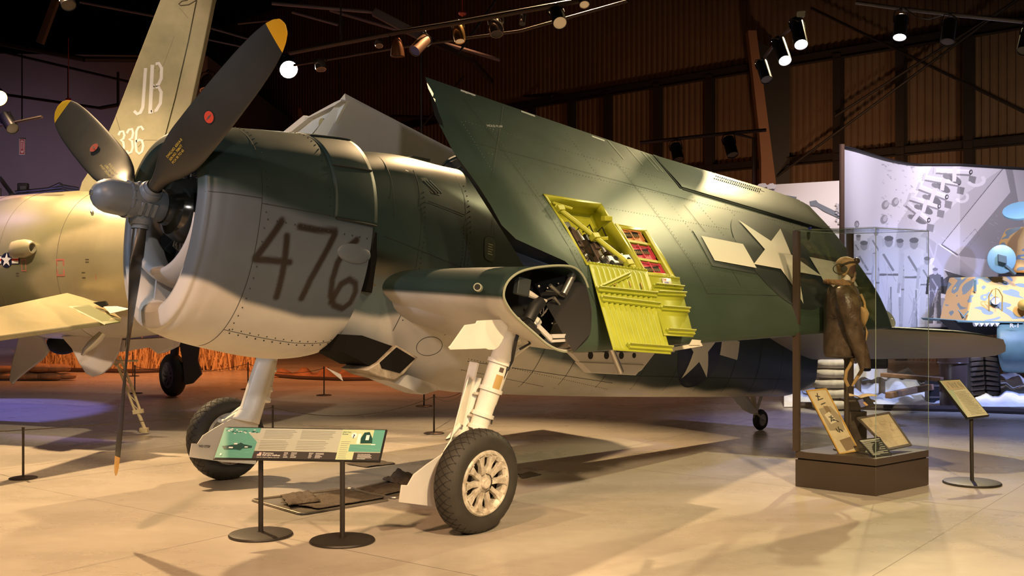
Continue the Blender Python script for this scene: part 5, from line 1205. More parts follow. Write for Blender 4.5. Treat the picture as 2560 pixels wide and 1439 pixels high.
# =================================================================== glass display case with flight gear
fL, fF, fR = onfloor(1988, 1215), onfloor(2190, 1240), onfloor(2322, 1212)
fB = fL+fR-fF; cc_ = (fL+fR)/2
CASE = thing('display_case', 'tall glass display case on a dark base holding the flight jacket', 'display case', cc_)
def cp_(a, b_, z): return fF+(fL-fF)*a+(fR-fF)*b_+np.array([0, 0, z])
M_bronze = mat('case_bronze', (.055, .038, .028), .42, vary=.08)
def cbox(a0, a1, b0, b1, z0, z1): 
    m_ = MB(); m_.prism([cp_(a0, b0, z0), cp_(a1, b0, z0), cp_(a1, b1, z0), cp_(a0, b1, z0)], (0, 0, z1-z0)); return m_
cbox(0, 1, 0, 1, .002, .25).build('plinth', M_bronze, CASE, bev=.004); cbox(.02, .98, .02, .98, .25, .262).build('shadow_gap', M_void, CASE); deck = cbox(0, 1, 0, 1, .262, .325).build('case_floor', M_bronze, CASE, bev=.004)
ZT = 2.345
M_pane = bpy.data.materials.new('glass_pane'); M_pane.use_nodes = True; nt = M_pane.node_tree; nt.nodes.remove(nt.nodes['Principled BSDF']); out = nt.nodes['Material Output']
tr = nt.nodes.new('ShaderNodeBsdfTransparent'); tr.inputs[0].default_value = (.95, .965, .95, 1); gl = nt.nodes.new('ShaderNodeBsdfGlossy'); gl.inputs['Roughness'].default_value = .03; lw = nt.nodes.new('ShaderNodeLayerWeight'); lw.inputs[0].default_value = .5; pw = nt.nodes.new('ShaderNodeMath'); pw.operation = 'POWER'; pw.inputs[1].default_value = 4; nt.links.new(lw.outputs['Facing'], pw.inputs[0]); fr = nt.nodes.new('ShaderNodeMath'); fr.operation = 'MULTIPLY_ADD'; fr.inputs[1].default_value = .7; fr.inputs[2].default_value = .022; nt.links.new(pw.outputs[0], fr.inputs[0]); mx = nt.nodes.new('ShaderNodeMixShader')
nt.links.new(fr.outputs[0], mx.inputs[0]); nt.links.new(tr.outputs[0], mx.inputs[1]); nt.links.new(gl.outputs[0], mx.inputs[2]); nt.links.new(mx.outputs[0], out.inputs[0])
for (a0, a1, b0, b1) in ((0, 1, 0, .012), (0, .012, 0, 1), (.988, 1, 0, 1), (0, 1, .988, 1)): cbox(a0, a1, b0, b1, .325, ZT).build('glass_pane', M_pane, CASE)
cbox(0, 1, 0, 1, ZT, ZT+.012).build('glass_top', M_pane, CASE)
M_edge = mat('glass_edge', (.30, .38, .34), .15)
mb = MB()
for (a, b_) in ((0, 0), (0, 1)): mb.cyl(cp_(a+.004, b_, .325), cp_(a+.004, b_, ZT), .0028, n=6)
each(mb, 'pane_edge', M_edge, CASE)
mb = MB(); mb.tube([cp_(0, 0, ZT), cp_(0, 1, ZT), cp_(1, 1, ZT), cp_(1, 0, ZT)], .0035, 6, closed=True); mb.build('top_edge', M_edge, CASE)
for (a, b_) in ((1, 0), (1, 1)): m_ = MB(); q = cp_(a, b_, 0); q = q+(cc_-q)*.02; m_.box([q[0], q[1], (ZT+.325)/2], (.05, .045, ZT-.325), (nrm(fL-fF), nrm(fR-fF), (0, 0, 1))); m_.build('corner_post', M_bronze, CASE)

# the mannequin: torso on a pole, facing right
MC = at(2108, 719.5, 10.28)*[1, 1, 0]
MAN = thing('mannequin', 'headform and torso in a brown leather flight jacket inside the glass case', 'mannequin', MC+[0, 0, .326])
M_leather = mat('worn_leather', (.045, .026, .016), .40, vary=.55, vscale=7, bump=.8, bscale=12, hue2=(.11, .07, .045)); M_fur = mat('collar_lining', (.24, .13, .06), .9, vary=.3, vscale=40, bump=.5, bscale=60)
M_canvas = mat('tan_canvas', (.42, .27, .12), .85, vary=.2, vscale=12, bump=.2, bscale=50)
def mz(x, y, dy=0.): p = at(x, y, 10.28); p[1] += dy; return p
# jacket body: rings of (y pixel, front x, back x, half depth)
def hull(name, rings, m_, parent, n=36, close=True, folds=0.012, ang=60, ph=0.):
    mb = MB(); rows = []
    for k, (y, xb, xf, hd, dyo) in enumerate(rings):
        cxp = (xb+xf)/2; rx = (xf-xb)/2/FPX*10.28; c = mz(cxp, y); c[1] += dyo; rw = []
        for t in np.linspace(0, 2*PI, n, endpoint=False):
            f = 1+folds/.15*(math.sin(5*t+k*.5+ph)+.6*math.sin(9*t-k*.8+ph))*.35; rw.append(c+np.array([rx*math.cos(t)*f, hd*math.sin(t)*f, 0]))
        rows.append(rw)
    mb.grid(np.array(rows), cv=True, cap=close); return mb.build(name, m_, parent, ang=ang)
body = hull('jacket_body', [(700, 2092, 2122, .07, 0), (708, 2080, 2132, .13, 0), (722, 2072, 2142, .19, 0), (745, 2066, 2150, .22, 0), (780, 2063, 2153, .22, 0), (820, 2061, 2153, .21, 0), (850, 2060, 2152, .205, 0), (872, 2060, 2150, .20, 0), (882, 2061, 2149, .195, 0), (892, 2066, 2144, .19, 0)], M_leather, MAN)
slv = MB(); rows = []
for k, (x, y, w, dy) in enumerate([(2098, 712, 12, -.17), (2097, 722, 22, -.20), (2099, 742, 25, -.235), (2102, 770, 25, -.25), (2108, 800, 24, -.255), (2116, 830, 22, -.25), (2126, 858, 20, -.24), (2134, 880, 18, -.235), (2140, 900, 16, -.23), (2143, 915, 14, -.23)]):
    c = mz(x, y, dy); r = w/FPX*10.28; rows.append([c+np.array([r*math.cos(t), r*.8*math.sin(t), 0])*(1+.05*math.sin(4*t+k*1.3)+.03*math.sin(7*t-k)) for t in np.linspace(0, 2*PI, 24, endpoint=False)])
slv.grid(np.array(rows), cv=True, cap=True); slv.build('jacket_sleeve', M_leather, MAN, ang=60)
slv = MB(); rows = []
for k, (x, y, w, dy) in enumerate([(2104, 712, 12, .17), (2106, 730, 23, .22), (2112, 770, 24, .25), (2122, 820, 22, .25), (2136, 870, 18, .24), (2143, 905, 15, .23)]):
    c = mz(x, y, dy); r = w/FPX*10.28; rows.append([c+np.array([r*math.cos(t), r*.8*math.sin(t), 0])*(1+.05*math.sin(4*t+k*1.3)) for t in np.linspace(0, 2*PI, 20, endpoint=False)])
slv.grid(np.array(rows), cv=True, cap=True); slv.build('jacket_sleeve', M_leather, MAN, ang=60)
mb = MB()
mb.tube([mz(2070, 704, -.05), mz(2084, 706, -.13), mz(2104, 716, -.17), mz(2124, 735, -.16), mz(2140, 752, -.10), mz(2150, 775, -.05)], [.022, .03, .03, .024, .018, .012], 10); mb.tube([mz(2070, 703, .05), mz(2086, 704, .12), mz(2106, 712, .16), mz(2126, 730, .14), mz(2142, 752, .07)], [.02, .03, .03, .022, .012], 10); mb.tube([mz(2068, 703, -.06), mz(2065, 702, 0), mz(2068, 703, .06)], .022, 8)
mb.tube([mz(2092, 700, -.10), mz(2112, 712, -.12), mz(2130, 735, -.09)], .024, 8)
each(mb, 'fur_collar', M_fur, MAN, ang=70)
mb = MB(); mb.tube([mz(2060+6, 886, -.19), mz(2100, 889, -.2), mz(2144, 886, -.17)], .008, 6); mb.tube([mz(2152, 770, -.08), mz(2155, 830, -.10), mz(2152, 884, -.10)], .006, 6); mb.tube([mz(2062, 795, -.13), mz(2085, 790, -.2)], .004, 5); each(mb, 'jacket_seam', mat('leather_dark', (.03, .018, .012), .6), MAN)
hd = hull('neck', [(712, 2098, 2124, .05, 0), (700, 2102, 2126, .05, 0), (690, 2104, 2128, .05, 0), (682, 2106, 2130, .052, 0)], mat('scarf_white', (.72, .68, .60), .7), MAN, folds=.0)
hdf = hull('head', [(696, 2122, 2134, .03, 0), (690, 2112, 2137, .055, 0), (682, 2104, 2138, .068, 0), (672, 2100, 2139, .075, 0), (662, 2096, 2138, .078, 0), (652, 2098, 2134, .07, 0), (646, 2106, 2126, .04, 0)], mat('mask_rubber', (.09, .045, .035), .6), MAN, folds=0)
hull('flying_helmet', [(688, 2098, 2112, .078, 0), (680, 2095, 2119, .084, 0), (668, 2092, 2128, .088, 0), (661, 2089, 2140, .092, 0), (654, 2090, 2142, .088, 0), (648, 2095, 2136, .075, 0), (643, 2102, 2126, .05, 0), (641, 2110, 2119, .02, 0)], mat('helmet_canvas', (.36, .24, .12), .7, vary=.2, vscale=15), MAN, folds=.004)
mb = MB(); mb.ball(mz(2137, 652, -.045), (.035, .03, .03), n=14, m=8); mb.tube([mz(2092, 664, -.08), mz(2115, 656, -.10), mz(2138, 655, -.06)], .010, 6); mb.build('goggles', mat('goggle_rubber', (.05, .035, .025), .3), MAN)
mb = MB(); rows = [[mz(2126+k*4, 684, 0)+np.array([0, r*math.cos(t)*1.1, r*math.sin(t)]) for t in np.linspace(0, 2*PI, 14, endpoint=False)] for k, r in ((0, .045), (1, .048), (2, .045), (3, .03), (3.6, .012))]; mb.grid(np.array(rows), cv=True, cap=True); mb.cyl(mz(2134, 692, -.02), mz(2128, 706, -.03), .018, n=12); mb.build('oxygen_mask', mat('mask_tan', (.30, .20, .12), .5), MAN)
mb = MB(); mb.tube([mz(2103, 672, -.09)+np.array([.055*math.cos(t)-.045, 0, .045*math.sin(t)]) for t in np.linspace(.6, 5.6, 16)], .005, 6); mb.cyl(mz(2103, 672, -.07), mz(2103, 672, -.105), .028, n=16); mb.build('earphone', M_hose, MAN)
mb = MB(); mb.tube([mz(2146, 745, -.10), mz(2158, 775, -.10), mz(2162, 790, -.08)], .008, 6); hull('chest_pouch', [(766, 2138, 2146, .04, -.10), (772, 2136, 2158, .07, -.10), (782, 2135, 2163, .08, -.10), (796, 2137, 2160, .08, -.10), (808, 2141, 2155, .06, -.10), (815, 2146, 2152, .03, -.10)], M_canvas, MAN, folds=.004)
mb.tube([mz(2150, 805, -.09), mz(2160, 830, -.08), mz(2156, 850, -.08)], .012, 6); mb.tube([mz(2140, 735, -.14), mz(2150, 755, -.13), mz(2152, 772, -.12)], .012, 6); each(mb, 'harness_strap', M_canvas, MAN)
mb = MB()
mb.tube([mz(2124, 885, -.12), mz(2118, 905, -.12), mz(2106, 925, -.12), mz(2103, 945, -.12), mz(2112, 962, -.10)], [.016]*5, 6); mb.tube([mz(2150, 900, -.12), mz(2143, 925, -.12), mz(2130, 945, -.12), mz(2122, 962, -.10)], [.02, .018, .016, .010], 6)
each(mb, 'leg_strap', M_canvas, MAN)
mb = MB(); pb = np.array([MC[0], MC[1], .326]); mb.cyl(pb+[.03, 0, .0], pb+[.03, 0, 1.0], .022, n=14); mb.cyl(pb+[.03, 0, 0], pb+[.03, 0, .012], .12, n=28); mb.build('support_pole', M_bronze, MAN)
# contents of the case floor
M_wood = mat('frame_gold_wood', (.55, .33, .08), .4); M_paper = mat('aged_paper', (.60, .50, .34), .8, vary=.15, vscale=9)
def panel(name, label, cat, quad, th, frame_w, mf_, mp_, marks=None, mk=None):
    q = [np.asarray(p, float) for p in quad]; n = nrm(np.cross(q[1]-q[0], q[3]-q[0])); n = n if n[1] < 0 else -n
    T = thing(name, label, cat, (q[2]+q[3])/2)
    mb = MB(); mb.prism([p-n*th for p in q], n*th*.8); pp = mb.build('picture', mp_, T)
    c = sum(q)/4; inn = [p+(nrm(q[(i+1) % 4]-p)+nrm(q[i-1]-p))*frame_w for i, p in enumerate(q)]
    mb = MB()
    for i in range(4):
        a, b_, c2, d2_ = q[i], q[(i+1) % 4], inn[(i+1) % 4], inn[i]; mb.prism([p-n*th for p in (a, b_, c2, d2_)], n*th*1.3)
    mb.build('frame', mf_, T)
    def uv(u, v, h=0.001): return q[0]*(1-u)*(1-v)+q[1]*u*(1-v)+q[2]*u*v+q[3]*(1-u)*v-n*th*.2+n*h
    if marks: mb = MB(); marks(mb, uv, nrm(q[1]-q[0]), nrm(q[0]-q[3]), n); onto(mb, pp, mk)
    return T
def scroll_marks(mb, uv, ex, ey, n):
    mb.poly([uv(u, v, .0012) for u, v in ((.15, .30), (.75, .28), (.95, .45), (.85, .66), (.15, .64))], 0); mb.poly([uv(u, v, .002) for u, v in ((.42, .27), (.62, .27), (.66, .37), (.42, .38))], 1); mb.poly([uv(u, v, .0024) for u, v in ((.25, .40), (.55, .36), (.7, .52), (.35, .55))], 2); mb.poly([uv(u, v, .0018) for u, v in ((.35, .80), (.92, .77), (.94, .94), (.4, .97))], 1)
    for (a, b_, c, d) in ((.3, .1, .5, .12), (.45, .06, .35, .16), (.3, .17, .6, .15), (.35, .24, .6, .22), (.4, .44, .62, .46), (.55, .42, .4, .52), (.5, .47, .75, .53), (.42, .50, .62, .50), (.45, .62, .5, .68), (.6, .60, .55, .69), (.62, .64, .72, .68)): strip(mb, [uv(a, b_, .004), uv(c, d, .004)], .008, n, 3)
M_ph = [mat('photo_grey', (.33, .27, .19), .7), mat('photo_brown', (.22, .15, .09), .7), mat('photo_light', (.62, .55, .42), .7), M_ink]
panel('framed_scroll', 'tall narrow portrait with brush calligraphy in a gold wooden frame', 'framed picture', [at(2015, 975, 10.35), at(2066, 970, 10.4), at(2149, 1127, 10.12), at(2098, 1135, 10.05)], .012, .012, M_wood, M_paper, scroll_marks, M_ph)
def map_marks(mb, uv, ex, ey, n):
    for i in range(22): a, b_ = .12+.76*random.random(), .12+.76*random.random(); strip(mb, [uv(a, b_), uv(a+.1*random.random()-.05, b_+.08*random.random()), uv(a+.2*random.random()-.1, b_+.12*random.random())], .002, n, 0)
    for t in (.3, .5, .7): strip(mb, [uv(t, .06), uv(t, .94)], .0015, n, 0); strip(mb, [uv(.06, t), uv(.94, t)], .0015, n, 0)
panel('framed_document', 'yellowed map sheet in a thin grey frame leaning in the case', 'framed picture', [at(2142, 1043, 10.3), at(2223, 1029, 10.55), at(2280, 1112, 10.25), at(2222, 1124, 9.98)], .012, .022, mat('frame_grey', (.12, .10, .09), .5), M_paper, map_marks, [mat('map_line', (.38, .28, .17), .8)])
def txt_marks(mb, uv, ex, ey, n):
    for i in range(16): strip(mb, [uv(.08 if i else .06, .08+.055*i, .002), uv((.95, .7, .9, .45)[i % 4], .08+.055*i, .002)], .007 if i else .014, n, 0)
panel('caption_panel', 'dark caption plate with white text at the case front corner', 'sign', [at(2144, 1099, 10.02), at(2199, 1092, 10.08), at(2230, 1137, 9.95), at(2182, 1141, 9.83)], .008, .002, M_black, mat('caption_black', (.02, .022, .02), .5), txt_marks, [mat('caption_text', (.5, .5, .46), .6)])
def tab_marks(mb, uv, ex, ey, n): mb.poly([uv(*q) for q in ((.1, .1), (.5, .1), (.4, .85), (.1, .9))], 0); mb.poly([uv(*q, .002) for q in ((.35, .45), (.5, .4), (.62, .8), (.45, .85))], 1)
panel('small_photograph', 'small dark photograph on a clear stand below the open book', 'photograph', [at(2140, 998, 10.2), at(2172, 990, 10.25), at(2188, 1014, 10.2), at(2150, 1021, 10.12)], .008, .003, M_black, mat('photo_dark', (.03, .03, .035), .3), tab_marks, [mat('photo_blue', (.16, .17, .4), .5), mat('photo_flame', (.6, .35, .15), .5)])
BK = thing('book_stand', 'square dark stand behind the framed pieces inside the case', 'stand', at(2140, 1100, 10.4)*[1, 1, 0]+[0, 0, .326])
mb = MB(); q = at(2140, 719, 10.42); mb.box([q[0], q[1], .50], (.16, .14, .345)); mb.box([q[0]-.02, q[1], .70], (.10, .10, .12)); mb.box([q[0], q[1]-.03, .775], (.27, .22, .02)); mb.build('stand_body', M_bronze, BK, bev=.004)
mb = MB(); 
for sg in (-1, 1):
    c = np.array([q[0]+.03, q[1]-.03, .795]); mb.grid(np.array([[c+np.array([sg*x, y, .030*math.sin(min(x/.10, 1)*PI*.6)+.004]) for y in (-.09, .09)] for x in np.linspace(0, .13, 9)]))
bk = mb.build('open_book', mat('book_page', (.78, .62, .38), .8), None); so = bk.modifiers.new('t', 'SOLIDIFY'); so.thickness = .008; tag(bk, 'open book with cream pages lying on the stand in the case', 'book')

# =================================================================== information stands
def lines(mb, uv, u0, u1, v0, v1, n, w, nn, mi, rag=.15):
    for i in range(n): v = v0+(v1-v0)*i/(n-1); strip(mb, [uv(u0, v, .003), uv(u1-(u1-u0)*rag*random.random(), v, .003)], w, nn, mi)
def disc_base(mb, c, r, h): mb.lathe([(0, h+.006), (r*.3, h+.005), (r*.86, h), (r*.97, h*.75), (r, h*.35), (r*.985, .001), (0, .001)], c, (0, 0, 1), 48)
M_base = mat('stand_black', (.022, .018, .015), .5, vary=.2, vscale=15)
b1, b2 = onfloor(652, 1338), onfloor(856, 1353)
SG = thing('information_stand', 'wide tilted information board on two black poles before the fighter', 'sign', (b1+b2)/2)
Q = [at(560, 1066, 8.37), at(968, 1073, 8.20), at(950, 1153, 7.93), at(532, 1146, 8.10)]; n_ = nrm(np.cross(Q[1]-Q[0], Q[3]-Q[0])); n_ = n_ if n_[1] < 0 else -n_
mb = MB(); mb.prism([p-n_*.012 for p in Q], n_*.011); bd = mb.build('board', M_black, SG)
def quv(u, v, h=.001): return Q[0]*(1-u)*(1-v)+Q[1]*u*(1-v)+Q[2]*u*v+Q[3]*(1-u)*v+n_*h
ex = nrm(Q[1]-Q[0]); ey = nrm(Q[0]-Q[3]); mb = MB()
def qr(u0, v0, u1, v1, mi, h=.0015): mb.poly([quv(u0, v0, h), quv(u1, v0, h), quv(u1, v1, h), quv(u0, v1, h)], mi)
qr(.008, .03, .99, .97, 0, .001); qr(.008, .03, .235, .97, 1, .0016)
mb.poly([quv(.235, .745, .0018), quv(.99, .745, .0018), quv(.99, .97, .0018), quv(.235, .97, .0018)], 2)
qr(.735, .03, .835, .97, 3, .0022); qr(.80, .03, .99, .72, 1, .0026); qr(.80, .03, .925, .50, 3, .0028)
# the deck photograph: wakes of small aircraft, dark machine with white wing glints
for i in range(26): u, v = .02+.20*random.random(), .05+.16*random.random(); qr(u, v, u+.012, v+.02, 4 if i % 2 else 5, .0022+.00002*i)
for i in range(40): u, v = .02+.20*random.random(), .28+.6*random.random(); qr(u, v, u+.03, v+.006, 6, .0020+.000005*i)
mb.poly([quv(u, v, .0032) for u, v in ((.03, .62), (.12, .55), (.14, .50), (.16, .55), (.215, .60), (.215, .66), (.16, .68), (.15, .74), (.12, .72), (.05, .72))], 5); qr(.10, .52, .12, .56, 4, .0036); qr(.075, .64, .10, .68, 4, .0036); qr(.17, .62, .19, .65, 4, .0036); qr(.035, .84, .045, .9, 4, .0036)
for (u0, u1) in ((.265, .465), (.49, .70)):
    lines(mb, quv, u0, u1, .10, .34, 6, .0045, n_, 7); lines(mb, quv, u0-.01, u1-.03, .43, .68, 6, .0045, n_, 7)
lines(mb, quv, .745, .80, .42, .92, 9, .004, n_, 7, .3)
put_text(mb, 'Did You', quv(.740, .135, .003), ex, ey, .021, 5, .85, True); put_text(mb, 'Know', quv(.740, .20, .003), ex, ey, .021, 5, .85, True)
mb.poly([quv(.812, .215, .0034)+ex*.022*math.cos(t)+ey*.026*math.sin(t) for t in np.linspace(0, 2*PI, 24, endpoint=False)], 8); put_text(mb, '?', quv(.804, .305, .0042), ex, ey, .055, 9, 1, True)
mb.poly([quv(u, v, .0032) for u, v in ((.87, .12), (.90, .10), (.925, .30), (.93, .46), (.86, .47), (.855, .3))], 5); mb.poly([quv(u, v, .0036) for u, v in ((.885, .20), (.905, .20), (.905, .36), (.885, .36))], 4); qr(.835, .16, .855, .48, 4, .003); qr(.925, .48, .95, .51, 4, .0034); strip(mb, [quv(.80, .56, .0034), quv(.985, .66, .0034)], .004, n_, 6)
put_text(mb, 'Grumman', quv(.292, .828, .003), ex, ey, .020, 4, 1, True); put_text(mb, 'F6F-5N Hellcat', quv(.292, .893, .003), ex, ey, .022, 4, 1, True); put_text(mb, 'Carrier Based Fighter Aircraft', quv(.262, .950, .003), ex, ey, .014, 4)
qr(.26, .79, .285, .89, 8, .0024)
for i in range(3): qr(.26, .80+.03*i, .285, .812+.03*i, 10, .0028)
qr(.26, .79, .27, .84, 9, .0032)
for (u0, u1) in ((.42, .455), (.463, .50), (.57, .60), (.61, .66)): lines(mb, quv, u0, u1, .79, .93, 5, .0035, n_, 4, .5)
lines(mb, quv, .86, .95, .80, .94, 5, .0035, n_, 4, .5)
onto(mb, bd, [mat('board_grey_green', (.42, .45, .38), .5), mat('board_teal', (.10, .33, .27), .5), mat('board_charcoal', (.045, .04, .04), .5), mat('board_lime', (.50, .60, .36), .5), mat('print_white', (.8, .8, .78), .5), mat('print_dark_teal', (.01, .06, .05), .5), mat('print_teal_line', (.16, .42, .36), .5), mat('print_grey', (.24, .26, .22), .5), mat('print_white', (.8, .8, .78), .5), mat('print_navy', (.02, .02, .12), .5), M_red])
for b_, x, y in ((b1, 652, 1146), (b2, 856, 1151)):
    mb = MB(); top = at(x, y, b_[1]-.02); mb.cyl(b_+[0, 0, .02], top, .0185, n=16); mb.cyl(b_+[0, 0, .018], b_+[0, 0, .035], .024, n=16); mb.build('pole', M_base, SG)
    mb = MB(); disc_base(mb, b_, .235, .025); mb.build('base', M_base, SG)
b3 = onfloor(2430, 1208)
S3 = thing('label_stand', 'single tilted label on a black pole right of the glass case', 'sign', b3)
Q3 = [at(2346, 950, 10.62), at(2399, 947, 10.80), at(2474, 1038, 10.50), at(2419, 1045, 10.28)]; n3 = nrm(np.cross(Q3[1]-Q3[0], Q3[3]-Q3[0])); n3 = n3 if n3[1] < 0 else -n3
mb = MB(); mb.prism([p-n3*.02 for p in Q3], n3*.019); bd3 = mb.build('board', M_black, S3); mb = MB()
def q3(u, v, h=.001): return Q3[0]*(1-u)*(1-v)+Q3[1]*u*(1-v)+Q3[2]*u*v+Q3[3]*(1-u)*v+n3*h
mb.poly([q3(*q) for q in ((.03, .02), (.97, .02), (.97, .98), (.03, .98))], 0); mb.poly([q3(*q, .0015) for q in ((.04, .02), (.5, .02), (.3, .3), (.04, .95))], 1)
mb.poly([q3(*q, .002) for q in ((.1, .03), (.92, .03), (.92, .26), (.1, .28))], 2)
for i in range(10): u = .12+.75*random.random(); mb.poly([q3(u, .05+.15*random.random(), .0024+i*.0001), q3(u+.08, .07, .0024+i*.0001), q3(u+.06, .24, .0024+i*.0001)], 3)
lines(mb, q3, .28, .9, .34, .92, 18, .004, n3, 3, .25)
onto(mb, bd3, [mat('label_cream', (.62, .62, .45), .5), mat('label_green', (.42, .52, .36), .5), mat('label_sepia', (.5, .43, .27), .5), mat('label_text', (.34, .33, .24), .5)])
mb = MB(); mb.cyl(b3+[0, 0, .02], at(2428, 1040, 10.42), .017, n=16); mb.build('pole', M_base, S3); mb = MB(); disc_base(mb, b3, .26, .026); mb.build('base', M_base, S3)

# =================================================================== barrier posts and cords
posts = {'a': (58, 1195, 'near left corner of the floor'), 'b': (337, 983, 'behind the lower propeller blade'), 'c': (1085, 1083, 'in the open floor between the main wheels'), 'd': (1060, 1015, 'just behind the post between the main wheels'), 'e': (810, 988, 'under the fighter nose near the red soil'), 'f': (1163, 1061, 'directly behind the near landing gear leg'), 'g': (682, 1120, 'hidden partly by the information board'), 'h': (620, 973, 'beside the far landing gear leg'), 'i': (332, 940, 'farthest back, by the dry cornfield')}
M_post = mat('barrier_metal', (.07, .055, .045), .4, metal=.6); PT = {}; pole0 = None
for k, (x, y, where) in posts.items():
    P_ = onfloor(x, y); lab = 'knee-high metal barrier post, '+where
    if pole0 is None:
        pole0 = thing('barrier_post', lab, 'barrier post', (0, 0, 0), 'knee-high posts of the cord barrier'); ORG[pole0.name] = np.zeros(3)
        mb = MB(); mb.cyl((0, 0, .01), (0, 0, .475), .0115, n=12); mb.build('pole', M_post, pole0); mb = MB(); mb.cyl((0, 0, .475), (0, 0, .49), .014, n=12); mb.build('cap', M_post, pole0); mb = MB(); mb.lathe([(0, .02), (.05, .018), (.118, .012), (.13, .007), (.13, .001), (0, .001)], (0, 0, 0), (0, 0, 1), 32); mb.build('base', M_post, pole0); o = pole0
    else: o = copy_tree(pole0); o['label'] = lab
    o.location = P_; PT[k] = P_+np.array([0, 0, .462])
def cord(p, q, sag, label):
    mb = MB(); mb.tube([p+(q-p)*t-np.array([0, 0, sag*4*t*(1-t)]) for t in np.linspace(0, 1, 24)], .0045, 6); o = mb.build('thin_rope', M_post, None); tag(o, label, 'cord', 'thin dark cords of the barrier')
cord(at(-60, 1076, 11.4), PT['a'], .01, 'thin cord leaving the left post at the frame edge'); cord(PT['a'], PT['g'], .02, 'long straight cord crossing behind the lower propeller blade'); cord(PT['g'], PT['c'], .16, 'sagging cord seen behind the information board'); cord(PT['c'], PT['f'], .10, 'short cord from the middle post to the landing gear post'); cord(PT['c'], at(1195, 940, 17.5), .12, 'second cord hanging lower behind the landing gear'); cord(PT['b'], PT['h'], .12, 'cord in front of the dry cornfield'); cord(PT['h'], PT['e'], .12, 'cord along the red soil bed under the nose')

# =================================================================== drip trays and mats
M_felt = mat('absorbent_felt', (.085, .065, .045), .95, vary=.3, vscale=14, bump=.9, bscale=45); M_tray = mat('tray_metal', (.30, .27, .22), .35, metal=.7)
def sheet(pts, name, label, cat, group, wav=.012, seed=0, z0=.004, par=None, m_=M_felt, nn=26):
    r_ = random.Random(seed); q = [onfloor(x, y) for x, y in pts]; ph = [r_.random()*6 for _ in range(6)]; rows = []
    for i in range(nn):
        u = i/(nn-1); rw = []
        for j in range(nn):
            v = j/(nn-1); p = q[0]*(1-u)*(1-v)+q[1]*u*(1-v)+q[2]*u*v+q[3]*(1-u)*v
            p = p.copy(); e = min(u, 1-u, v, 1-v); p[2] = z0+wav*max(0, .5+.35*math.sin(9*u+3*v+ph[0])+.3*math.sin(14*v-4*u+ph[1])+.15*math.sin(25*u+ph[2]))*(1 if wav < .02 else sm(e/.08)*1.); p[:2] += .006*np.array([math.sin(17*v+ph[3]), math.sin(15*u+ph[4])]); rw.append(p)
        rows.append(rw)
    mb = MB(); mb.grid(np.array(rows)); o = mb.build(name, m_, par, ang=80); so = o.modifiers.new('t', 'SOLIDIFY'); so.thickness = .006; so.offset = 1
    if label: tag(o, label, cat, group)
    return o
def tray(pts, label):
    q = [onfloor(x, y) for x, y in pts]; T = thing('drip_tray', label, 'tray', sum(q)/4); mb = MB(); mb.prism([p+[0, 0, .001] for p in q], (0, 0, .003)); mb.build('tray_pan', M_tray, T)
    mb = MB(); k = len(q); rim = []
    for i in range(k):
        a, b_, c = q[i-1], q[i], q[(i+1) % k]; d0 = nrm(a-b_)*.05; d1_ = nrm(c-b_)*.05
        for t in np.linspace(0, 1, 5): rim.append(b_+d0*(1-t)**2+d1_*t**2+[0, 0, .012])
    mb.tube(rim, .010, 8, closed=True); mb.build('tray_rim', M_tray, T)
tray([(628, 1252), (878, 1222), (972, 1252), (752, 1288)], 'near metal drip tray on the floor behind the board')
sheet([(700, 1262), (862, 1228), (962, 1248), (800, 1276)], 'absorbent_mat', 'brown felt mat lying in the near drip tray', 'mat', None, .008, 1, .016)
sheet([(702, 1246), (772, 1236), (800, 1262), (722, 1272)], 'absorbent_mat', 'folded piece of felt on the left end of the near tray', 'mat', None, .022, 5, .03)
tray([(884, 1226), (975, 1205), (1095, 1222), (985, 1248)], 'far metal drip tray behind the near wheel')
sheet([(900, 1228), (1010, 1204), (1085, 1212), (960, 1242)], 'absorbent_mat', 'crumpled felt mat spilling over the far tray', 'mat', None, .020, 2, .018)
sheet([(958, 1206), (1005, 1192), (1062, 1203), (1010, 1222)], 'absorbent_mat', 'peaked fold of felt on top of the far tray', 'mat', None, .055, 3, .03)
sheet([(862, 1160), (940, 1150), (990, 1160), (916, 1169)], 'absorbent_mat', 'flat felt mat behind the board right corner', 'mat', None, .006, 7)
sheet([(1295, 1186), (1330, 1180), (1352, 1187), (1305, 1197)], 'absorbent_mat', 'corner of felt mat peeping out right of the near wheel', 'mat', None, .006, 8)

# =================================================================== left background
LG = thing('parked_aircraft_gear', 'black wheel and gear door of another aircraft beyond the jet', 'landing gear', onfloor(438, 992))
mb = MB(); wc = onfloor(432, 990)+[0, 0, .36]; wax = nrm(np.array([-.75, -.66, 0])); 
def tyre2(name, c, ax, Rw, w, par, mh, ns=10):
    mb = MB(); tyre(mb, c, ax, Rw, w, Rw*.58); t = mb.build(name, M_rubber, par, ang=50); x, y, d = basis(ax); mb = MB(); hr = Rw*.58
    mb.lathe([(hr+.01, w*.44), (hr-.02, w*.48), (hr*.8, w*.38), (hr*.75, w*.2), (.07, w*.22), (.06, w*.34), (0, w*.36)], c, ax, 40)
    for k in range(ns): th = 2*PI*k/ns; rd = x*math.cos(th)+y*math.sin(th); mb.bar(c+d*w*.3+rd*.06, c+d*w*.4+rd*hr*.85, .03, .03)
    mb.build('wheel_hub', mh, t, ang=30)
tyre2('wheel', wc, wax, .362, .22, LG, mat('dull_hub', (.16, .14, .15), .5))
mb = MB(); mb.prism([at(445, 845, 18.6), at(500, 845, 18.6), at(494, 900, 18.6), at(504, 935, 18.6), at(482, 958, 18.5), at(462, 962, 18.4), at(455, 900, 18.5)], (0, .06, 0)); mb.build('gear_door', mat('door_slate', (.06, .055, .065), .5), LG, bev=.01)
mb = MB(); mb.cyl(at(440, 840, 18.6), wc, .07, n=14); mb.build('gear_leg', M_beam, LG)
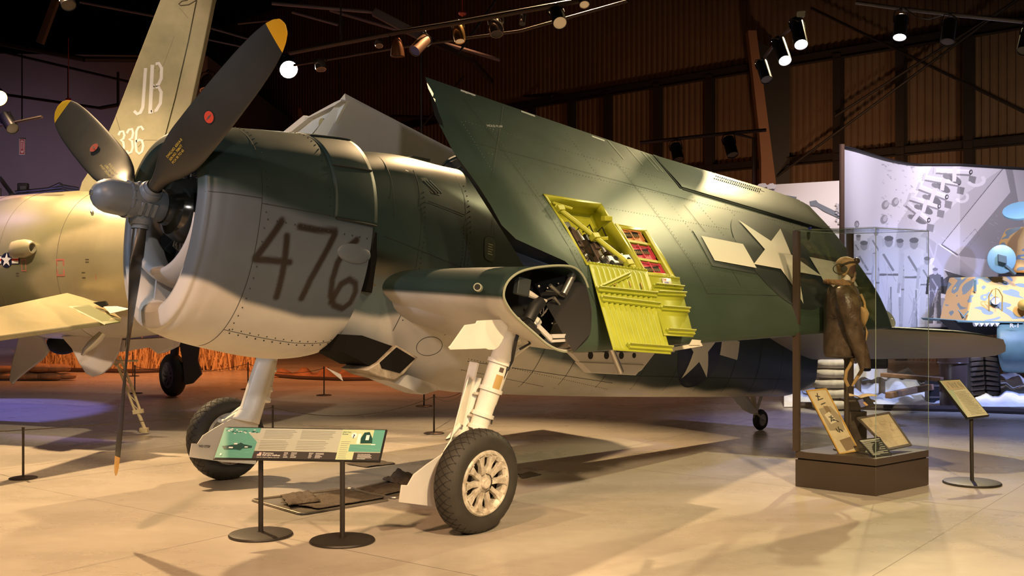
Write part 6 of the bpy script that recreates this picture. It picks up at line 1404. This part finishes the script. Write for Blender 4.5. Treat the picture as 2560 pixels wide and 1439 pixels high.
CP = thing('corn_bed_edging', 'low dark edging curb around the dry cornfield', 'edging', onfloor(480, 925)); ORG[CP.name] = np.array(CP.location)
mb = MB(); mb.tube([onfloor(x, y, .04) for x, y in ((160, 924), (340, 928), (450, 924), (560, 916), (640, 908))], .05, 8); mb.build('curb', mat('edging_black', (.05, .03, .025), .6), CP)
SB = tag(MB().add([onfloor(100, 916, .01), onfloor(640, 912, .01), at(640, 850, 30), at(60, 850, 30)], [(0, 1, 2, 3)]).build('soil_bed', mat('red_soil', (.30, .15, .08), .95, vary=.4, vscale=3), None), 'strip of bare soil the dry corn stands in', 'soil', None, 'stuff')
mb = MB(); rc = random.Random(3)
for i in range(1300):
    x = 60+600*rc.random(); Y = 24.2+3.0*rc.random(); p = at(x, 719, Y); p[2] = .02; h = .25+.50*rc.random()**1.5; le = rc.uniform(-.3, .3); w = .007+.014*rc.random(); dx = rc.uniform(-.1, .1)
    m1 = p+[le*.4, dx*.4, h*.7]; t = p+[le*1.3, dx, h*(.8 if i % 3 else 1.0)]
    mb.add([p-[w, 0, 0], p+[w, 0, 0], m1+[w*.8, 0, 0], m1-[w*.8, 0, 0], t], [(0, 1, 2, 3), (3, 2, 4)], 0 if rc.random() < .7 else 1)
corn = mb.build('dry_corn', [mat('dry_straw', (.62, .45, .24), .8), mat('dry_stalk_dark', (.25, .15, .07), .8)], None, recalc=False); tag(corn, 'dry corn stalks glowing orange under the aircraft', 'dry corn', None, 'stuff')
mb = MB(); rows = []
for x in np.linspace(680, 1045, 30):
    rw = []
    for k in np.linspace(0, 1, 8): rw.append(onfloor(x, 944-12*k)+np.array([0, 0, .01+.16*math.sin(PI*k)*(.6+.4*math.sin(x*.11)+.2*math.sin(x*.37))]))
    rows.append(rw)
mb.grid(np.array(rows)); tag(mb.build('soil_mound', mat('red_soil', (.30, .15, .08), .95, vary=.4, vscale=3), None), 'reddish soil bank behind the fighter nose wheel posts', 'soil', None, 'stuff')
EG = MB(); EG.tube([onfloor(x, y, .03) for x, y in ((640, 935), (750, 944), (860, 948), (1000, 946), (1060, 942))], .04, 8); tag(EG.build('soil_edging', mat('edging_black', (.05, .03, .025), .6), None), 'dark hose edging in front of the red soil bank', 'edging')
M_bag = mat('sandbag_cloth', (.36, .22, .12), .9, vary=.25, vscale=8, bump=.4, bscale=40); bag0 = None
for i, (x, y, r, z, lab) in enumerate(((12, 948, .30, .08, 'at the frame edge'), (75, 948, .34, .08, 'bottom row, second from the left'), (118, 946, .34, .08, 'bottom row, right of the purple fin'), (156, 943, .26, .08, 'small end bag at the right'), (8, 930, .26, .22, 'upper bag at the frame edge'), (90, 933, .36, .25, 'large upper bag in the middle'), (132, 930, .34, .24, 'large upper bag on the right'))):
    P_ = onfloor(x, y+6) if False else onfloor(x, 950); P_ = P_+np.array([0, .0, z])
    lab = 'brown sandbag under the jet, '+lab
    if bag0 is None:
        mb = MB(); P = []
        for a in range(13):
            t = PI*a/12; P.append([np.array([.34*math.cos(t)*(1+.05*math.sin(3*q)), .17*math.sin(t)**.5*math.cos(q)*(1+.06*math.cos(5*t)), .085*math.sin(t)**.45*math.sin(q)]) for q in np.linspace(0, 2*PI, 20, endpoint=False)])
        mb.grid(np.array(P), cv=True); o = bag0 = mb.build('sandbag', M_bag, None, ang=70)
    else: o = bag0.copy(); COL.objects.link(o)
    tag(o, lab, 'sandbag', 'sandbags of the field position'); o.location = P_; o.rotation_euler = (0, 0, .3*math.sin(i*2.1)); o.scale = (r/.34,)*3
FN = thing('hanging_store', 'purple-lit finned store hanging under the jet at far left', 'store', at(60, 900, 14.2)*[1, 1, 0]+[0, 0, .6])
mb = MB(); mb.prism([at(50, 830, 14.4), at(100, 828, 14.4), at(122, 878, 14.4), at(104, 900, 14.4), at(70, 925, 14.4), at(42, 948, 14.4), at(30, 962, 14.4), at(22, 950, 14.4), at(28, 905, 14.4)], (0, .05, 0)); mb.build('lower_fin', mat('ventral_lilac', (.55, .50, .52), .5), FN, bev=.015)
mb = MB(); mb.ball(at(160, 856, 15.2), (.17, .4, .16), n=24, m=14); mb.build('engine_nozzle', M_void, FN)
WK = thing('viewing_walkway', 'metal railing and equipment seen over the jet at far left', 'walkway', at(80, 719, 19)*[1, 1, 0])
mb = MB(); Yw = 19.0
for p, q in (((0, 442), (38, 492)), ((0, 448), (34, 495)), ((38, 479), (160, 467)), ((38, 486), (160, 474)), ((150, 462), (196, 470)), ((155, 470), (196, 476)), ((125, 470), (150, 458)), ((150, 458), (172, 480)), ((0, 470), (0, 520))): mb.tube([at(*p, Yw), at(*q, Yw)], .022, 6)
each(mb, 'handrail', mat('rail_steel', (.5, .47, .45), .4, metal=.6), WK)
mb = MB(); mb.prism([at(0, 498, Yw), at(200, 480, Yw), at(200, 560, Yw), at(0, 560, Yw)], (0, 2, 0)); mb.build('platform', mat('platform_grey', (.10, .09, .11), .7), WK)
mb = MB(); mb.box(at(58, 478, Yw+.1), (.17, .12, .28)); mb.box(at(140, 476, Yw+.1), (.2, .12, .14)); each(mb, 'equipment_box', mat('equipment_grey', (.28, .25, .26), .5), WK, bev=.02)
mb = MB(); mb.box(at(58, 478, Yw+.02), (.10, .02, .18)); mb.ball(at(28, 487, Yw-.1), .035); each(mb, 'dial_face', mat('dial_white', (.6, .58, .6), .4), WK)
for i in range(3):
    mb = MB(); c = at(96+12*i, 483-(i % 2)*4, Yw+.5); mb.ball(c, (.03, .03, .04), n=10, m=6); mb.ball(c-[0, 0, .09], (.055, .04, .06), n=10, m=6); mb.build('dark_bundle', M_beam, WK)
FSn = thing('fire_sign', 'narrow white and red wall sign with an arrow at left', 'sign', at(55, 386, 33.9)); mb = MB(); mb.prism([at(48, 347, 33.9), at(62, 347, 33.9), at(62, 386, 33.9), at(48, 386, 33.9)], (0, .05, 0)); fs = mb.build('sign_plate', M_white, FSn)
mb = MB(); Yf = 33.88
for a in ((49.5, 348.5, 51.3, 384.5), (59, 348.5, 60.8, 384.5), (49.5, 348.5, 60.8, 351), (49.5, 382, 60.8, 384.5), (54, 358, 56.3, 374)): mb.add([at(a[0], a[1], Yf), at(a[2], a[1], Yf), at(a[2], a[3], Yf), at(a[0], a[3], Yf)], [(0, 1, 2, 3)])
mb.add([at(52, 373, Yf), at(58.3, 373, Yf), at(55.1, 379, Yf)], [(0, 1, 2)]); mb.add([at(52, 357, Yf), at(58.3, 357, Yf), at(55.1, 353, Yf)], [(0, 1, 2)]); onto(mb, fs, M_red)

# =================================================================== right background: winter scene
def snow(pts, name, label, h, seed, m_):
    r_ = random.Random(seed); x0, x1, y0, y1 = pts; rows = []
    for i in range(50):
        x = x0+(x1-x0)*i/49; rw = []
        for j in range(16):
            v = j/15; p = onfloor(x, y1+(y0-y1)*v); p[2] = .01+h*(.55+.25*math.sin(x*.045+seed)+.2*math.sin(x*.12+v*6)+.12*math.sin(x*.31+v*15))*math.sin(PI*min(.5, v*1.4)); rw.append(p)
        rows.append(rw)
    mb = MB(); mb.grid(np.array(rows)); return tag(mb.build(name, m_, None, ang=80), label, 'snow', None, 'stuff')
M_snow = mat('snow', (.85, .85, .86), .7, vary=.12, vscale=6, bump=.6, bscale=14)
snow((1960, 2760, 950, 1018), 'snow_bank', 'snow covered ground around the vehicle and sandbags', .26, 1, M_snow)
EDG = MB(); EDG.tube([onfloor(x, y, .04) for x, y in ((2000, 1012), (2200, 1018), (2400, 1022), (2560, 1028), (2760, 1040))], .05, 8); tag(EDG.build('snow_edging', mat('edging_black', (.05, .03, .025), .6), None), 'round black edging along the snowy display', 'edging')
TC = thing('waste_bin', 'round dark waste bin with a banded rim behind the label stand', 'bin', onfloor(2383, 1022))
c = np.array(TC.location); mb = MB(); mb.lathe([(0, .001), (.185, .001), (.19, .02), (.20, .68), (.195, .69)], c, (0, 0, 1), 40); mb.build('bin_body', mat('bin_brown', (.10, .065, .05), .35, vary=.1), TC)
mb = MB(); mb.lathe([(.20, .685), (.215, .69), (.218, .80), (.19, .815), (.10, .80), (0, .80)], c, (0, 0, 1), 40); mb.lathe([(.222, .70), (.225, .705), (.222, .71)], c, (0, 0, 1), 40); mb.build('bin_rim', mat('bin_rim_brown', (.13, .08, .06), .3), TC)
TK = thing('armoured_vehicle', 'tiger striped yellow and blue armoured vehicle at the right edge', 'vehicle', onfloor(2560, 990))
TY = 17.6
def tk(x, y, dY=0.): return at(x, y, TY+dY)
M_camo = bpy.data.materials.new('tiger_stripe'); M_camo.use_nodes = True; nt = M_camo.node_tree; b = nt.nodes['Principled BSDF']; b.inputs['Roughness'].default_value = .45
tc = nt.nodes.new('ShaderNodeTexCoord'); mp2 = nt.nodes.new('ShaderNodeMapping'); mp2.inputs['Rotation'].default_value = (0, .7, .2); mp2.inputs['Scale'].default_value = (1.3, 1, 2.6); wv = nt.nodes.new('ShaderNodeTexNoise'); wv.inputs['Scale'].default_value = 1.1; wv.inputs['Detail'].default_value = 1.2; wv.inputs['Distortion'].default_value = 1.4
cr = nt.nodes.new('ShaderNodeValToRGB'); cr.color_ramp.interpolation = 'CONSTANT'; e = cr.color_ramp.elements; e[0].color = (.60, .42, .09, 1); e[1].position = .57; e[1].color = (.16, .22, .24, 1); q_ = e.new(.66); q_.color = (.60, .42, .09, 1); q_ = e.new(.38); q_.color = (.55, .33, .10, 1)
e[0].color = (.14, .20, .22, 1)
nt.links.new(tc.outputs['Object'], mp2.inputs[0]); nt.links.new(mp2.outputs[0], wv.inputs['Vector']); nt.links.new(wv.outputs[0], cr.inputs[0]); nt.links.new(cr.outputs[0], b.inputs['Base Color'])
M_tkb = mat('vehicle_blue_green', (.10, .19, .21), .5, vary=.2, vscale=3)
mb = MB(); mb.prism([tk(2438, 692, .5), tk(2700, 688, .5), tk(2700, 805), tk(2414, 805)], (0, 1.1, 0)); hullp = mb.build('glacis', M_camo, TK, bev=.03)
mb = MB(); rows = []
for y, dY, xl in ((805, .0, 2493), (830, -.22, 2492), (870, -.30, 2492), (905, -.24, 2498), (925, -.05, 2505), (932, .3, 2515)): rows.append([tk(xl, y, dY), tk(xl+12, y, dY-.03), tk(2700, y, dY-.03)])
mb.grid(np.array(rows)); lh = mb.build('lower_hull', M_tkb, TK, ang=50); so = lh.modifiers.new('t', 'SOLIDIFY'); so.thickness = .05; so.offset = -1
mb = MB(); put_text(mb, 'R-1', tk(2524, 818, -.27), np.array([1, 0, 0]), np.array([0, 0, 1.]), .085, 0, 1.3, True)
mb.build('hull_number', mat('stencil_white', (.72, .68, .66), .5), lh)
mb = MB(); mb.prism([tk(2388, 800, -.1), tk(2560, 804, -.1), tk(2560, 808, -.1), tk(2396, 806, -.1)], (0, 1.5, 0)); mb.build('fender', M_tkb, TK, bev=.01)
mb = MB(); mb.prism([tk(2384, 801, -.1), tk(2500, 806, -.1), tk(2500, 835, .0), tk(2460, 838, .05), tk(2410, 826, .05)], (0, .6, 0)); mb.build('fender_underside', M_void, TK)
for i in range(5): mb = MB(); x = 2436+13*i; mb.prism([tk(x, 807, -.16), tk(x+12, 807, -.16), tk(x+5, 816, -.16)], (0, .1, 0)); mb.build('icicle', M_snow, TK)
# tracks: separate shoes round the front
mb = MB(); mb.prism([tk(2420, 880, .12), tk(2500, 880, .12), tk(2505, 1003, .4), tk(2428, 1003, .4)], (0, 1.3, 0)); trk = mb.build('track_run', M_rubber, TK, bev=.03)
for i in range(11):
    y = 872+12.2*i; mb = MB(); 
    for k in range(2): c = tk(2440+36*k+i*.6, y, .06+.28*(i/10)**2); mb.box(c, (.20, .07, .062), (nrm(np.array([1, 0, -.1*(1 if k else -1)])), (0, 1, 0), (0, 0, 1)))
    mb.build('track_shoe', mat('track_dark', (.045, .035, .028), .7, vary=.3, vscale=10), TK, bev=.01)
mb = MB(); mb.cyl(tk(2489, 751, .10), tk(2489, 751, .22), .065, n=24); mb.build('headlight', mat('lamp_silver', (.75, .78, .8), .3, metal=.2), hullp)
mb = MB()
for s_ in (-1, 1): mb.tube([tk(2489+s_*16, 778, .12), tk(2489+s_*17, 740, .05), tk(2489+s_*8, 724, .0), tk(2489, 720, .0)], .009, 6)
mb.tube([tk(2489, 720, .0), tk(2489, 760, .02)], .007, 6); mb.build('lamp_guard', mat('guard_yellow', (.55, .36, .07), .5), hullp)
mb = MB(); mb.ball(tk(2560, 762, .0), (.09, .12, .09), n=18, m=10); mb.build('gun_ball', mat('guard_yellow', (.55, .36, .07), .5), hullp)
mb = MB(); mb.tube([tk(2412, 795, -.08), tk(2396, 775, -.05), tk(2406, 795, -.05), tk(2420, 778, .05)], .012, 6); mb.tube([tk(2438, 700, .3), tk(2438, 728, .3)], .02, 6); mb.build('fender_bracket', M_tkb, TK)
mb = MB(); c = tk(2503, 648, .3); dv = nrm(np.array([-.25, -1, .05])); mb.lathe([(0, .0), (.20, .0), (.215, .01), (.215, .035), (.20, .045), (.0, .05)], c, dv, 36)
for i, v in enumerate(mb.v): v = np.array(v)-c; v[2] *= 1.08; mb.v[i] = tuple(v+c)
hc = mb.build('hatch_cover', mat('hatch_blue', (.14, .27, .33), .4), TK)
mb = MB(); mb.box(c+dv*.08, (.13, .08, .12), (nrm(np.array([1, -.3, -.3])), dv, (0, 0, 1))); mb.bar(c+dv*.07+np.array([.05, 0, -.1]), c+np.array([.20, -.05, -.24]), .06, .04); mb.build('periscope', mat('hatch_dark', (.07, .11, .12), .5), hc, bev=.006)
mb = MB(); mb.lathe([(0, .0), (.26, .0), (.275, .012), (.27, .04), (.0, .05)], tk(2552, 530, .4), nrm(np.array([-.35, -.5, .9])), 36); mb.build('hatch_cover', mat('hatch_blue', (.14, .27, .33), .4), TK)
mb = MB(); mb.prism([tk(2540, 680, .9), tk(2548, 600, .9), tk(2565, 565, .9), tk(2700, 560, .9), tk(2700, 690, .9)], (0, .8, 0)); mb.build('turret', M_camo, TK, bev=.05)
# timber, sacks and posts of the winter scene
M_timber = mat('weathered_timber', (.33, .19, .11), .8, vary=.2, vscale=8)
def plank(p, q, w, h, lab, m_=M_timber): mb = MB(); mb.bar(p, q, w, h); tag(mb.build('timber_beam', m_, None, bev=.01), lab, 'timber')
plank(at(2204, 936, 16.6), at(2356, 948, 16.0), .12, .06, 'long reddish plank lying on the posts behind the case')
plank(at(2220, 988, 16.4), at(2330, 966, 17.4), .10, .09, 'low brown beam in the snow behind the case')
PSN = (('wooden_post', 2205, 868, 975, .05, 'dark post carrying the right end of the metal box'), ('wooden_post', 2145, 890, 970, .05, 'dark post just behind the jacket straps'), ('wooden_post', 2047, 878, 968, .06, 'yellowish rough post at the left of the sacks'))
for nm, x, y0, y1, r, lab in PSN: mb = MB(); Yp = FPX*CH/(y1+30-CY); a = at(x, y0, Yp); mb.cyl(np.array([a[0], a[1], .0]), a, r, n=10); tag(mb.build(nm, mat('post_wood', (.20, .13, .06), .8, vary=.3, vscale=8), None), lab, 'post')
mb = MB(); mb.box(at(2185, 902, 15.3), (.32, .25, .20)); mb.box(at(2163, 905, 15.25), (.12, .2, .24)); bx = mb.build('stove_box', mat('iron_dark', (.05, .05, .055), .6, vary=.2), None, bev=.03); tag(bx, 'dark iron box propped on posts behind the jacket', 'box')
bag1 = None
for i, (x, y, z, sc, lab) in enumerate(((2078, 1012, .0, 1, 'bottom sack'), (2080, 1012, .16, .98, 'second sack up'), (2076, 1012, .31, .95, 'third sack up'), (2080, 1012, .46, .95, 'fourth sack up'), (2082, 1012, .60, .9, 'top sack'))):
    o = bag0.copy(); o.data = bag0.data.copy() if bag1 is None else bag1; bag1 = o.data
    if i == 0: bag1.materials[0] = mat('snowy_sack', (.68, .60, .50), .9, vary=.25, vscale=5, bump=.4, bscale=30)
    COL.objects.link(o); P_ = at(x, 719, 16.6); P_[2] = .09+z; o.location = P_; o.rotation_euler = (0, 0, .1*math.sin(i*3)); o.scale = (sc*.8, sc, sc); o.name = 'sandbag'; tag(o, 'pale snowy sack in the brightly lit stack, '+lab, 'sandbag', 'pale sacks stacked in the winter scene')
for (a, b_, lab) in (((2105, 938, 16.9), (2200, 905, 16.9), 'white canvas sheet draped behind the metal box'),):
    mb = MB(); mb.grid(np.array([[at(2130+8*i, 905+40*j/6+4*math.sin(i*1.3), 17.2+.1*math.sin(i)) for j in range(7)] for i in range(12)])); o = mb.build('canvas_sheet', mat('sheet_white', (.8, .76, .72), .8), None, ang=80); tag(o, lab, 'sheet')
CSE = thing('wooden_crate', 'dark crate standing in the snow left of the waste bin', 'crate', onfloor(2335, 1012)); mb = MB(); q = onfloor(2333, 1010); mb.box(q+[0, 0, .22], (.20, .2, .42)); mb.build('crate_body', M_beam, CSE, bev=.01); mb = MB(); mb.box(q+[0, -.1, .30], (.21, .02, .03)); mb.box(q+[0, -.1, .12], (.21, .02, .03)); each(mb, 'crate_batten', mat('crate_edge', (.12, .10, .09), .6), CSE)

# =================================================================== hanging lights
M_can = mat('lamp_housing', (.035, .033, .04), .3, metal=.6); M_chrome = mat('lamp_chrome', (.5, .42, .38), .18, metal=.9)
M_hot = mat('lit_lens', (1, 1, 1), .3, emit=(1, .93, .85), estr=7); M_off = mat('unlit_lens', (.12, .10, .09), .1); M_tiny = mat('faint_lens', (1, .8, .5), .3, emit=(1, .6, .3), estr=.12)
def can(p0, p1, Y0, Y1, r, lab, lens, clampto=None, m_=None, shape='can'):
    a, b_ = at(*p0, Y0), at(*p1, Y1); d = nrm(b_-a); L_ = np.linalg.norm(b_-a); top = at(*clampto, (Y0+Y1)/2) if clampto else a+np.array([0, 0, .15])
    T = thing('spotlight', lab, 'spotlight', a, 'spotlights hung in the hall'); mb = MB(); m_ = m_ or M_can
    prof = {'can': [(0, 0), (r*.8, 0), (r*.97, L_*.04), (r, L_*.1), (r, L_), (r*.93, L_), (r*.9, L_*.93)], 'bell': [(0, 0), (r*.3, .0), (r*.5, L_*.10), (r*.78, L_*.35), (r*.93, L_*.7), (r, L_), (r*.93, L_), (r*.85, L_*.8)], 'glass': [(0, 0), (r*.5, 0), (r*.8, L_*.15), (r, L_*.45), (r*1.05, L_*.75), (r*.9, L_), (r*.8, L_), (r*.8, L_*.8)]}[shape]
    mb.lathe(prof, a, d, 28); mb.build('housing', m_, T); mb = MB(); mb.cyl(a+d*L_*.955, a+d*L_*.965, r*.92, n=24); mb.build('lens', lens, T)
    mb = MB(); s_ = nrm(np.cross(d, [0, 1, 0])); mid = a+d*L_*.35
    mb.tube([mid+s_*r*1.08, mid+s_*r*1.15-d*L_*.3, (mid-d*L_*.5+top)/2+s_*r*.9, top, (mid-d*L_*.5+top)/2-s_*r*.9, mid-s_*r*1.15-d*L_*.3, mid-s_*r*1.08], r*.09, 6); mb.ball(top, r*.28, n=10, m=6); mb.build('yoke', M_can, T)
    return T
def pipe(pts, r, lab, m_=None, cat='pipe'):
    mb = MB(); mb.tube([at(*q) for q in pts], r, 10); o = mb.build('lighting_pipe', m_ or mat('pipe_brown', (.10, .07, .06), .4, metal=.4), None); tag(o, lab, cat)
pipe([(725, 132, 17), (1000, 80, 15.6), (1155, 55, 15), (1470, -2, 13.8)], .035, 'long lighting pipe crossing the top, nearer of the pair')
pipe([(735, 163, 18), (1000, 118, 16.8), (1300, 78, 16), (1570, 2, 15)], .022, 'thin lighting pipe just below the long one')
CB = MB(); CB.tube([at(725+30*i, 131-5.6*i+3*math.sin(i*1.7)-3, 17-.13*i) for i in range(26)], .012, 6); tag(CB.build('power_cable', M_hose, None), 'loose cable wound along the long lighting pipe', 'cable')
can((800, 148), (803, 174), 17, 16.95, .085, 'glossy round lamp hanging right of the glaring lamp', M_off, (798, 122), M_chrome, 'glass')
can((947, 98), (948, 115), 16, 15.95, .06, 'smallest lamp on the long pipe, left of the copper bell', M_off, (946, 90), M_chrome, 'glass')
can((993, 95), (994, 141), 15.7, 15.7, .10, 'copper bell-shaped lamp on the long pipe', M_off, (993, 82), mat('copper_shade', (.42, .17, .08), .35, metal=.7), 'bell')
can((1065, 98), (1036, 128), 15.6, 15.4, .085, 'tilted flood lamp right of the copper bell', M_off, (1062, 80), mat('flood_copper', (.32, .17, .11), .4, metal=.5))
can((1143, 55), (1150, 104), 15.3, 15.2, .08, 'gilded lamp in the middle of the long pipe', M_tiny, (1145, 52), mat('lamp_gilt', (.6, .33, .10), .2, metal=.9), 'glass')
can((1238, 48), (1242, 86), 14.9, 14.8, .095, 'dark lamp with copper rim right of the gilded one', M_off, (1238, 38), M_chrome, 'glass')
can((1308, 28), (1305, 60), 14.6, 14.5, .04, 'slim narrow lamp on the right part of the long pipe', M_off, (1309, 22), M_chrome)
can((1388, 22), (1400, 58), 14.2, 13.9, .09, 'black lamp aimed down right with a lit rim', M_tiny, (1390, 12))
can((1458, -12), (1461, 12), 13.9, 13.8, .07, 'lamp cut by the top edge at the pipe end', M_tiny, (1456, -20), M_chrome, 'glass')
can((520, 190), (515, 228), 22, 21.8, .13, 'dark cluster lamp between the fin and the propeller', M_off, (520, 178), M_chrome, 'glass')
can((165, -14), (172, 14), 14, 13.9, .09, 'lamp cut by the top edge at upper left', M_off, (163, -22), M_can)
can((12, 290), (32, 322), 14, 13.8, .075, 'small dark lamp on the short pipe at left', M_off, (22, 302))
pipe([(-20, 318, 14), (105, 292, 13.6)], .018, 'short lamp pipe at the left edge')
pipe([(-30, 300, 14.4), (35, 294, 14.2)], .012, 'thin rod above the short lamp pipe')
can((1990, 52), (2003, 112), 14, 13.7, .085, 'lit spotlight at the top of the slanting arm', M_hot, (1995, 52)); can((1945, 100), (1963, 152), 14.6, 14.3, .085, 'lit spotlight in the middle of the slanting arm', M_hot, (1946, 96)); can((1903, 155), (1917, 200), 15.2, 15, .08, 'unlit spotlight at the bottom of the slanting arm', M_off, (1905, 148))
pipe([(2003, 45, 13.9), (1988, 60, 14), (1945, 97, 14.6), (1897, 163, 15.3)], .022, 'slanting arm carrying three spotlights')
mb = MB(); mb.box(at(2002, 36, 13.9), (.09, .07, .07)); tag(mb.build('junction_box', mat('box_beige', (.5, .5, .42), .5), None, bev=.008), 'small beige box at the top of the slanting arm', 'box')
pipe([(2140, 6, 12.5), (2240, 20, 12.2), (2380, 36, 11.8), (2600, 58, 11.2)], .022, 'lighting pipe at the top right corner', mat('pipe_grey', (.20, .19, .23), .35, metal=.5))
can((2253, 42), (2249, 94), 12.2, 12.1, .072, 'lit spotlight on the top right pipe', M_hot, (2252, 24)); can((2375, 52), (2368, 106), 11.8, 11.7, .072, 'unlit spotlight next to the lit one at top right', M_off, (2374, 36)); can((2572, 75), (2560, 128), 11.3, 11.2, .072, 'spotlight cut by the right edge', M_off, (2575, 56))
mb = MB(); mb.tube([at(2262, 22, 12.1), at(2290, 42, 12.05), at(2320, 48, 12.0), at(2365, 36, 11.9)], .006, 6); tag(mb.build('power_cable', M_hose, None), 'looping cable between the two top right spotlights', 'cable')
pipe([(1600, 357, 24), (1830, 332, 24), (1915, 325, 24)], .04, 'dim pipe in front of the corrugated wall'); pipe([(1830, 332, 24), (1884, 346, 24), (1884, 470, 24)], .035, 'bent bracket post under the dim wall pipe')
can((1688, 362), (1697, 400), 24, 23.8, .12, 'left lamp on the dim wall pipe', M_off, (1692, 350)); can((1820, 345), (1832, 388), 24, 23.8, .125, 'right lamp on the dim wall pipe', M_off, (1826, 332))
GL = can((712, 158), (722, 174), 19.2, 18.9, .16, 'glaring lamp shining at the camera beside the upper blade', mat('glaring_lens', (1, 1, 1), .3, emit=(1, .98, .78), estr=90), (710, 140))
can((-22, 228), (-2, 246), 16, 15.8, .12, 'orange lamp glaring at the left frame edge', mat('orange_lens', (1, .6, .2), .3, emit=(1, .5, .12), estr=30), (-22, 215))
mb = MB(); p = at(1156, 30, 18); mb.lathe([(0, .0), (.06, .0), (.07, .025), (.055, .05), (.02, .06), (0, .08)], p, (0, 0, -1), 20); mb.cyl(p, p+np.array([0, 0, .9]), .008, n=6); al = mb.build('alarm_beacon', M_red, None); tag(al, 'small red beacon hanging near the long pipe', 'beacon')
mb = MB(); p = at(171, 246, 22); mb.lathe([(0, .0), (.05, .0), (.06, .025), (0, .06)], p, (0, 0, -1), 20); mb.cyl(p, p+np.array([0, 0, 1.2]), .008, n=6); al = mb.build('alarm_beacon', M_red, None); tag(al, 'small red beacon hanging above the left blade', 'beacon')
